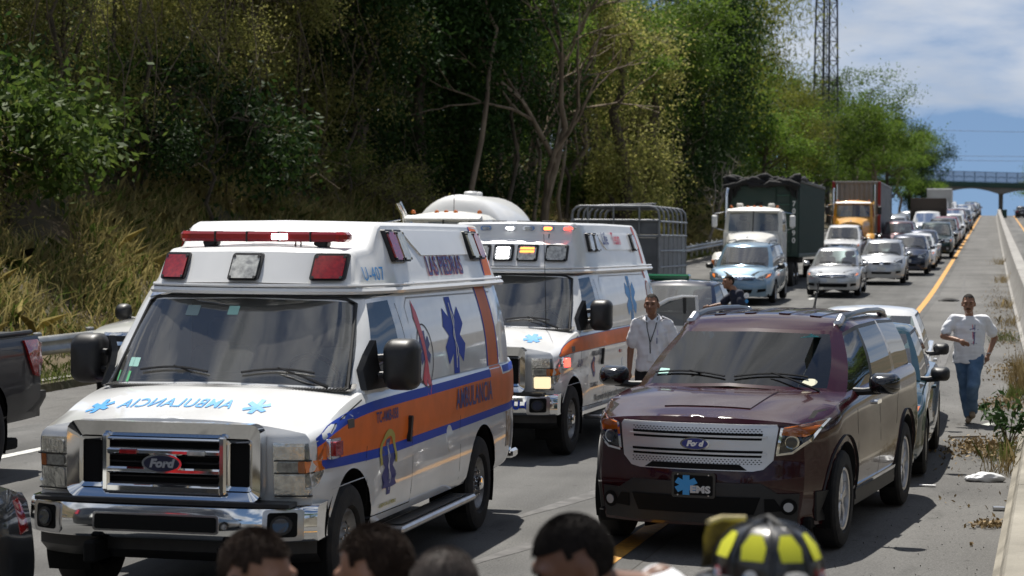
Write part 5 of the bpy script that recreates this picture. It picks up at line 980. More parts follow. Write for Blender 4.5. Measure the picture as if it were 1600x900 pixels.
def yellow_truck():
    YP = paint('lorry_yellow', (.62, .30, .02), .4, coat=.4, dirt=.2); CG = mat('container_grey', (.24, .25, .26), .6, var=.25, scale=1.5, c2=(.18, .185, .19)); RF = mat('red_frame', (.26, .012, .012), .5, var=.3, scale=4)
    loc = (-7.15, 107.5, gz(109) - .1); root = thing('tractor_truck', 'yellow long-nosed lorry with white cab roof pulling the grey container', 'truck', loc); cab_over(root, YP, 3.05, mirrors=BLACK); bogie(root, (5.0, 6.3))
    for s in (-1, 1): tube('exhaust_pipe', [(s * .98, 3.5, 1.0), (s * .98, 3.5, 3.9)], .06, CHROME, root, 10)
    t = thing('shipping_container', 'grey corrugated shipping container with red end frame behind the yellow lorry', 'container', (loc[0], loc[1] + 4.5, gz(112) - .1)); HW, Z0, Z1, L = 1.24, 1.30, 4.0, 12.2
    def corr(p0, p1, n, depth, nx):
        P0, P1 = Vector(p0), Vector(p1); rows_ = []
        for k in range(n * 4 + 1):
            d = depth if (k % 4) in (1, 2) else 0; q = P0.lerp(P1, k / (n * 4)) + Vector(nx) * d; rows_.append([(q.x, q.y, Z0 + .1), (q.x, q.y, Z1 - .1)])
        return MB().grid(rows_)
    corr((-HW + .1, .06, 0), (HW - .1, .06, 0), 9, .045, (0, -1, 0)).build('front_wall', CG, t, 15)
    for s in (-1, 1): corr((s * (HW - .06), .1, 0), (s * (HW - .06), L - .1, 0), 40, .04, (s, 0, 0)).build('side_wall', CG, t, 15)
    corr((-HW + .1, L - .06, 0), (HW - .1, L - .06, 0), 9, .03, (0, 1, 0)).build('rear_wall', CG, t, 15); box('container_roof', (0, L / 2, Z1 - .02), (2 * HW, L, .05), CG, t, .01); box('container_floor', (0, L / 2, Z0 + .06), (2 * HW, L, .12), DARK, t)
    for s in (-1, 1):
        for y in (.05, L - .05): box('corner_post', (s * (HW - .05), y, (Z0 + Z1) / 2), (.16, .16, Z1 - Z0), RF if y < 1 else CG, t, .015)
        box('bottom_rail', (s * (HW - .04), L / 2, Z0 + .05), (.10, L, .16), CG, t, .01); box('top_rail', (s * (HW - .04), L / 2, Z1 - .05), (.09, L, .09), CG, t, .01)
    for z in (Z0 + .05, Z1 - .05): box('end_rail', (0, .04, z), (2 * HW, .12, .12), CG, t, .01)
    ch = thing('container_chassis', 'dark trailer chassis carrying the grey container', 'trailer', (loc[0], loc[1] + 4.5, gz(112) - .1)); box('frame', (0, L / 2, 1.12), (1.0, L, .26), DARK, ch)
    for y in (9.6, 10.9):
        for s in (-1, 1): wheel(ch, s * .95, y, .50, .42, 'truck', s, .28, STEEL, 28)
def tanker():
    WP = paint('lorry_white', (.70, .69, .64)); TW = mat('tank_white', (.74, .74, .73), .35, coat=.4, var=.1, scale=1.2)
    root = thing('tank_truck', 'white tank truck with amber roof lights and a domed tank, behind the nearest ambulance', 'tank truck', (-11.55, 41.6, gz(44)), 0.); cab_over(root, WP, 2.80, stack=False, W=.95); bogie(root, (5.9,))
    tube('exhaust_stack', [(-1.10, 2.9, .9), (-1.10, 2.9, 2.55), (-1.12, 2.88, 2.75), (-1.22, 2.80, 2.98)], [.07, .07, .075, .08], CHROME, root, 12)
    b = MB(); prof = [(2.95 + .55 * (1 - math.cos(R(a))), 1.08 * math.sin(R(a))) for a in range(2, 91, 8)] + [(7.0 - .55 * (1 - math.cos(R(a))), 1.08 * math.sin(R(a))) for a in range(90, 1, -8)]; b.lathe(prof, 40, 'Y', (0, 0, 2.10)); b.build('tank', TW, root, 50)
    for y in (4.5, 4.95): MB().lathe([(0, .16), (.07, .16), (.10, .12), (.10, .005)], 14, 'Z', (.0, y, 3.17)).build('filler_cap', TW, root)
    for y in (3.5, 5.0, 6.4): box('tank_saddle', (0, y, 1.15), (1.5, .16, .45), STEEL, root)
    box('work_lamp', (-.05, 2.98, 2.62), (.42, .16, .14), CHROME, root, .03); box('roof_deflector', (.55, 3.0, 2.45), (.5, .5, .16), mat('grey_trim', (.3, .3, .3), .5), root, .05)
    tube('whip_antenna', [(.1, 2.6, 2.6), (.1, 2.62, 3.3)], .008, BLACK, root, 5); b = MB().box((0, 2.95, 2.35), (1.9, .05, .12)); b.build('light_bar_mount', CHROME, root)
    tube('side_pipe', [(-1.15, 3.0, 1.0), (-1.15, 6.8, 1.0)], .06, STEEL, root)
def livestock_truck():
    GP = mat('grey_paint', (.115, .12, .125), .5, var=.3, scale=3, c2=(.08, .082, .085)); TB = mat('pale_grey_tube', (.26, .27, .28), .45, .2, var=.3, scale=5)
    c = pickup_truck('pickup_truck', 'grey pickup pulling the livestock trailer, mostly hidden by the second ambulance', paint('grey_pickup_paint', (.18, .19, .2)), (-9.35, 46.9, gz(49)))
    t = thing('livestock_trailer', 'grey livestock trailer with tubular roof hoops and slatted sides', 'trailer', (-9.50, 53.2, gz(55.5))); HW, Z0, Z1, L = 1.13, .62, 2.86, 4.7; r = .032
    def hoop(y):
        P_ = [(-HW, y, Z0), (-HW, y, Z1 - .22)] + [(-HW + .22 * (1 - math.cos(R(a))), y, Z1 - .22 + .22 * math.sin(R(a))) for a in (30, 60, 90)] + [(HW - .22 * (1 - math.cos(R(a))), y, Z1 - .22 + .22 * math.sin(R(a))) for a in (90, 60, 30)] + [(HW, y, Z1 - .22), (HW, y, Z0)]
        return tube('roof_hoop', P_, r, TB, t, 8)
    for k in range(7): hoop(L * k / 6)
    for s in (-1, 1):
        tube('top_tube', [(s * (HW - .2), 0, Z1), (s * (HW - .2), L, Z1)], r * .8, TB, t)
        for z in (2.48, 2.12, 1.72, 1.30, .95): tube('side_bar', [(s * (HW + .03), 0, z), (s * (HW + .03), L, z)], r * .8, TB, t)
        for k in range(6): box('side_panel', (s * HW, L * (k + .5) / 6, 1.38), (.02, L / 6 - .10, 1.46), GP, t)
    for x in (-.72, -.05, .62): tube('front_post', [(x, -.03, 2.1), (x, -.03, Z1)], r * .8, TB, t)
    for z in (2.50, 2.10): tube('front_bar', [(-HW, -.04, z), (HW, -.04, z)], r * .9, TB, t)
    box('front_panel', (0, .01, 2.32), (2 * HW - .06, .03, .34), GP, t); box('front_panel', (0, .01, 1.35), (2 * HW - .06, .03, 1.42), GP, t); box('front_post_cover', (.1, -.03, 1.35), (.06, .03, 1.42), TB, t)
    for y in (1.1, 1.9): box('roof_plank', (.1 - .3 * (y - 1.1), y, Z1 + .06), (1.5, .35, .04), TB, t, rot=(0, -.03, 0))
    box('trailer_floor', (0, L / 2, Z0), (2 * HW, L, .1), DARK, t); box('rear_gate', (0, L, 1.4), (2 * HW - .1, .04, 1.5), GP, t); box('drawbar', (0, -.55, .55), (.12, 1.2, .12), DARK, t)
    for y in (2.0, 2.9):
        for s in (-1, 1): wheel(t, s * (HW - .18), y, .36, .22, 'truck', s, .2, STEEL, 26)
def police_cars():
    PW = paint('police_white', (.74, .74, .74)); NV = paint('police_navy', (.006, .008, .022))
    S = dict(SEDAN); S['L'] = 4.9; S['gs'] = DTINT
    k = 4.9 / 4.53; S['axles'] = (.97, 3.80); S['plan'] = [(y * k, w * 1.08) for y, w in SEDAN['plan']]
    for q in ('zb', 'zs', 'zt'): S[q] = [(y * k, z * 1.02) for y, z in SEDAN[q]]
    S['nodes'] = [(a * 1.07, b_ * k, c * 1.02, d * 1.08, e * k, f * 1.035, g_, n) for (a, b_, c, d, e, f, g_, n) in SEDAN['nodes']]; S['seams'] = (); S['handles'] = (); S['mirrorm'] = BLACK
    root = thing('police_car', 'navy police sedan with green roof light beyond the open white door', 'police car', (-5.72, 36.2, gz(38)), -.03); car('x', S, NV, root=root)
    lb = box('light_bar', (-.30, 2.62, 1.60), (.85, .28, .11), mat('green_lens', (.01, .14, .05), .15, coat=1.), root, .03)
    for x in (-.5, -.1): box('bar_foot', (x, 2.62, 1.53), (.08, .2, .06), BLACK, lb)
    box('roof_stripe', (.30, 2.35, 1.525), (.5, .12, .02), PW, root)
    root = thing('police_car', 'white patrol car with its driver door wide open, mostly behind the second ambulance', 'police car', (-6.55, 31.2, gz(33)), -.03); car('x', S, PW, root=root)
    # driver's door swung out, white frame round dark glass
    z0, z1 = .36, .99; o = MB().prism([(0, z0), (1.05, z0), (1.07, z1), (0, z1)], 'X', -.03, .03).build('front_door', PW, root); o.location = (.93, 1.52, 0); o.rotation_euler = (0, 0, -1.22)
    tube('door_frame', [(0, .02, .99), (-.04, .34, 1.26), (-.06, .60, 1.40), (-.07, .82, 1.45), (-.07, 1.05, 1.45), (-.02, 1.07, .99)], .032, PW, o, 6); mk('door_glass', [(0, .04, .99), (-.04, .35, 1.24), (-.06, .60, 1.38), (-.07, .82, 1.43), (-.07, 1.03, 1.43), (-.01, 1.05, .99)], [(0, 1, 2, 3, 4, 5)], DTINT, o, None); box('door_pillar', (-.05, .86, 1.21), (.03, .05, .44), BLACK, o)
    v, f = text_mesh('POLICIA', .075, .002, 1.); mk('door_lettering', [(.036, .62 + p[0], 1.06 * .8 + p[1]) for p in v], f, NAVY, o, None); v, f = text_mesh('911', .05, .002, 1.); mk('glass_lettering', [(-.03, .95 + p[0], 1.06 + p[1]) for p in v], f, WHITEI, o, None)

# ------------------------------------------------------------------ plants
def mesh_np(name, V, Fq, m, parent=None, smooth=False, **kw):
    me = bpy.data.meshes.new(name); V = np.asarray(V, np.float32); Fq = np.asarray(Fq, np.int32); k = Fq.shape[1]
    me.vertices.add(len(V)); me.vertices.foreach_set('co', V.ravel()); me.loops.add(Fq.size); me.loops.foreach_set('vertex_index', Fq.ravel())
    me.polygons.add(len(Fq)); me.polygons.foreach_set('loop_start', np.arange(0, Fq.size, k, dtype=np.int32)); me.polygons.foreach_set('loop_total', np.full(len(Fq), k, np.int32))
    if smooth: me.polygons.foreach_set('use_smooth', np.ones(len(Fq), bool))
    me.update(calc_edges=True); me.materials.append(m); return link(bpy.data.objects.new(name, me), parent, **kw)
def unit(v): return v / np.maximum(np.linalg.norm(v, axis=-1, keepdims=True), 1e-6)
def leaf_quads(C, size, r, outward=None, droop=.3, slim=.45, jitter=.5):
    """one folded diamond per leaf"""
    n = len(C); d = r.normal(size=(n, 3)); d[:, 2] -= droop
    q = r.normal(size=(n, 3)) * .75; q[:, 2] += .7
    if outward is not None: q += outward * .9; d += outward * .4
    d = unit(d); s = unit(np.cross(d, q)); L = size * (1 - jitter / 2 + jitter * r.random((n, 1))); w = L * slim
    V = np.stack([C - d * L / 2, C + s * w / 2, C + d * L / 2, C - s * w / 2], 1).reshape(-1, 3); return V, np.arange(4 * n).reshape(-1, 4)
def branchy(mb, p, q, r0, r1, r, wob=.12, n=5):
    p, q = Vector(p), Vector(q); L = (q - p).length; P = [p]
    for k in range(1, n): P.append(p.lerp(q, k / n) + Vector(r.normal(size=3)) * L * wob * .35 + Vector((0, 0, L * .06 * math.sin(math.pi * k / n))))
    P.append(q); mb.tube(P, [r0 + (r1 - r0) * k / n for k in range(n + 1)], 5 if r0 < .08 else 8, False); return P
BARK = mat('grey_brown_bark', (.13, .10, .07), .95, var=.5, scale=4, c2=(.05, .04, .028), bump=.8, bscale=18, aniso_z=.25)
PALEB = mat('pale_bark', (.30, .235, .165), .9, var=.5, scale=3, c2=(.15, .11, .075), bump=.6, bscale=14, aniso_z=.3)
DEADB = mat('bleached_wood', (.42, .37, .31), .9, var=.5, scale=4, c2=(.2, .17, .14)); TWIG = mat('dry_twig', (.16, .12, .08), .95, var=.5, scale=5, c2=(.08, .06, .04))
LEAF = dict(green=leafmat('green_leaves', (.06, .125, .016), (.175, .255, .038), .5), dark=leafmat('dark_leaves', (.016, .040, .010), (.054, .104, .023), .32), brown=leafmat('olive_dry_leaves', (.16, .18, .040), (.40, .37, .12), .48), bamboo=leafmat('yellow_green_leaves', (.11, .14, .02), (.22, .225, .042), .5), lime=leafmat('lime_leaves', (.065, .125, .018), (.155, .225, .036), .48), shrub=leafmat('shrub_leaves', (.045, .095, .015), (.155, .215, .045), .42))
def tree(kind, seed, H, Rc, base, nclump, per, leaf, rc, lm, bark, trunk_r=.2, flat=.75, twigs=0, droop=.3, slim=.45, drape=0., lean=0., shell=.45, limbs=16):
    """prototype tree: empty > trunk, crown (and twigs)"""
    r = np.random.default_rng(seed); root = bpy.data.objects.new(kind, None); root.empty_display_size = .4; col.objects.link(root)
    C = []; zc = (base + H) / 2; hz = (H - base) / 2; k = 0
    ph = r.uniform(0, 6.28, 6); fq = r.uniform(.5, 1.1, (6, 3)) * 3.2 / max(Rc, 1.)
    while len(C) < nclump and k < 40000:
        k += 1; u = unit(r.normal(size=3)); rad = r.random() ** shell; p = np.array([u[0] * Rc * rad, u[1] * Rc * rad, zc + u[2] * hz * rad])
        no = sum(math.sin(fq[i] @ p + ph[i]) for i in range(6)) / 6
        if no < -.12 and r.random() < .8: continue
        rad_here = math.hypot(p[0], p[1]); t = (p[2] - base) / (H - base)
        if rad_here > Rc * (.62 + .38 * math.sin(math.pi * min(1, max(.05, t * .85 + .12)))) * (1 + .25 * no): continue
        C.append(p)
    C = np.array(C); nb = max(8, len(C) // 5); boughs = C[:nb]; bi = r.integers(0, nb, len(C)); bi[:nb] = np.arange(nb); sp = Rc * .17
    C = boughs[bi] + r.normal(size=(len(C), 3)) * np.array([sp, sp, sp * .45]); b = MB(); top = Vector((lean * H * .8, 0, H * .80)); T = branchy(b, (0, 0, -.6), top, trunk_r, trunk_r * .25, r, .05, 9)
    order = r.permutation(len(C))
    for i in order[:limbs]:
        c = Vector(C[i]); z = max(base * .6, min(c.z - .15 * H * r.random() - .4, H * .72)); j = min(range(len(T)), key=lambda a: abs(T[a].z - z)); rr_ = trunk_r * (1 - .75 * j / 9) * .55
        Q = branchy(b, T[j], c, rr_, .02, r, .16, 5)
        for i2 in r.choice(len(C), 3):
            c2 = Vector(C[i2])
            if (c2 - c).length < Rc * .7: branchy(b, Q[3], c2, .03, .008, r, .18, 4)
    b.build('trunk', bark, root, 60)
    n = per * len(C); ci = np.repeat(np.arange(len(C)), per); off = r.normal(size=(n, 3)) * rc * (.55 + .9 * r.random((len(C), 1)))[ci]; off[:, 2] *= flat
    if drape: off[:, 2] -= np.abs(r.normal(size=n)) * drape
    P = C[ci] + off; P[:, 2] = np.maximum(P[:, 2], .05); V, Fq = leaf_quads(P, leaf, r, unit(P - (boughs[bi][ci] - np.array([0, 0, sp * .6]))), droop, slim); mesh_np('crown', V, Fq, lm, root)
    if twigs:
        tb = MB()
        for i in range(twigs):
            c = Vector(C[r.integers(len(C))]) + Vector(r.normal(size=3)) * rc; d = Vector(r.normal(size=3)); d.z = d.z * .7 - .2; d.normalize(); L = r.uniform(.5, 1.7); e = c + d * L; g1 = c.lerp(e, .35) + Vector(r.normal(size=3)) * L * .12; g2 = c.lerp(e, .7) + Vector(r.normal(size=3)) * L * .16 + Vector((0, 0, -.1 * L)); tb.tube([c, g1, g2, e], [.010, .008, .006, .003], 3, False)
        o = tb.build('twigs', TWIG, root, None); o['kind'] = 'stuff'
    return root
def dead_tree(seed, H, m=DEADB, spread=.55, trunk_r=.10, trunk=.36):
    r = np.random.default_rng(seed); root = bpy.data.objects.new('bare_tree', None); col.objects.link(root); b = MB()
    def grow(p, d, L, rad, dep):
        P = [p]; q = p
        for k in range(4):
            d = (d + Vector(r.normal(size=3)) * .16 + Vector((0, 0, .03))).normalized(); q = q + d * L / 4; P.append(q)
        b.tube(P, [rad * (1 - .10 * k) for k in range(5)], 6 if dep < 2 else 4, False)
        if dep < 4:
            for _ in range(3 if dep < 2 else 2):
                nd = (d + Vector(r.normal(size=3)) * spread).normalized(); grow(P[r.integers(2, 5)], nd, L * r.uniform(.55, .8), rad * .58, dep + 1)
    grow(Vector((0, 0, -.4)), Vector((.1, 0, 1)), H * trunk, trunk_r, 0); b.build('trunk', m, root, 60); return root
def build_plants():
    protos = dict(
        green1=tree('leafy_tree', 11, 11.5, 4.0, 2.2, 125, 200, .19, .50, LEAF['green'], BARK, .22, .7, limbs=22), green2=tree('leafy_tree', 12, 12.5, 4.6, 1.6, 140, 190, .20, .55, LEAF['green'], BARK, .25, .7, twigs=60, limbs=22), lime=tree('leafy_tree', 13, 10.0, 3.7, 2.6, 80, 200, .16, .48, LEAF['lime'], PALEB, .17, .38, droop=.1, limbs=22, shell=.6),
        dark1=tree('dense_tree', 14, 13.0, 4.3, 1.0, 165, 190, .20, .60, LEAF['dark'], BARK, .25, .8, drape=.5), dark2=tree('dense_tree', 15, 12.0, 3.4, .6, 150, 180, .18, .50, LEAF['dark'], BARK, .22, 1.1, drape=.9, twigs=70),
        brown1=tree('vine_tangled_tree', 16, 10.5, 3.6, .4, 150, 190, .125, .46, LEAF['brown'], BARK, .16, .9, twigs=420, drape=.3), brown2=tree('vine_tangled_tree', 17, 11.5, 3.2, .8, 135, 190, .125, .45, LEAF['brown'], BARK, .15, .9, twigs=380, drape=.4, lean=.08),
        bamboo=tree('feathery_tree', 18, 13.0, 3.4, 4.5, 120, 130, .30, .75, LEAF['bamboo'], BARK, .12, .8, droop=1.2, slim=.16, drape=.8), pale=tree('tall_pale_tree', 19, 13.5, 4.2, 5.0, 60, 190, .15, .46, LEAF['lime'], PALEB, .26, .35, droop=.1, limbs=26, shell=.7, lean=.03),
        shrub1=tree('shrub', 20, 2.6, 1.5, .1, 46, 70, .15, .34, LEAF['shrub'], BARK, .05, .8, limbs=8), shrub2=tree('shrub', 21, 3.4, 1.7, .1, 50, 75, .16, .36, LEAF['dark'], BARK, .06, .9, limbs=8, twigs=40), shrub3=tree('shrub', 22, 2.4, 1.6, .05, 46, 60, .11, .36, LEAF['brown'], BARK, .04, .8, twigs=150, limbs=8), shrub4=tree('shrub', 23, 1.6, 1.1, .05, 34, 60, .13, .28, LEAF['lime'], BARK, .03, .7, limbs=6),
        pole=tree('slender_tree', 41, 12.5, 2.6, 8.0, 40, 150, .15, .42, LEAF['lime'], PALEB, .11, .4, limbs=10, lean=.04), pole2=tree('slender_tree', 42, 11.5, 2.2, 6.5, 36, 150, .15, .42, LEAF['green'], BARK, .09, .5, limbs=10, lean=-.05),
        vine=tree('vine_column_tree', 26, 10.5, 1.3, .4, 110, 95, .15, .42, LEAF['brown'], BARK, .30, 1.1, twigs=200, drape=.5, limbs=10),
        dead1=dead_tree(24, 8.0), dead2=dead_tree(25, 7.0, spread=.7), bare=dead_tree(35, 13.5, PALEB, .33, .20, .46))
    used = set()
    def put(kind, x, y, label, category='tree', group=None, s=1., rz=None, dz=0.):
        p = protos[kind]; o = p if kind not in used else copy_tree(p); used.add(kind); o.location = (x, y, gz(y) + bank(x, y) + dz - .15); o.rotation_euler = (0, 0, random.uniform(0, 6.28) if rz is None else rz); o.scale = (s, s, s * random.uniform(.94, 1.06)); o['label'] = label; o['category'] = category
        if group: o['group'] = group
        elif 'group' in o: del o['group']
        return o
    LOOK = dict(pole='slender pale-trunked', pole2='slender grey-trunked', green1='green leafy', green2='broad green', lime='light green', dark1='dark dense', dark2='dark drooping', brown1='brown tangled', brown2='olive twiggy', shrub1='green leafy', shrub2='tall dark', shrub3='dry brown', shrub4='low light green')
    def zone(x, y):
        px = 800 + F_PX * math.tan(YAW - math.atan(-x / y)); return 'left of the nearest ambulance' if px < 250 else 'behind the nearest ambulance' if px < 560 else 'behind the white tank' if px < 850 else 'behind the livestock trailer' if px < 1080 else 'behind the green trailer' if px < 1290 else 'beyond the grey container'
    def at(px, y): return -y * math.tan(YAW - math.atan((px - 800) / F_PX))
    # front row, left to right: (kind, bearing as seen from the median, distance from the median, size, label)
    for kind, px, X, s, lab in (
        ('shrub1', 12, 19.4, 1.5, 'bright leafy tall bush at the left edge of the picture'), ('brown1', 95, 21.5, .66, 'brown vine-tangled tree nearest the left edge, above the dark pickup'), ('brown2', 175, 22.5, .66, 'olive twiggy tree above the white pickup on the shoulder'), ('brown1', 262, 21.5, .74, 'brown vine-tangled tree above the left end of the light bar'), ('shrub2', 330, 19.5, 1.25, 'dark bushy tree with vines above the nearest ambulance roof'), ('brown2', 385, 21.5, .82, 'tall olive twiggy tree above the middle of the nearest ambulance'), ('brown1', 462, 21.5, .92, 'brown tangled tree just left of the very dark tree'),
        ('dark1', 560, 20.5, 1.05, 'very dark dense tree above the exhaust of the tank truck'), ('dark1', 650, 20.0, 1.05, 'largest very dark tree directly above the white tank'), ('dark2', 725, 19.0, 1.0, 'dark drooping tree just right of the white tank'),
        ('bare', 842, 16.4, .95, 'pale trunked bare tree leaning up right of the white tank'), ('pale', 800, 19.5, 1.0, 'tall tree with thin pale trunk behind the bare trunk'), ('lime', 900, 19.5, 1.2, 'light green layered tree above the livestock trailer'), ('lime', 985, 18.5, 1.3, 'light green layered tree just right of the livestock trailer'), ('vine', 972, 16.6, 1.2, 'vine-wrapped column tree behind the livestock trailer'), ('vine', 1018, 16.6, 1.25, 'second vine-wrapped column tree right of the livestock trailer'), ('dark2', 1060, 18.0, 1.4, 'dark vine-clad tree between the livestock trailer and the green trailer'), ('bare', 806, 17.6, .8, 'second pale bare tree just left of the leaning trunk'), ('bare', 1005, 17.5, .8, 'thin pale bare tree above the right end of the livestock trailer'), ('dead1', 1100, 15.6, 1.0, 'bleached bare tree left of the green trailer'), ('dead2', 1140, 15.4, 1.0, 'bleached bare branches spreading above the green trailer tarpaulin'), ('bamboo', 1118, 18.0, 1.42, 'feathery yellow-green tree high above the green trailer'),
        ('green1', 1192, 17.0, 1.02, 'green tree right above the green trailer'), ('bamboo', 1225, 16.4, 1.0, 'shorter feathery olive tree behind the green trailer'), ('green2', 1258, 16.2, 1.0, 'broad green tree just left of the lattice tower'), ('green1', 1292, 15.6, 1.3, 'tall green tree in front of the lattice tower'), ('green2', 1330, 15.2, 1.42, 'broad dark green tree right of the lattice tower'), ('lime', 1362, 14.8, 1.5, 'light green tree above the grey container'), ('green1', 1384, 14.4, 1.3, 'green tree just right of the grey container'), ('lime', 1404, 14.2, 1.35, 'pale green tree over the far part of the queue'), ('dark1', 1420, 14.0, 1.35, 'rounded dark tree near the end of the tree line'), ('green1', 1438, 13.4, 1.05, 'last green tree before the overpass')):
        y = X / math.tan(YAW - math.atan((px - 800) / F_PX)); put(kind, -X, y, lab, s=s)
    for k in range(26):
        px = 745 + 15.5 * k + random.uniform(-6, 6); X = random.uniform(16.6, 20.5); y = X / math.tan(YAW - math.atan((px - 800) / F_PX)); kind = ('pole', 'pole2')[k % 2]; put(kind, -X, y, LOOK[kind] + ' tree among the trunks ' + zone(-X, y), 'tree', 'slender trunks standing in the dry grass', s=random.uniform(.85, 1.2))
    for k in range(12):
        px = 70 + 58 * k + random.uniform(-15, 15); X = random.uniform(20.0, 22.0); y = X / math.tan(YAW - math.atan((px - 800) / F_PX)); put('pole2', -X, y, LOOK['pole2'] + ' tree in front of the thicket ' + zone(-X, y), 'tree', 'slender trunks in front of the thicket', s=random.uniform(.8, 1.0))
    # hanging vines as thin ropes in front of the thicket
    rv = np.random.default_rng(77)
    for q in range(3):
        vb = MB(); x_lo, x_hi = ((60, 300), (300, 560), (560, 1080))[q]
        for k in range(70 if q < 2 else 90):
            px = rv.uniform(x_lo, x_hi); X = rv.uniform(18.8, 21.5); y = X / math.tan(YAW - math.atan((px - 800) / F_PX)); z0 = gz(y) + bank(-X, y); h = rv.uniform(4, 10); p = Vector((-X, y, z0 + h)); P_ = [p]
            L = rv.uniform(1.5, 4.5); d = Vector((rv.normal() * .25, rv.normal() * .25, -1))
            for j in range(5): d = (d + Vector(rv.normal(size=3)) * .16).normalized(); p = p + d * L / 5; P_.append(p)
            vb.tube(P_, [.016, .014, .013, .011, .009, .006], 4, False)
        vb.build('hanging_vines', TWIG, None, None, label=('dry vines hanging in front of the thicket left of the ambulances', 'dry vines hanging above the nearest ambulance', 'dry vines hanging among the dark trees and pale trunks')[q], category='vines', kind='stuff')
    # thicket behind, in two rows
    L2 = 'tree in the crowded back rows of the roadside forest'; G2 = 'back rows of the roadside forest'
    for k in range(46):
        t = k / 45; y = 36 + 200 * t ** 1.25; q = at(5, y) if False else None
        for row, dx in ((0, -25.5), (1, -31.5)):
            kind = ('brown1', 'dark2', 'green2', 'brown2', 'dark1', 'green1')[(k * 2 + row * 3) % 6]
            if 57 < y < 78: kind = ('dark1', 'dark2')[k % 2]
            if 78 < y < 100: kind = ('brown2', 'dark2', 'green1')[k % 3]
            if y > 120: kind = ('green1', 'green2', 'lime', 'dark1')[(k + row) % 4]
            x = dx + random.uniform(-1.6, 1.6); yy = y + random.uniform(-1.5, 1.5) + row * 4
            if yy < 42 and x > -23: continue
            put(kind, x, yy, LOOK[kind] + ' tree in the back rows of the forest ' + zone(x, yy), 'tree', G2, s=random.uniform(.85, 1.1) * ((.62 if y < 58 else 1.0) if row == 0 else (.68 if y < 58 else 1.1) if y < 105 else .72))
    for k in range(9): put(('green1', 'green2', 'dark1')[k % 3], -17.5 - random.uniform(0, 4), 228 + 14 * k, 'small tree filling the end of the tree line beyond the grey container', 'tree', G2, s=random.uniform(.55, .72))
    # undergrowth on the bank
    L3 = 'leafy shrub in the undergrowth at the foot of the wooded bank'; G3 = 'undergrowth shrubs on the bank'
    for k in range(150):
        t = (k + .5) / 150; y = 29 + 190 * t ** 1.5; x = (-18.4 if y > 62 else -20.3) - random.uniform(0, 4.2)
        kind = random.choice(('shrub1', 'shrub2', 'shrub3', 'shrub3') if y < 70 else ('shrub1', 'shrub3', 'shrub4', 'shrub2'))
        if 72 < y < 110 and x > -20.5 and random.random() < .7: continue
        put(kind, x, y, LOOK[kind] + ' shrub on the bank ' + zone(x, y), 'shrub', G3, s=random.uniform(.7, 1.25))
    for k, o in enumerate(()): pass
    put('green2', 13.8, 520, 'round tree at the right edge beyond the overpass', s=1.7)
    for k in range(16): put(('green2', 'green1', 'dark1', 'lime')[k % 4], 19 + random.uniform(0, 5), -24 + 6.2 * k, 'tree beyond the opposite carriageway, outside the picture to the right', 'tree', 'trees beyond the opposite carriageway', s=random.uniform(.75, 1.0))
    for kind in protos:
        if kind not in used: 
            for o in [protos[kind]] + list(all_children(protos[kind])): bpy.data.objects.remove(o)
    # tall dry grass on the bank and short grass behind the kerb
    r = np.random.default_rng(5)
    def grass(name, label, n, xr, yr, h, w, m, power=1.6, clump=.0):
        y = yr[0] + (yr[1] - yr[0]) * r.random(n) ** power; x = xr[0] + (xr[1] - xr[0]) * r.random(n)
        if clump:
            nz = np.sin(x * 1.9 + y * .7) + np.sin(x * .8 - y * 1.3 + 2) + np.sin(y * .45 + x * 2.3); keep = nz + r.normal(size=n) * .7 > clump - .6; x, y = x[keep], y[keep]; n = len(x)
        z = np.array([gz(b_) + bank(a, b_) for a, b_ in zip(x, y)]); B = np.stack([x, y, z], 1); hh = h * (.45 + .8 * r.random((n, 1))); d = r.normal(size=(n, 3)) * .38; d[:, 2] = 1; d = unit(d); s = unit(np.cross(d, r.normal(size=(n, 3)))) * w; bend_ = r.normal(size=(n, 3)) * hh * .28; bend_[:, 2] = -np.abs(bend_[:, 2]) * .5; M_ = B + d * hh * .6; T_ = B + d * hh + bend_
        V = np.stack([B - s, B + s, M_ + s * .8, T_, M_ - s * .8], 1).reshape(-1, 3); mesh_np(name, V, np.arange(5 * n).reshape(-1, 5), m, None, label=label, category='grass', kind='stuff')
    grass('dry_grass', 'tall dry yellow-brown grass covering the bank below the trees', 80000, (-22, -15.3), (26, 150), .66, .015, leafmat('dry_grass_blades', (.24, .195, .07), (.50, .42, .17), .35), 1.5, .3)
    grass('green_grass', 'green and olive weeds mixed into the dry bank grass', 36000, (-20.5, -15.2), (27, 170), .55, .016, leafmat('weed_blades', (.08, .13, .02), (.20, .24, .06), .4), 1.4, .5)
    grass('verge_grass', 'short green grass on the strip between kerb and guardrail', 14000, (-15.6, -13.95), (24, 110), .18, .008, leafmat('verge_blades', (.06, .09, .02), (.15, .17, .05), .3), 1.3)

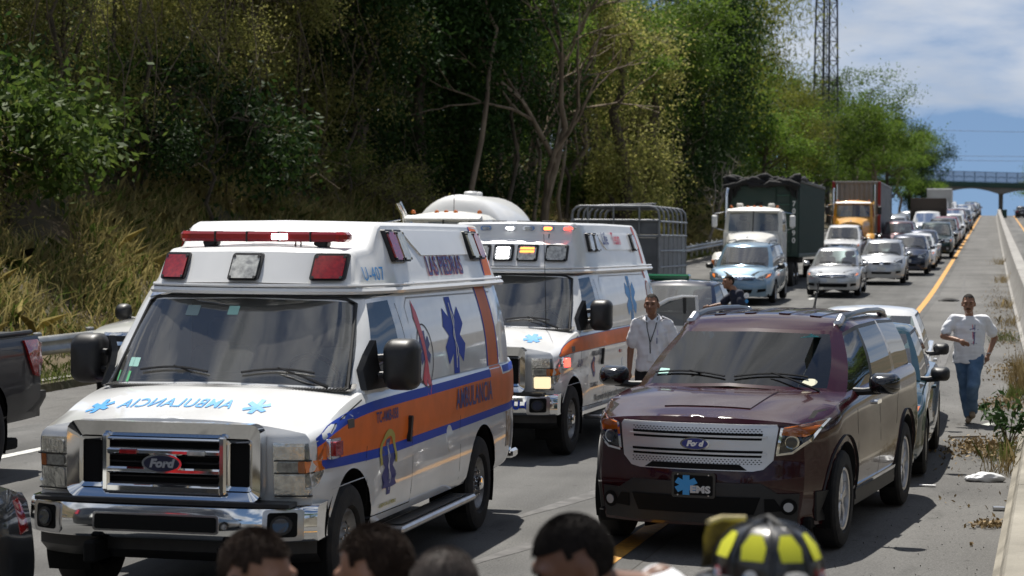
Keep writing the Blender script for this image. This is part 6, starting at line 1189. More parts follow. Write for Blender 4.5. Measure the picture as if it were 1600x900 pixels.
# ------------------------------------------------------------------ people
def skinmat(name, c): 
    m = mat(name, c, .5, var=.25, scale=9, c2=tuple(v * .82 for v in c), spec=.4); b = m.node_tree.nodes['Principled BSDF']; b.inputs['Subsurface Weight'].default_value = .15; b.inputs['Subsurface Radius'].default_value = (.01, .004, .002); return m
def capsule(mb, p, q, r0, r1, n=12):
    p, q = Vector(p), Vector(q); t = (q - p); L = t.length; t = t.normalized() if L > 1e-6 else Vector((0, 0, 1)); P = []; rs = []
    for a in range(-90, 1, 18): P.append(p + t * r0 * math.sin(R(a))); rs.append(max(.0008, r0 * math.cos(R(a))))
    for a in range(0, 91, 18): P.append(q + t * r1 * math.sin(R(a))); rs.append(max(.0008, r1 * math.cos(R(a))))
    mb.tube(P, rs, n)
def ellipsoid(mb, c, r, n=16, rot=None):
    V = []; F = []; m = 12
    M_ = Euler(rot).to_matrix() if rot else None
    for i in range(m + 1):
        a = math.pi * i / m
        for k in range(n):
            g = 2 * math.pi * k / n; v = Vector((r[0] * max(.004, math.sin(a)) * math.cos(g), r[1] * max(.004, math.sin(a)) * math.sin(g), r[2] * math.cos(a))); v = M_ @ v if M_ else v; V.append((c[0] + v.x, c[1] + v.y, c[2] + v.z))
    for i in range(m):
        for k in range(n): F.append((i * n + k, i * n + (k + 1) % n, (i + 1) * n + (k + 1) % n, (i + 1) * n + k))
    F.append(tuple(range(n))); F.append(tuple(range(m * n, (m + 1) * n))[::-1]); mb.add(V, F)
def rings(mb, rs, n=18):
    """closed loft of ellipses (cx,cy,z,rx,ry)"""
    rows_ = [[(cx + rx * math.cos(2 * math.pi * k / n), cy + ry * math.sin(2 * math.pi * k / n), z) for k in range(n)] for cx, cy, z, rx, ry in rs]; a = len(mb.v); mb.grid(rows_, True); mb.f.append(tuple(range(a, a + n))); mb.f.append(tuple(range(a + n * (len(rs) - 1), a + n * len(rs))))
def fuse(name, mb, m, parent, voxel=.012, it=4, fac=.5, bumpy=0.):
    """one continuous skin round overlapping pieces"""
    o = mb.build(name, m, None); md = o.modifiers.new('r', 'REMESH'); md.mode = 'VOXEL'; md.voxel_size = voxel; s = o.modifiers.new('s', 'SMOOTH'); s.iterations = it; s.factor = fac
    dg = bpy.context.evaluated_depsgraph_get(); me = bpy.data.meshes.new_from_object(o.evaluated_get(dg)); me.name = name; old = o.data; o.modifiers.clear(); o.data = me; bpy.data.meshes.remove(old)
    me.materials.clear(); me.materials.append(m); me.polygons.foreach_set('use_smooth', [True] * len(me.polygons)); o.parent = parent; return o
def wrinkle(o, amp, fq, seed=0):
    r = np.random.default_rng(seed); me = o.data; n = len(me.vertices); co = np.zeros(n * 3, np.float32); no = np.zeros(n * 3, np.float32); me.vertices.foreach_get('co', co); me.vertices.foreach_get('normal', no); co = co.reshape(-1, 3); no = no.reshape(-1, 3); d = np.zeros(n)
    for k in range(7):
        w = r.normal(size=3) * fq * (.6 + .25 * k); d += np.sin(co @ w + r.uniform(0, 6.28)) / (1 + .4 * k)
    d = np.abs(d) ** .8 * np.sign(d); co += no * (d * amp)[:, None]; me.vertices.foreach_set('co', co.ravel()); me.update()
def head_parts(b, c, s=1., yaw=0., pitch=0., ears=True):
    """head pieces into MB b; c is the centre of the skull; returns a function local->world"""
    M_ = Euler((pitch, 0, yaw)).to_matrix()
    def P(x, y, z): v = M_ @ Vector((x * s, y * s, z * s)); return (c[0] + v.x, c[1] + v.y, c[2] + v.z)
    e = (pitch, 0, yaw)
    ellipsoid(b, P(0, .008, .02), (.076 * s, .096 * s, .098 * s), 20, e); ellipsoid(b, P(0, -.022, -.045), (.063 * s, .072 * s, .078 * s), 18, e); ellipsoid(b, P(0, -.062, -.092), (.032 * s, .026 * s, .024 * s), 12, e)
    capsule(b, P(0, -.090, .005), P(0, -.112, -.030), .010 * s, .015 * s, 8); ellipsoid(b, P(.012, -.100, -.036), (.010 * s, .012 * s, .008 * s), 8); ellipsoid(b, P(-.012, -.100, -.036), (.010 * s, .012 * s, .008 * s), 8)
    capsule(b, P(-.045, -.078, .026), P(.045, -.078, .026), .016 * s, .016 * s, 8); capsule(b, P(-.022, -.084, -.062), P(.022, -.084, -.062), .010 * s, .010 * s, 8); capsule(b, P(-.016, -.082, -.076), P(.016, -.082, -.076), .011 * s, .011 * s, 8)
    for q in (-1, 1):
        ellipsoid(b, P(q * .044, -.066, -.022), (.026 * s, .022 * s, .024 * s), 10, e)
        if ears: ellipsoid(b, P(q * .080, .012, -.012), (.010 * s, .020 * s, .033 * s), 10, e)
    return P
def face_details(P, root, hairm, brow=True, moustache=False, s=1.):
    EY = mat('eye_dark', (.012, .008, .006), .2); LIP = mat('lip_brown', (.20, .075, .055), .5)
    for q in (-1, 1):
        b = MB(); ellipsoid(b, P(q * .031, -.083, .003), (.011 * s, .006 * s, .0045 * s), 10); b.build('eye', EY, root)
        if brow: MB().tube([P(q * .014, -.096, .020), P(q * .034, -.093, .026), P(q * .052, -.080, .020)], [.004, .005, .003], 6).build('eyebrow', hairm, root)
    MB().tube([P(-.024, -.090, -.068), P(0, -.096, -.067), P(.024, -.090, -.068)], [.002, .004, .002], 6).build('mouth', LIP, root)
    if moustache: MB().tube([P(-.030, -.092, -.060), P(-.012, -.102, -.052), P(.012, -.102, -.052), P(.030, -.092, -.060)], [.003, .006, .006, .003], 6).build('moustache', hairm, root)
def hair_cap(P, root, m, s=1., front=.055, low=-.045, grow=1.05, strands=0, strand_len=.010, seed=1, top_thin=0.):
    """short hair following the skull, with a hairline; optional real strands"""
    V = []; F = []; n, mm = 36, 22; keep = {}
    for i in range(mm + 1):
        a = math.pi * i / mm * .72
        for k in range(n):
            g = 2 * math.pi * k / n; x, y, z = .076 * math.sin(a) * math.cos(g), .096 * math.sin(a) * math.sin(g), .098 * math.cos(a); V.append((x * grow, y * grow + .008, z * grow + .02))
    def ok(v):
        x, y, z = v; z += .007 * math.sin(x * 210 + y * 90) + .006 * math.sin(y * 310 - x * 120)
        if y < -.035: return z > front - .12 * max(0, abs(x) - .045)
        if y < .012: return z > (.028 if abs(x) > .05 else front)
        return z > low
    for i in range(mm):
        for k in range(n):
            f = (i * n + k, i * n + (k + 1) % n, (i + 1) * n + (k + 1) % n, (i + 1) * n + k)
            if all(ok(V[j]) for j in f): F.append(f)
    W_ = [P(*v) for v in V]; o = mk('hair', W_, F, m, root, 80); bm = bmesh.new(); bm.from_mesh(o.data); bmesh.ops.delete(bm, geom=[v for v in bm.verts if not v.link_faces], context='VERTS'); bmesh.ops.remove_doubles(bm, verts=bm.verts, dist=.0008); bm.to_mesh(o.data); bm.free()
    if strands:
        r = np.random.default_rng(seed); me = o.data; fa = r.integers(0, len(me.polygons), strands); Vs = []
        vc = np.array([v.co for v in me.vertices]); c0 = np.array(P(0, .008, .02))
        for f in fa:
            p = me.polygons[int(f)]; w = r.dirichlet(np.ones(len(p.vertices))); q = w @ vc[list(p.vertices)]; nn = unit(q - c0); d = unit(nn * .5 + r.normal(size=3) * .25 + np.array([0, 0, -.15])); sd = unit(np.cross(d, r.normal(size=3))) * .0011 * s; L = strand_len * r.uniform(.6, 1.3); Vs += [q - sd, q + sd, q + d * L]
        ob = mesh_np('hair_strands', np.array(Vs), np.arange(3 * strands).reshape(-1, 3), m, root); ob['kind'] = 'stuff'
    return o
def hand(b, w, d, palm_n, s=1., curl=.5, side=1):
    """palm and five fingers into MB; w wrist, d direction of the hand, palm_n palm normal"""
    w, d, pn = Vector(w), Vector(d).normalized(), Vector(palm_n).normalized(); x = d.cross(pn).normalized() * side
    capsule(b, w, w + d * .035 * s, .024 * s, .026 * s, 10); ellipsoid(b, w + d * .06 * s, (.036 * s, .036 * s, .040 * s), 12)
    for k, (o, L, r0) in enumerate(((-.028, .064, .0085), (-.010, .075, .009), (.010, .071, .009), (.028, .056, .008))):
        p = w + d * .088 * s + x * o * s; a = p + (d * (1 - .3 * curl) + pn * .45 * curl).normalized() * L * .5 * s; e = a + (d * (1 - .8 * curl) + pn * 1.0 * curl).normalized() * L * .5 * s; capsule(b, p - d * .02 * s, a, r0 * s, r0 * .95 * s, 8); capsule(b, a, e, r0 * .95 * s, r0 * .8 * s, 8)
    p = w + d * .035 * s - x * .028 * s; a = p + (d * .6 - x * .7 + pn * .3).normalized() * .036 * s; e = a + (d * .95 - x * .15 + pn * .3).normalized() * .032 * s; capsule(b, p, a, .012 * s, .0105 * s, 8); capsule(b, a, e, .0105 * s, .008 * s, 8)
def figure(name, label, loc, rz, J, skin, shirt, trousers, shoes, hairm, hair=None, face=True, moustache=False, sleeve=.62, voxel=.013, seed=1, tee=True, head_yaw=0., head_pitch=0., strands=0, bulk=1., hand_curl=(.5, .5), collar=True, belt=None, hem=-.22, hs=1.06, hunch=False):
    """J: joints: pelvis, chest, neck, head, sh/el/wr (L,R), hip/kn/an/toe (L,R); facing -y"""
    root = thing(name, label, 'person', loc, rz, None); V = {k: Vector(v) for k, v in J.items()}
    b = MB(); pel, che, nk, hd = V['pelvis'], V['chest'], V['neck'], V['head']
    capsule(b, pel, che, .085, .085); capsule(b, che, nk, .07, .05); capsule(b, nk + Vector((0, 0, -.03)), hd + Vector((0, .015, -.06)), .056, .054)
    P = head_parts(b, hd, hs, head_yaw, head_pitch)
    for s, q in (('L', 1), ('R', -1)):
        capsule(b, V['sh' + s], V['el' + s], .048, .041); capsule(b, V['el' + s], V['wr' + s], .042, .028); capsule(b, V['hip' + s], V['kn' + s], .07, .048); capsule(b, V['kn' + s], V['an' + s], .045, .032); capsule(b, V['an' + s], V['toe' + s], .034, .028)
        d = (V['wr' + s] - V['el' + s]).normalized(); pn = Vector(J.get('palm' + s, (-q, 0, 0))) if 'palm' + s in J else Vector((-q, .3, 0)); hand(b, V['wr' + s], J.get('hd' + s, d), pn, 1., hand_curl[0 if s == 'L' else 1], 1 if q < 0 else -1)
    body = fuse('body', b, skin, root, min(voxel, .0085), 3, .4)
    # shirt: torso and sleeves
    c = MB(); ax = (V['shL'] - V['shR']).normalized(); yawt = math.atan2(ax.y, ax.x); up_ = (che - pel)
    def torso(t, rx, ry, dx=0):
        p = pel.lerp(che, t) if t <= 1 else che.lerp(nk, t - 1); return p, rx * bulk, ry * bulk
    rows_ = []
    for t, rx, ry in ((hem, .186, .134), (0, .182, .138), (.3, .172, .136), (.65, .178, .130), (1.0, .186, .125), (1.3, .182, .112), (1.55, .150, .095), (1.76, .095, .078), (1.88, .070, .066)):
        p, rx, ry = torso(t, rx, ry); rows_.append([(p.x + rx * math.cos(g) * math.cos(yawt) - ry * math.sin(g) * math.sin(yawt), p.y + rx * math.cos(g) * math.sin(yawt) + ry * math.sin(g) * math.cos(yawt), p.z) for g in [2 * math.pi * k / 20 for k in range(20)]])
    c.grid(rows_, True); c.f.append(tuple(range(20))); c.f.append(tuple(range(20 * 8, 20 * 9)))
    for s in 'LR':
        e = V['sh' + s].lerp(V['el' + s], sleeve if tee else 1.); capsule(c, V['sh' + s], e, .058 * bulk, .076 if tee else .055)
        capsule(c, V['sh' + s], che.lerp(nk, .5), .056 * bulk, .072 * bulk)
        if hunch: capsule(c, nk + Vector((0, .01, -.015)), V['sh' + s], .066, .062)
        if not tee: capsule(c, V['el' + s], V['el' + s].lerp(V['wr' + s], .9), .053, .042)
    sh = fuse('shirt', c, shirt, root, voxel, 3, .5); wrinkle(sh, .0048, 30, seed)
    # trousers
    t_ = MB(); a = len(t_.v); rings(t_, [(pel.x, pel.y, pel.z - .10, .165 * bulk, .125 * bulk), (pel.x, pel.y, pel.z + .0, .162 * bulk, .112 * bulk), (pel.x, pel.y, pel.z + .06, .148 * bulk, .098 * bulk)])
    for s in 'LR':
        capsule(t_, V['hip' + s], V['kn' + s], .102 * bulk, .080); k2 = V['kn' + s].lerp(V['an' + s], .95); capsule(t_, V['kn' + s], k2, .078, .074)
    tr = fuse('trousers', t_, trousers, root, voxel, 3, .5); wrinkle(tr, .005, 20, seed + 5)
    for s in 'LR':
        f = MB(); an, to = V['an' + s], V['toe' + s]; d = (to - an); capsule(f, an + Vector((0, 0, -.02)) - d * .15, to, .045, .038); capsule(f, an + Vector((0, 0, .03)), an, .046, .046); fuse('shoe', f, shoes, root, .012, 3)
    if hair is not None: hair_cap(P, root, hairm, strands=strands, **hair)
    if face: face_details(P, root, hairm, True, moustache)
    return root, P, sh, V
STAND = dict(pelvis=(0, 0, .95), chest=(0, .01, 1.28), neck=(0, .015, 1.50), head=(0, -.01, 1.645), shL=(.19, .01, 1.42), shR=(-.19, .01, 1.42), elL=(.25, .02, 1.12), elR=(-.25, .02, 1.12), wrL=(.26, -.04, .88), wrR=(-.26, -.04, .88), hipL=(.09, 0, .90), hipR=(-.09, 0, .90), knL=(.11, -.01, .50), knR=(-.11, -.01, .50), anL=(.12, .02, .09), anR=(-.12, .02, .09), toeL=(.14, -.13, .04), toeR=(-.14, -.13, .04))
HAIRB = mat('black_hair', (.010, .008, .007), .75, var=.4, scale=40, c2=(.018, .014, .012), spec=.15); HAIRD = mat('dark_brown_hair', (.026, .015, .010), .7, spec=.2, var=.5, scale=30, c2=(.05, .032, .022)); HAIRG = mat('buzzed_hair', (.045, .034, .028), .7, var=.4, scale=40, c2=(.08, .06, .05))
def build_people():
    SK1 = skinmat('brown_skin', (.30, .155, .095)); SK2 = skinmat('tan_skin', (.33, .175, .11)); SK3 = skinmat('deep_brown_skin', (.18, .088, .055))
    WT = mat('white_cotton', (.74, .75, .78), .9, sheen=.2); JE = mat('blue_denim', (.055, .115, .21), .9, var=.5, scale=7, c2=(.12, .20, .31)); BK = mat('black_trousers', (.012, .012, .014), .9); NVY = mat('navy_uniform', (.010, .013, .030), .85); TAN = mat('tan_suede', (.25, .19, .13), .9); BS = mat('black_shoe', (.012, .012, .012), .5)
    # running man
    run = dict(pelvis=(0, 0, .92), chest=(.0, -.04, 1.23), neck=(.0, -.09, 1.44), head=(-.01, -.15, 1.575), shL=(.20, -.01, 1.36), shR=(-.20, -.10, 1.37), elL=(.33, .17, 1.12), elR=(-.33, -.16, 1.14), wrL=(.25, .07, .90), wrR=(-.13, -.33, 1.10), hipL=(.09, .01, .88), hipR=(-.09, -.01, .88), knL=(.06, -.20, .50), knR=(-.05, .04, .47), anL=(.05, .02, .16), anR=(.02, .05, .085), toeL=(.06, -.11, .10), toeR=(.00, -.11, .035), hdR=(.8, -.35, -.35), hdL=(-.3, -.2, -.9))
    root, P, sh, V = figure('person', 'man in white T-shirt and jeans running along the median shoulder', (-.32, 28.25, gz(28.2)), .0, run, SK1, WT, JE, TAN, HAIRB, dict(front=.070, grow=1.02), True, True, .66, .012, 3, bulk=1.14, head_pitch=.12, hand_curl=(.6, .35), hem=-.42)
    bt = tree_of(sh)
    for pts, m_, w in (([(.045, 1.30), (.055, 1.05)], MATS['red_print'], .008), ([(.075, 1.30), (.07, 1.05)], MATS['navy_print'], .008), ([(.06, 1.28), (.062, 1.03)], MATS['navy_print'], .006), ([(.01, 1.235), (.06, 1.185), (.12, 1.235), (.065, 1.25), (.01, 1.235)], MATS['navy_print'], .009), ([(.03, 1.05), (.10, 1.055)], MATS['navy_print'], .008)):
        seam(sh, pts, 'F', bt, w, m_, 'shirt_print')
    MB().tube([V['wrL'] + Vector((.028 * math.cos(k), .028 * math.sin(k), .02)) for k in np.linspace(0, 6.28, 13)], .007, 6, False).build('wrist_watch', ALU, root)
    # paramedic standing by the second ambulance
    J = dict(STAND); J.update(elL=(.27, .05, 1.14), wrL=(.20, -.12, .96), head=(-.01, -.015, 1.645))
    root, P, sh, V = figure('person', 'paramedic in white uniform shirt with lanyard standing beside the second ambulance', (-3.86, 24.1, gz(24)), .12, J, SK1, WT, BK, BS, HAIRB, dict(front=.072, grow=1.025), True, False, .72, .012, 8, head_yaw=-.15, bulk=1.03)
    bt = tree_of(sh)
    MB().tube([(-.065, -.06, 1.50), (-.055, -.135, 1.38), (-.02, -.145, 1.22), (-.015, -.14, 1.08)], .006, 5).build('lanyard', BLACK, root); MB().tube([(.065, -.06, 1.50), (.04, -.135, 1.38), (-.015, -.147, 1.22)], .006, 5).build('lanyard', BLACK, root); box('name_badge', (-.015, -.148, 1.04), (.06, .006, .09), WT, root)
    patch('shirt_emblem', [(.06, 1.30), (.15, 1.30), (.15, 1.36), (.06, 1.36)], 'F', bt, mat('violet_print', (.45, .40, .62), .8), sh, step=None); tube('pen', [(.06, -.142, 1.27), (.06, -.146, 1.20)], .005, NAVY, root, 5)
    for q in (-1, 1): MB().grid([[(q * .015, -.085, 1.475), (q * .075, -.045, 1.53), (q * .06, .05, 1.545)], [(q * .05, -.118, 1.44), (q * .115, -.05, 1.485), (q * .10, .06, 1.50)]]).build('collar', WT, root, 60)
    for q in (-1, 1): box('shoulder_strap', (q * .165, .0, 1.487), (.12, .05, .012), WT, root, rot=(0, q * .42, 0))
    # police officer bending by the patrol car
    J = dict(STAND); J.update(chest=(-.02, -.06, 1.26), neck=(-.05, -.14, 1.45), head=(-.09, -.22, 1.565), shL=(.14, -.10, 1.38), shR=(-.23, -.06, 1.37), elR=(-.34, -.22, 1.16), wrR=(-.40, -.42, 1.12), elL=(.24, -.12, 1.10))
    figure('person', 'shaven-headed police officer in navy uniform beside the patrol car', (-4.36, 37.2, gz(37.2)), -1.0, J, SK1, NVY, BK, BS, HAIRB, dict(front=.06, grow=1.01), True, False, .8, .014, 12, bulk=1.08); root = col.objects[-1]
    off = [o for o in col.objects if o.name.startswith('person') and o.get('label', '').startswith('shaven')][0]; b = MB().lathe([(0, .05), (.006, .05), (.007, .004)], 16, 'X', (.22, -.02, 1.33)); b.build('shoulder_patch', MATS['white_ink'], off); MB().lathe([(0, .032), (.006, .032), (.007, .004)], 16, 'X', (.232, -.02, 1.23)).build('sleeve_badge', MATS['light_blue_print'], off)
    # onlookers in the near foreground, only heads in the frame
    SHW = mat('pale_blue_shirt', (.45, .50, .58), .9); SHD = mat('dark_shirt', (.02, .02, .025), .9)
    for lab, loc, rz, sk, shm, hm, hr, hy, hp, dx, z in (
        ('man with cropped brown hair and sunglasses, leftmost of the foreground heads', (-1.92, 5.2, 0), 1.25, SK2, SHD, HAIRD, dict(front=.062, low=-.05, strand_len=.006), .0, .22, 0, 1.625),
        ('balding man looking left, second of the foreground heads from the left', (-1.47, 5.2, 0), -1.75, SK2, SHD, HAIRD, dict(front=.078, low=-.05, strand_len=.009), 0, .35, 0, 1.640),
        ('man with grey-brown buzz cut, third of the foreground heads', (-1.27, 4.75, 0), 2.9, SK2, SHD, HAIRG, dict(front=.06, low=-.06, strand_len=.004), 0, .2, 0, 1.655),
        ('man with black hair and white shirt in front of the burgundy SUV', (-.91, 5.15, 0), -1.1, SK3, WT, HAIRB, dict(front=.050, low=-.055, strand_len=.005), 0, .45, 0, 1.705)):
        J = dict(STAND); k = (z - .10) / 1.655; J = {a: (v[0], v[1], v[2] * k) for a, v in J.items()}; hd = J['head']; J['head'] = (hd[0], hd[1] - .25 * max(0, hp - .05), hd[2])
        if 'white shirt' in lab:
            for a in ('neck', 'shL', 'shR', 'chest'): v = J[a]; J[a] = (v[0], v[1] + .10, v[2] + .085)
        root, P, sh, V = figure('person', lab, loc, rz, J, sk, shm, BK, BS, hm, dict(hr), True, False, .66, .016, 2, head_yaw=hy, head_pitch=hp, strands=14000, hs=1.02, hunch='white shirt' in lab)
        if 'sunglasses' in lab:
            for q in (-1, 1): MB().tube([P(q * .075, -.07, .012), P(q * .086, .01, .008)], .003, 6).build('glasses_arm', BLACK, root); b = MB(); ellipsoid(b, P(q * .034, -.095, .002), (.024, .008, .016), 12); b.build('sunglass_lens', GLOSSB, root)
    # firefighter with traditional helmet
    J = {a: (v[0], v[1], v[2] * .93) for a, v in STAND.items()}
    COAT = mat('turnout_coat', (.12, .10, .06), .9)
    root, P, sh, V = figure('person', 'firefighter in turnout coat under the black helmet', (-.53, 5.15, 0), -2.25, J, SK1, COAT, COAT, BS, HAIRB, dict(front=.06), True, False, 1., .016, 4, tee=False, bulk=1.15)
    h = thing('fire_helmet', 'black fire helmet with yellow reflective trapezoids and flag sticker', 'helmet', (-.53, 5.15, 0), -2.25); hc = Vector(J['head']) + Vector((0, .005, .055)); BLK = mat('helmet_black', (.010, .010, .011), .32, coat=.5, var=.5, scale=14, c2=(.022, .021, .02)); YEL = mat('lime_yellow_reflective', (.62, .62, .02), .4)
    D = MB(); rows_ = []
    for a in range(0, 91, 6):
        rows_.append([(hc.x + .118 * math.sin(R(a)) ** .8 * math.cos(2 * math.pi * k / 40), hc.y + .140 * math.sin(R(a)) ** .8 * math.sin(2 * math.pi * k / 40), hc.z + .125 * math.cos(R(a)) ** .9 + .004 * abs(math.cos(4 * 2 * math.pi * k / 40)) * math.sin(R(a))) for k in range(40)])
    rows_.append([(hc.x + (.118 + .04) * math.cos(2 * math.pi * k / 40), hc.y + (.140 + (.06 if math.sin(2 * math.pi * k / 40) < 0 else .11)) * math.sin(2 * math.pi * k / 40), hc.z - .018 - .03 * max(0, math.sin(2 * math.pi * k / 40))) for k in range(40)])
    D.grid(rows_, True); shell = D.build('shell', BLK, h, 50)
    for k in range(8):
        g = 2 * math.pi * k / 8; MB().tube([(hc.x + .121 * math.sin(R(a)) ** .8 * math.cos(g), hc.y + .143 * math.sin(R(a)) ** .8 * math.sin(g), hc.z + .128 * math.cos(R(a)) ** .9) for a in range(6, 90, 9)], .006, 6).build('shell_rib', BLK, h)
        g0 = g + math.pi / 8; q = []
        for (da, a) in ((-.22, 72), (.22, 72), (.27, 56), (.16, 38), (-.16, 38), (-.27, 56)): q.append((hc.x + .1235 * math.sin(R(a)) ** .8 * math.cos(g0 + da), hc.y + .1455 * math.sin(R(a)) ** .8 * math.sin(g0 + da), hc.z + .1305 * math.cos(R(a)) ** .9))
        mid = tuple(sum(v[i] for v in q) / 6 for i in range(3)); o_ = Vector(mid) - hc; mid = tuple(hc + o_ * 1.02); mk('reflective_patch', q + [mid], [(i, (i + 1) % 6, 6) for i in range(6)], YEL, h, 80)
        if k in (1, 2, 3, 7, 0):
            c0 = Vector((hc.x + .124 * math.sin(R(86)) * math.cos(g0), hc.y + .146 * math.sin(R(86)) * math.sin(g0), hc.z + .131 * math.cos(R(86)) - .004)); tx = Vector((-math.sin(g0), math.cos(g0), 0)); tz = Vector((0, 0, 1)); n_ = Vector((math.cos(g0), math.sin(g0), 0)); rad = .019
            def disc(nm, pts, m_, off): mk(nm, [tuple(c0 + tx * a * rad + tz * b_ * rad + n_ * off) for a, b_ in pts], [tuple(range(len(pts)))], m_, h, None)
            disc('sticker', ellipse(0, 0, 1, 1, 18), MATS['red_print'] if k != 0 else MATS['white_ink'], .002); disc('sticker_stripe', [(-.9, .2), (.9, .2), (.95, .45), (-.85, .5)], MATS['white_ink'], .003); disc('sticker_stripe', [(-.9, -.5), (.85, -.5), (.95, -.2), (-.9, -.2)], MATS['white_ink'], .003); disc('sticker_field', [(-.95, .35), (0, 0), (-.95, -.35)], MATS['light_blue_print'], .004)
    # leather front shield on its holder
    LE = mat('worn_leather', (.22, .17, .07), .8, var=.6, scale=20, c2=(.08, .06, .03)); MB().grid([[(hc.x + x, hc.y - .150 - .025 * (1 - (x / .075) ** 2) + dy, hc.z + z) for x in np.linspace(-.075 * w, .075 * w, 7)] for z, w, dy in ((-.005, .7, -.02), (.04, 1., 0), (.08, 1.05, .0), (.112, .9, .01))]).build('front_shield', LE, h, 60); tube('shield_edge', [(hc.x - .064, hc.y - .145, hc.z + .114), (hc.x, hc.y - .168, hc.z + .117), (hc.x + .064, hc.y - .145, hc.z + .114)], .008, mat('cream_piping', (.45, .38, .2), .8), h, 8)
    tube('crest_spine', [(hc.x, hc.y - .135, hc.z + .04), (hc.x, hc.y - .09, hc.z + .105), (hc.x, hc.y, hc.z + .135), (hc.x, hc.y + .09, hc.z + .10)], .011, mat('spine_leather', (.012, .012, .012), .7), h, 8); box('goggle_clip', (hc.x + .06, hc.y + .155, hc.z + .0), (.05, .05, .05), mat('goggle_grey', (.2, .2, .2), .3), h)

# ------------------------------------------------------------------ traffic queue
def build_queue():
    PV = {}
    base = {}
    def proto(kind, S):
        p = paint('proto_' + kind, (.5, .5, .5)); o = car('queued_car', S, p, 'x')[0]; base[kind] = (o, p, False)
    for k, S in (('sedan', SEDAN), ('hatch', HATCH), ('van', VAN), ('suv', SUVS), ('pick', PICKUP)): proto(k, S)
    cols = dict(silver=((.42, .43, .44), .6), white=((.70, .70, .70), 0), navy=((.010, .014, .035), .3), black=((.008, .008, .009), .2), green=((.010, .028, .022), .3), maroon=((.060, .010, .014), .3), grey=((.14, .15, .16), .5), blue=((.17, .27, .36), .5), red=((.20, .012, .012), .2), beige=((.36, .32, .25), .4), teal=((.012, .045, .055), .4), charcoal=((.022, .024, .027), .3))
    def put(kind, colour, x, y, label, cat='car', group=None, rz=0., s=1.):
        o, p, used = base[kind]; n = copy_tree(o)
        c, me = cols[colour]; recolor(n, p, paint('paint_' + colour, c, metal=me)) if True else None
        n.location = (x, y, gz(y + 2)); n.rotation_euler = (math.atan((gz(y + 4) - gz(y)) / 4), 0, rz); n.scale = (s, s, s); n['label'] = label; n['category'] = cat; n.name = {'sedan': 'sedan_car', 'hatch': 'hatchback_car', 'van': 'minivan', 'suv': 'suv', 'pick': 'pickup_truck'}[kind]
        if group: n['group'] = group
        elif 'group' in n: del n['group']
        return n
    put('sedan', 'teal', -1.52, 21.1, 'dark teal sedan close behind the burgundy SUV', rz=-.02); w = put('sedan', 'white', -1.60, 25.9, 'white sedan with black mirrors behind the dark teal sedan')
    for o in all_children(w):
        if o.name.startswith('door_mirror'):
            for s_ in o.material_slots: s_.link = 'OBJECT'; s_.material = BLACK
    for o in all_children([q for q in col.objects if q.get('label', '').startswith('dark teal')][0]):
        if o.name.startswith('door_mirror'):
            for s_ in o.material_slots: s_.link = 'OBJECT'; s_.material = BLACK
    put('sedan', 'charcoal', -6.12, 6.75, 'dark grey car cut by the lower left corner, red tail light showing')
    sv = put('van', 'blue', -7.25, 61.2, 'light blue minivan in front of the white lorry', 'minivan', rz=.0)
    for s in (-1, 1): tube('roof_rack', [(s * .62, 2.2, 1.74), (s * .63, 2.4, 1.80), (s * .63, 4.2, 1.80), (s * .62, 4.4, 1.74)], .018, BLACK, sv, 6)
    put('sedan', 'silver', -4.98, 66.6, 'silver sedan beside the light blue minivan'); put('hatch', 'silver', -3.98, 76.6, 'silver hatchback behind the silver sedan'); put('suv', 'white', -6.85, 96.5, 'white SUV between the green trailer and the yellow lorry', 'SUV')
    put('hatch', 'navy', -3.42, 85.5, 'dark blue hatchback tucked behind the silver hatchback'); put('sedan', 'white', -3.32, 91.5, 'white sedan with dark windows behind the dark blue hatchback'); put('sedan', 'navy', -3.35, 99.5, 'dark blue sedan behind the white sedan with dark windows'); put('suv', 'green', -2.95, 107.5, 'dark green SUV with wheels on the yellow line', 'SUV'); put('van', 'maroon', -5.0, 112, 'maroon minivan left of the dark green SUV', 'minivan')
    put('sedan', 'grey', -3.1, 116.5, 'grey sedan directly behind the dark green SUV'); put('suv', 'black', -3.0, 124, 'black SUV on the yellow line behind the grey sedan', 'SUV'); put('sedan', 'silver', -6.35, 127, 'silver sedan just right of the grey container'); put('van', 'silver', -6.3, 135, 'silver minivan two places behind the grey container', 'minivan')
    st = put('pick', 'white', -4.35, 138, 'white truck with tall dark stake body in mid queue', 'truck', s=1.05)
    DB = mat('dark_stake_wood', (.045, .035, .028), .8)
    for q, (c, d) in enumerate((((0, 3.75, 2.0), (2.2, .08, 1.5)), ((-1.08, 4.9, 1.9), (.07, 2.3, 1.4)), ((1.08, 4.9, 1.9), (.07, 2.3, 1.4)), ((0, 4.9, 2.66), (2.2, 2.3, .07)))): box('stake_panel', c, d, DB, st)
    put('suv', 'red', -3.0, 132, 'dark red SUV behind the black SUV', 'SUV'); put('sedan', 'white', -2.95, 140, 'white sedan behind the dark red SUV'); put('suv', 'white', -2.95, 148, 'white SUV on the yellow line behind the stake truck', 'SUV')
    G = 'distant cars queueing up to the crest'; L = 'small distant car in the queue climbing to the crest'
    kinds = ('sedan', 'suv', 'sedan', 'hatch', 'suv', 'van', 'pick'); cl = ('white', 'silver', 'black', 'white', 'grey', 'beige', 'navy', 'white', 'silver', 'maroon', 'green')
    desc = lambda a, b_: cl[b_] + ' ' + {'sedan': 'sedan', 'suv': 'SUV', 'hatch': 'hatchback', 'van': 'minivan', 'pick': 'pickup'}[kinds[a]]
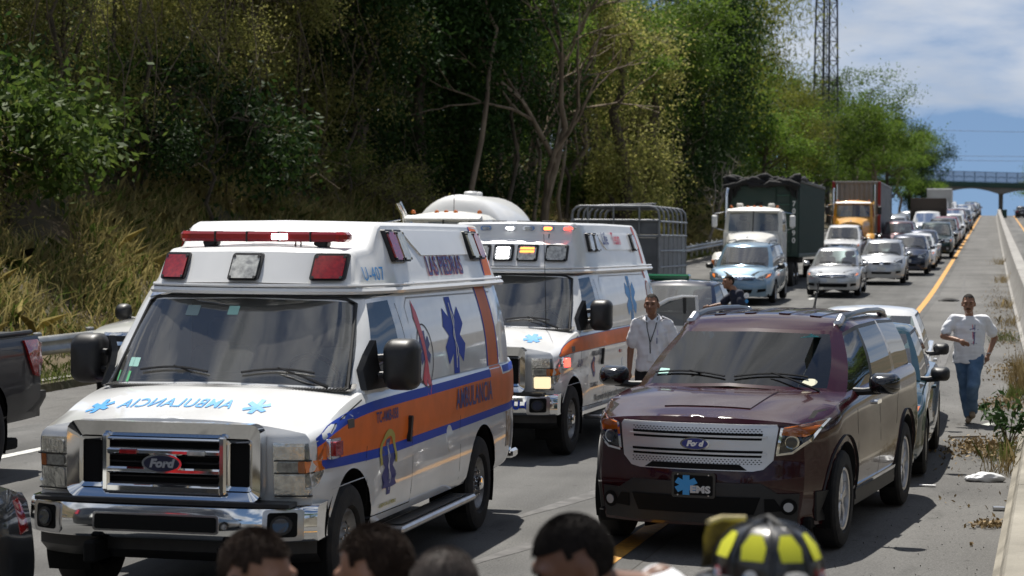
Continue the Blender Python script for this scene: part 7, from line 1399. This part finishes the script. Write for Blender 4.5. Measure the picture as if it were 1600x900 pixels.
    for k in range(23):
        y = 156 + 7.4 * k + random.uniform(-.6, .6); put(kinds[(k * 3) % 7], cl[(k * 4 + 1) % 11], -3.15 + random.uniform(-.25, .25), y, 'distant %s in the right lane of the queue below the crest' % desc((k * 3) % 7, (k * 4 + 1) % 11), 'car', G)
        if not (196 < y < 224): put(kinds[(k * 2 + 1) % 7], cl[(k * 3 + 2) % 11], -6.4 + random.uniform(-.3, .3), y - 2 + random.uniform(-1, 1), 'distant %s in the left lane of the queue below the crest' % desc((k * 2 + 1) % 7, (k * 3 + 2) % 11), 'car', G)
    for k in range(2): put(('suv', 'sedan')[k], ('grey', 'silver')[k], -6.4, 143.5 + 6.6 * k, ('grey SUV left of the stake truck', 'silver sedan left of the stake truck')[k], ('SUV', 'car')[k])
    o = put('sedan', 'black', 3.2, 268, 'dark car on the opposite carriageway at the right edge'); o.rotation_euler = (0, 0, math.pi); o.location.y = 274
    for o, p, u in base.values():
        for q in list(all_children(o)) + [o]: bpy.data.objects.remove(q)
    # white van and box truck far up the queue
    WB = paint('paint_white', (.7, .7, .7)); GB = mat('box_grey', (.42, .42, .41), .5, var=.15, scale=1.)
    v = thing('delivery_van', 'tall white van far up the queue', 'van', (-5.9, 199, gz(201))); V, Fc = lower_body(5.2, [(0, .85), (.4, .96), (1.0, 1.0), (5.2, .98)], [(0, .35), (5.2, .4)], [(0, 1.0), (.9, 1.25), (1.7, 2.0), (2.1, 2.3), (5.2, 2.3)], [(0, 1.05), (.9, 1.32), (1.7, 2.1), (2.1, 2.38), (5.2, 2.38)], [(0, .96), (.4, 1), (.8, .97), (1, .86)], .12, .06, arches=[(.95, .36, .42), (4.2, .36, .42)]); bd = mk('body', V, Fc, WB, v, 36); bv = tree_of(bd); patch('windscreen', [(-.78, 1.38), (.78, 1.38), (.66, 1.98), (-.66, 1.98)], 'F', bv, GLOSSB, v, off=.004, step=.2); patch('grille', [(-.5, .8), (.5, .8), (.5, .98), (-.5, .98)], 'F', bv, BLACK, v, step=.2)
    for s in (-1, 1):
        patch('headlight', rrect(s * .72 - .14, .8, s * .72 + .14, 1.0, .04), 'F', bv, REFLECT, v, step=.1)
        for y in (.95, 4.2): wheel(v, s * .86, y, .35, .22, 'seven', s, n=20)
    t = thing('box_truck', 'white and grey box truck near the top of the queue', 'truck', (-5.5, 211, gz(213))); cab_over(t, WB, 2.5, lights=False, stack=False, W=.95); bogie(t, (6.0,)); box('cargo_box', (0, 6.2, 2.3), (2.44, 5.4, 2.5), GB, t, .03); box('box_cap', (0, 6.2, 3.60), (2.5, 5.5, .12), WB, t, .03)
# ------------------------------------------------------------------ overpass, tower, wires
def build_far():
    CB = mat('overpass_concrete', (.20, .19, .175), .9, var=.3, scale=.5, c2=(.14, .135, .12)); GN = mat('overpass_green', (.012, .045, .034), .6, var=.3, scale=.4, c2=(.02, .06, .04)); RL = mat('railing_navy', (.02, .03, .045), .6)
    b = thing('overpass', 'concrete overpass with green girder and railing across the far road', 'bridge'); Y = 415; x0, x1 = -46, 46; zt = 14.1; rake = -.028
    def zz(x, z): return z + rake * (x + 8)
    W = 7.5; cols_ = (-25.0, -10.0, .95, 12.0, 27.0)
    def soffit(x):
        q = min(abs(x - c) for c in cols_); span = 6.0; return 13.05 - 1.15 * max(0, 1 - q / span) ** 2
    xs = np.linspace(x0, x1, 93); MB().grid([[(x, Y, zz(x, soffit(x))), (x, Y, zz(x, 13.35)), (x, Y + W, zz(x, 13.35)), (x, Y + W, zz(x, soffit(x))), (x, Y, zz(x, soffit(x)))] for x in xs]).build('deck', CB, b, 30)
    MB().grid([[(x, Y - .25, zz(x, 13.15)), (x, Y - .25, zz(x, 14.1)), (x, Y + .2, zz(x, 14.1)), (x, Y + .2, zz(x, 13.15)), (x, Y - .25, zz(x, 13.15))] for x in (x0, x1)]).build('fascia_girder', GN, b, 30); MB().grid([[(x, Y + W, zz(x, 13.15)), (x, Y + W, zz(x, 14.1)), (x, Y + W + .3, zz(x, 14.1)), (x, Y + W + .3, zz(x, 13.15)), (x, Y + W, zz(x, 13.15))] for x in (x0, x1)]).build('fascia_girder', GN, b, 30)
    for c in cols_: MB().lathe([(gz(Y) - 1, .40), (11.6, .42), (12.3, .75), (zz(c, 12.4), 1.1)], 16, 'Z', (c, Y + W / 2, 0)).build('column', CB, b, 40)
    for k in range(47):
        x = x0 + 2.0 * k; box('railing_post', (x, Y - .05, zz(x, 15.1)), (.13, .12, 2.1), RL, b)
    for z, t_ in ((14.2, .10), (15.15, .05), (16.1, .08)): box('railing_bar', (0, Y - .05, zz(0, z)), (x1 - x0, .07, t_), RL, b, rot=(0, -math.atan(rake), 0))
    mesh_ = glass('railing_mesh', (.62, .66, .72), 1.05, dust=.35); mk('railing_screen', [(x0, Y, zz(x0, 14.15)), (x1, Y, zz(x1, 14.15)), (x1, Y, zz(x1, 16.1)), (x0, Y, zz(x0, 16.1))], [(0, 1, 2, 3)], mesh_, b, None)
    for k in range(46):
        xm = x0 + 1 + 2.0 * k; tube('railing_brace', [(xm - .7, Y - .06, zz(xm, 14.9)), (xm, Y - .06, zz(xm, 15.25)), (xm + .7, Y - .06, zz(xm, 14.9))], .045, RL, b, 4)
    # lattice tower
    t = thing('lattice_tower', 'dark steel lattice tower rising behind the trees', 'tower', (-15.4, 196, gz(196) + 3)); ST_ = mat('tower_steel', (.035, .04, .045), .6)
    Hh, w0, w1 = 46, 1.75, .8; leg = lambda a, z: Vector((math.cos(a), math.sin(a), 0)) * (w0 + (w1 - w0) * z / Hh) * .72 + Vector((0, 0, z)); an = [R(20), R(110), R(200), R(290)]
    for a in an: tube('tower_leg', [leg(a, 0), leg(a, Hh)], [.10, .07], ST_, t, 6)
    n = 26
    for k in range(n):
        z0, z1 = Hh * k / n, Hh * (k + 1) / n
        for i in range(4):
            p, q = an[i], an[(i + 1) % 4]; tube('brace', [leg(p, z0), leg(q, z1)], .035, ST_, t, 4); tube('brace', [leg(q, z0), leg(p, z1)], .035, ST_, t, 4); tube('cross_bar', [leg(p, z1), leg(q, z1)], .035, ST_, t, 4)
    for x in (.12, .32, .5): tube('feeder_cable', [(x - .3, .1, 0), (x - .3, .1, Hh)], .05, ST_, t, 5)
    # power lines crossing beyond the overpass
    for q, (za, zb_) in enumerate(((27.5, 24.8), (21.8, 20.4), (20.9, 19.5))):
        P_ = [(-60 + 120 * k / 20, 440, za + (zb_ - za) * k / 20 - 1.2 * math.sin(math.pi * k / 20)) for k in range(21)]; tube('power_line', P_, .035, ST_, None, 4, label=('highest', 'middle', 'lowest')[q] + ' power line strung across the sky beyond the overpass', category='power line')
    for q, x in enumerate((-60, 60)): tube('utility_pole', [(x, 440, gz(440)), (x, 440, 29)], [.2, .14], BARK, None, 8, label=('utility pole hidden by the trees left of the overpass', 'utility pole right of the overpass outside the frame')[q], category='pole')
    gb = MB().box((0, 0, .5), (.55, .5, 1.0), .05).box((0, 0, 1.02), (.6, .55, .06), .02); gb.build('utility_box', GN, None, label='small green utility box behind the far barrier', category='utility box').location = (1.1, 270, gz(270))
    b = MB().tube([(0, 0, 0), (0, 0, 1.9)], .11, 10); o = b.build('marker_post', CB, None, label='grey concrete post at the foot of the far trees', category='post'); o.location = (-13.2, 205, gz(205))
# ------------------------------------------------------------------ things lying about
def build_debris():
    r = random.Random(11); g_ = np.random.default_rng(9)
    BAG = mat('white_plastic', (.70, .71, .72), .35, trans=.2); b = MB()
    ellipsoid(b, (0, 0, .035), (.17, .08, .05)); ellipsoid(b, (.10, .02, .03), (.10, .07, .045)); ellipsoid(b, (-.12, -.02, .02), (.08, .06, .03)); root = fuse('plastic_bag', b, BAG, None, .012, 2); wrinkle(root, .006, 40, 3); root.location = (-.07, 21.6, gz(21.6)); link_props(root, 'crumpled white plastic bag by the near barrier', 'litter')
    # torn tyre tread lying on the shoulder
    P_ = [(-.32 + .64 * k / 8, .06 * math.sin(k), .03 + .07 * math.sin(math.pi * k / 8) * (1 if k > 1 else .3)) for k in range(9)]; b = MB().grid([[(p[0], p[1] + dy, p[2] - abs(dy) * .3) for dy in (-.22, -.1, 0, .10, .22)] for p in P_]); o = b.build('tyre_tread', RUBBER, None, 60, label='black strip of torn tyre tread lying beyond the running man', category='debris'); o.location = (-1.36, 65.6, gz(65.6)); md = o.modifiers.new('t', 'SOLIDIFY'); md.thickness = .03
    for k, (x, y, lab) in enumerate(((-.62, 21.0, 'white paper scrap on the shoulder left of the plastic bag'), (.06, 19.3, 'flattened grey can against the near barrier'), (-.30, 26.2, 'pale stick lying near the leaf litter'))):
        m = (MATS['white_ink'], ALU, TWIG)[k]; s = ((.16, .05, .012), (.11, .07, .03), (.5, .02, .02))[k]; o = box(('paper_scrap', 'crushed_can', 'stick')[k], (0, 0, s[2] / 2 + .004), s, m, None, None, None, label=lab, category='litter'); o.location = (x, y, gz(y)); o.rotation_euler = (0, 0, r.uniform(-.6, .6))
    # leaf litter along the barrier
    LM = leafmat('dead_leaves', (.13, .085, .035), (.34, .25, .13), .1)
    def litter(x, y, sx, sy, n, h): 
        c = np.stack([x + g_.normal(size=n) * sx, y + g_.normal(size=n) * sy, np.abs(g_.normal(size=n)) * h], 1); c[:, 2] = c[:, 2] * np.exp(-((c[:, 0] - x) / sx) ** 2 * .4) + np.array([gz(v) for v in c[:, 1]]) + .012; return c
    C_ = np.concatenate([litter(-.05, 24.6, .26, .55, 900, .06), litter(.0, 18.2, .09, .12, 120, .02), litter(.22, 31.0, .20, .7, 500, .04), litter(.3, 38, .2, 1.2, 400, .05), litter(.3, 48, .2, 2, 300, .04), litter(-.1, 22.0, .3, 3.0, 60, .002), litter(.2, 64, .25, 6, 500, .03)])
    V, Fq = leaf_quads(C_, .055, g_, None, .0, .5); mesh_np('leaf_litter', V, Fq, LM, None, label='brown dead leaves drifted along the median barrier', category='leaves', kind='stuff')
    PB = mat('gravel_bits', (.10, .095, .085), .9, var=.5, scale=30); n = 700; xy = np.stack([g_.uniform(-1.6, .0, n), 15 + 30 * g_.random(n) ** 1.5, np.zeros(n)], 1); xy[:, 2] = [gz(v) + .006 for v in xy[:, 1]]; V, Fq = leaf_quads(xy, .014, g_, None, 0, .8); mesh_np('road_grit', V, Fq, PB, None, label='loose grit scattered over the median shoulder', category='grit', kind='stuff')
    # weeds growing at the barrier foot
    def tuft(name, label, x, y, n, h, m, spread=.16, loc_only=False):
        d = g_.normal(size=(n, 3)) * .33; d[:, 2] = 1; d = unit(d); B = np.stack([g_.normal(size=n) * spread * .4, g_.normal(size=n) * spread, np.zeros(n)], 1); hh = h * (.4 + .7 * g_.random((n, 1))); s = unit(np.cross(d, g_.normal(size=(n, 3)))) * .004; T_ = B + d * hh + g_.normal(size=(n, 3)) * hh * .15; M_ = B + d * hh * .6; V = np.stack([B - s, B + s, M_ + s, T_, M_ - s], 1).reshape(-1, 3); o = mesh_np(name, V, np.arange(5 * n).reshape(-1, 5), m, None, label=label, category='plant'); o.location = (x, y, gz(y)); return o
    DG = leafmat('straw_blades', (.24, .17, .07), (.42, .33, .16), .2); GG = leafmat('green_blades', (.07, .10, .02), (.18, .2, .06), .3)
    for k, (x, y, n, h, m, lab) in enumerate(((.08, 22.3, 60, .42, DG, 'dry grass tuft beside the white plastic bag'), (.12, 23.6, 70, .34, GG, 'green-yellow tuft between bag and leafy sapling'), (.42, 33.5, 260, .55, DG, 'large dry tuft behind the running man'), (.30, 32.2, 160, .25, GG, 'low green weeds right of the running man'), (.44, 37.5, 160, .5, DG, 'dry tuft beyond the large one by the barrier'), (.25, 47, 120, .28, GG, 'weed patch at the barrier beyond the running man'), (.40, 53, 110, .35, DG, 'small straw tuft far along the barrier'), (.38, 62, 130, .35, DG, 'second straw tuft far along the barrier'), (.34, 80, 160, .4, DG, 'straw strip at the barrier level with the silver hatchback'), (.28, 100, 160, .4, DG, 'straw strip at the barrier farther up the road'))): tuft('grass_tuft', lab, x, y, n, h, m, .2 if y < 40 else .5)
    # leafy sapling by the barrier
    root = thing('sapling', 'leafy green sapling growing at the foot of the near barrier', 'plant', (.17, 24.2, gz(24.2))); b = MB(); LFV = []; tips = []
    for k in range(9):
        a = g_.uniform(0, 6.28); p = Vector((0, 0, .02)); q = Vector((math.cos(a) * .16, math.sin(a) * .16, .30 + .06 * (k % 4))); e = q + Vector((math.cos(a) * .20, math.sin(a) * .20, .12)); b.tube([p, (p + q) / 2 + Vector((0, 0, .05)), q, e], [.009, .007, .005, .003], 5); tips += [list(q.lerp(e, t)) for t in (0, .3, .6, .9, 1.0)]
    b.build('stem', TWIG, root); T_ = np.array(tips); C_ = np.repeat(T_, 5, 0) + g_.normal(size=(len(T_) * 5, 3)) * .045; V, Fq = leaf_quads(C_, .12, g_, None, .2, .38, .4); mesh_np('leaves', V, Fq, leafmat('sapling_leaves', (.030, .075, .022), (.085, .15, .045), .25, .35), root)
def link_props(o, label, cat): o['label'] = label; o['category'] = cat
build_ambulances(); hero_suv(); build_people()
white_dump_truck(); yellow_truck(); tanker(); livestock_truck(); police_cars()
p_ = pickup_truck('pickup_truck', 'dark blue-grey pickup at the left edge seen from its rear corner', mat('midnight_paint', (.006, .007, .011), .35, coat=.35, spec=.2), (-10.55, 13.9, gz(17))); p_.scale = (1.06, 1.06, 1.12)
pickup_truck('pickup_truck', 'white pickup on the left shoulder half hidden behind the nearest ambulance', paint('pickup_white', (.72, .72, .70)), (-11.1, 26.4, gz(29)))
build_queue(); build_debris(); build_far(); build_plants()
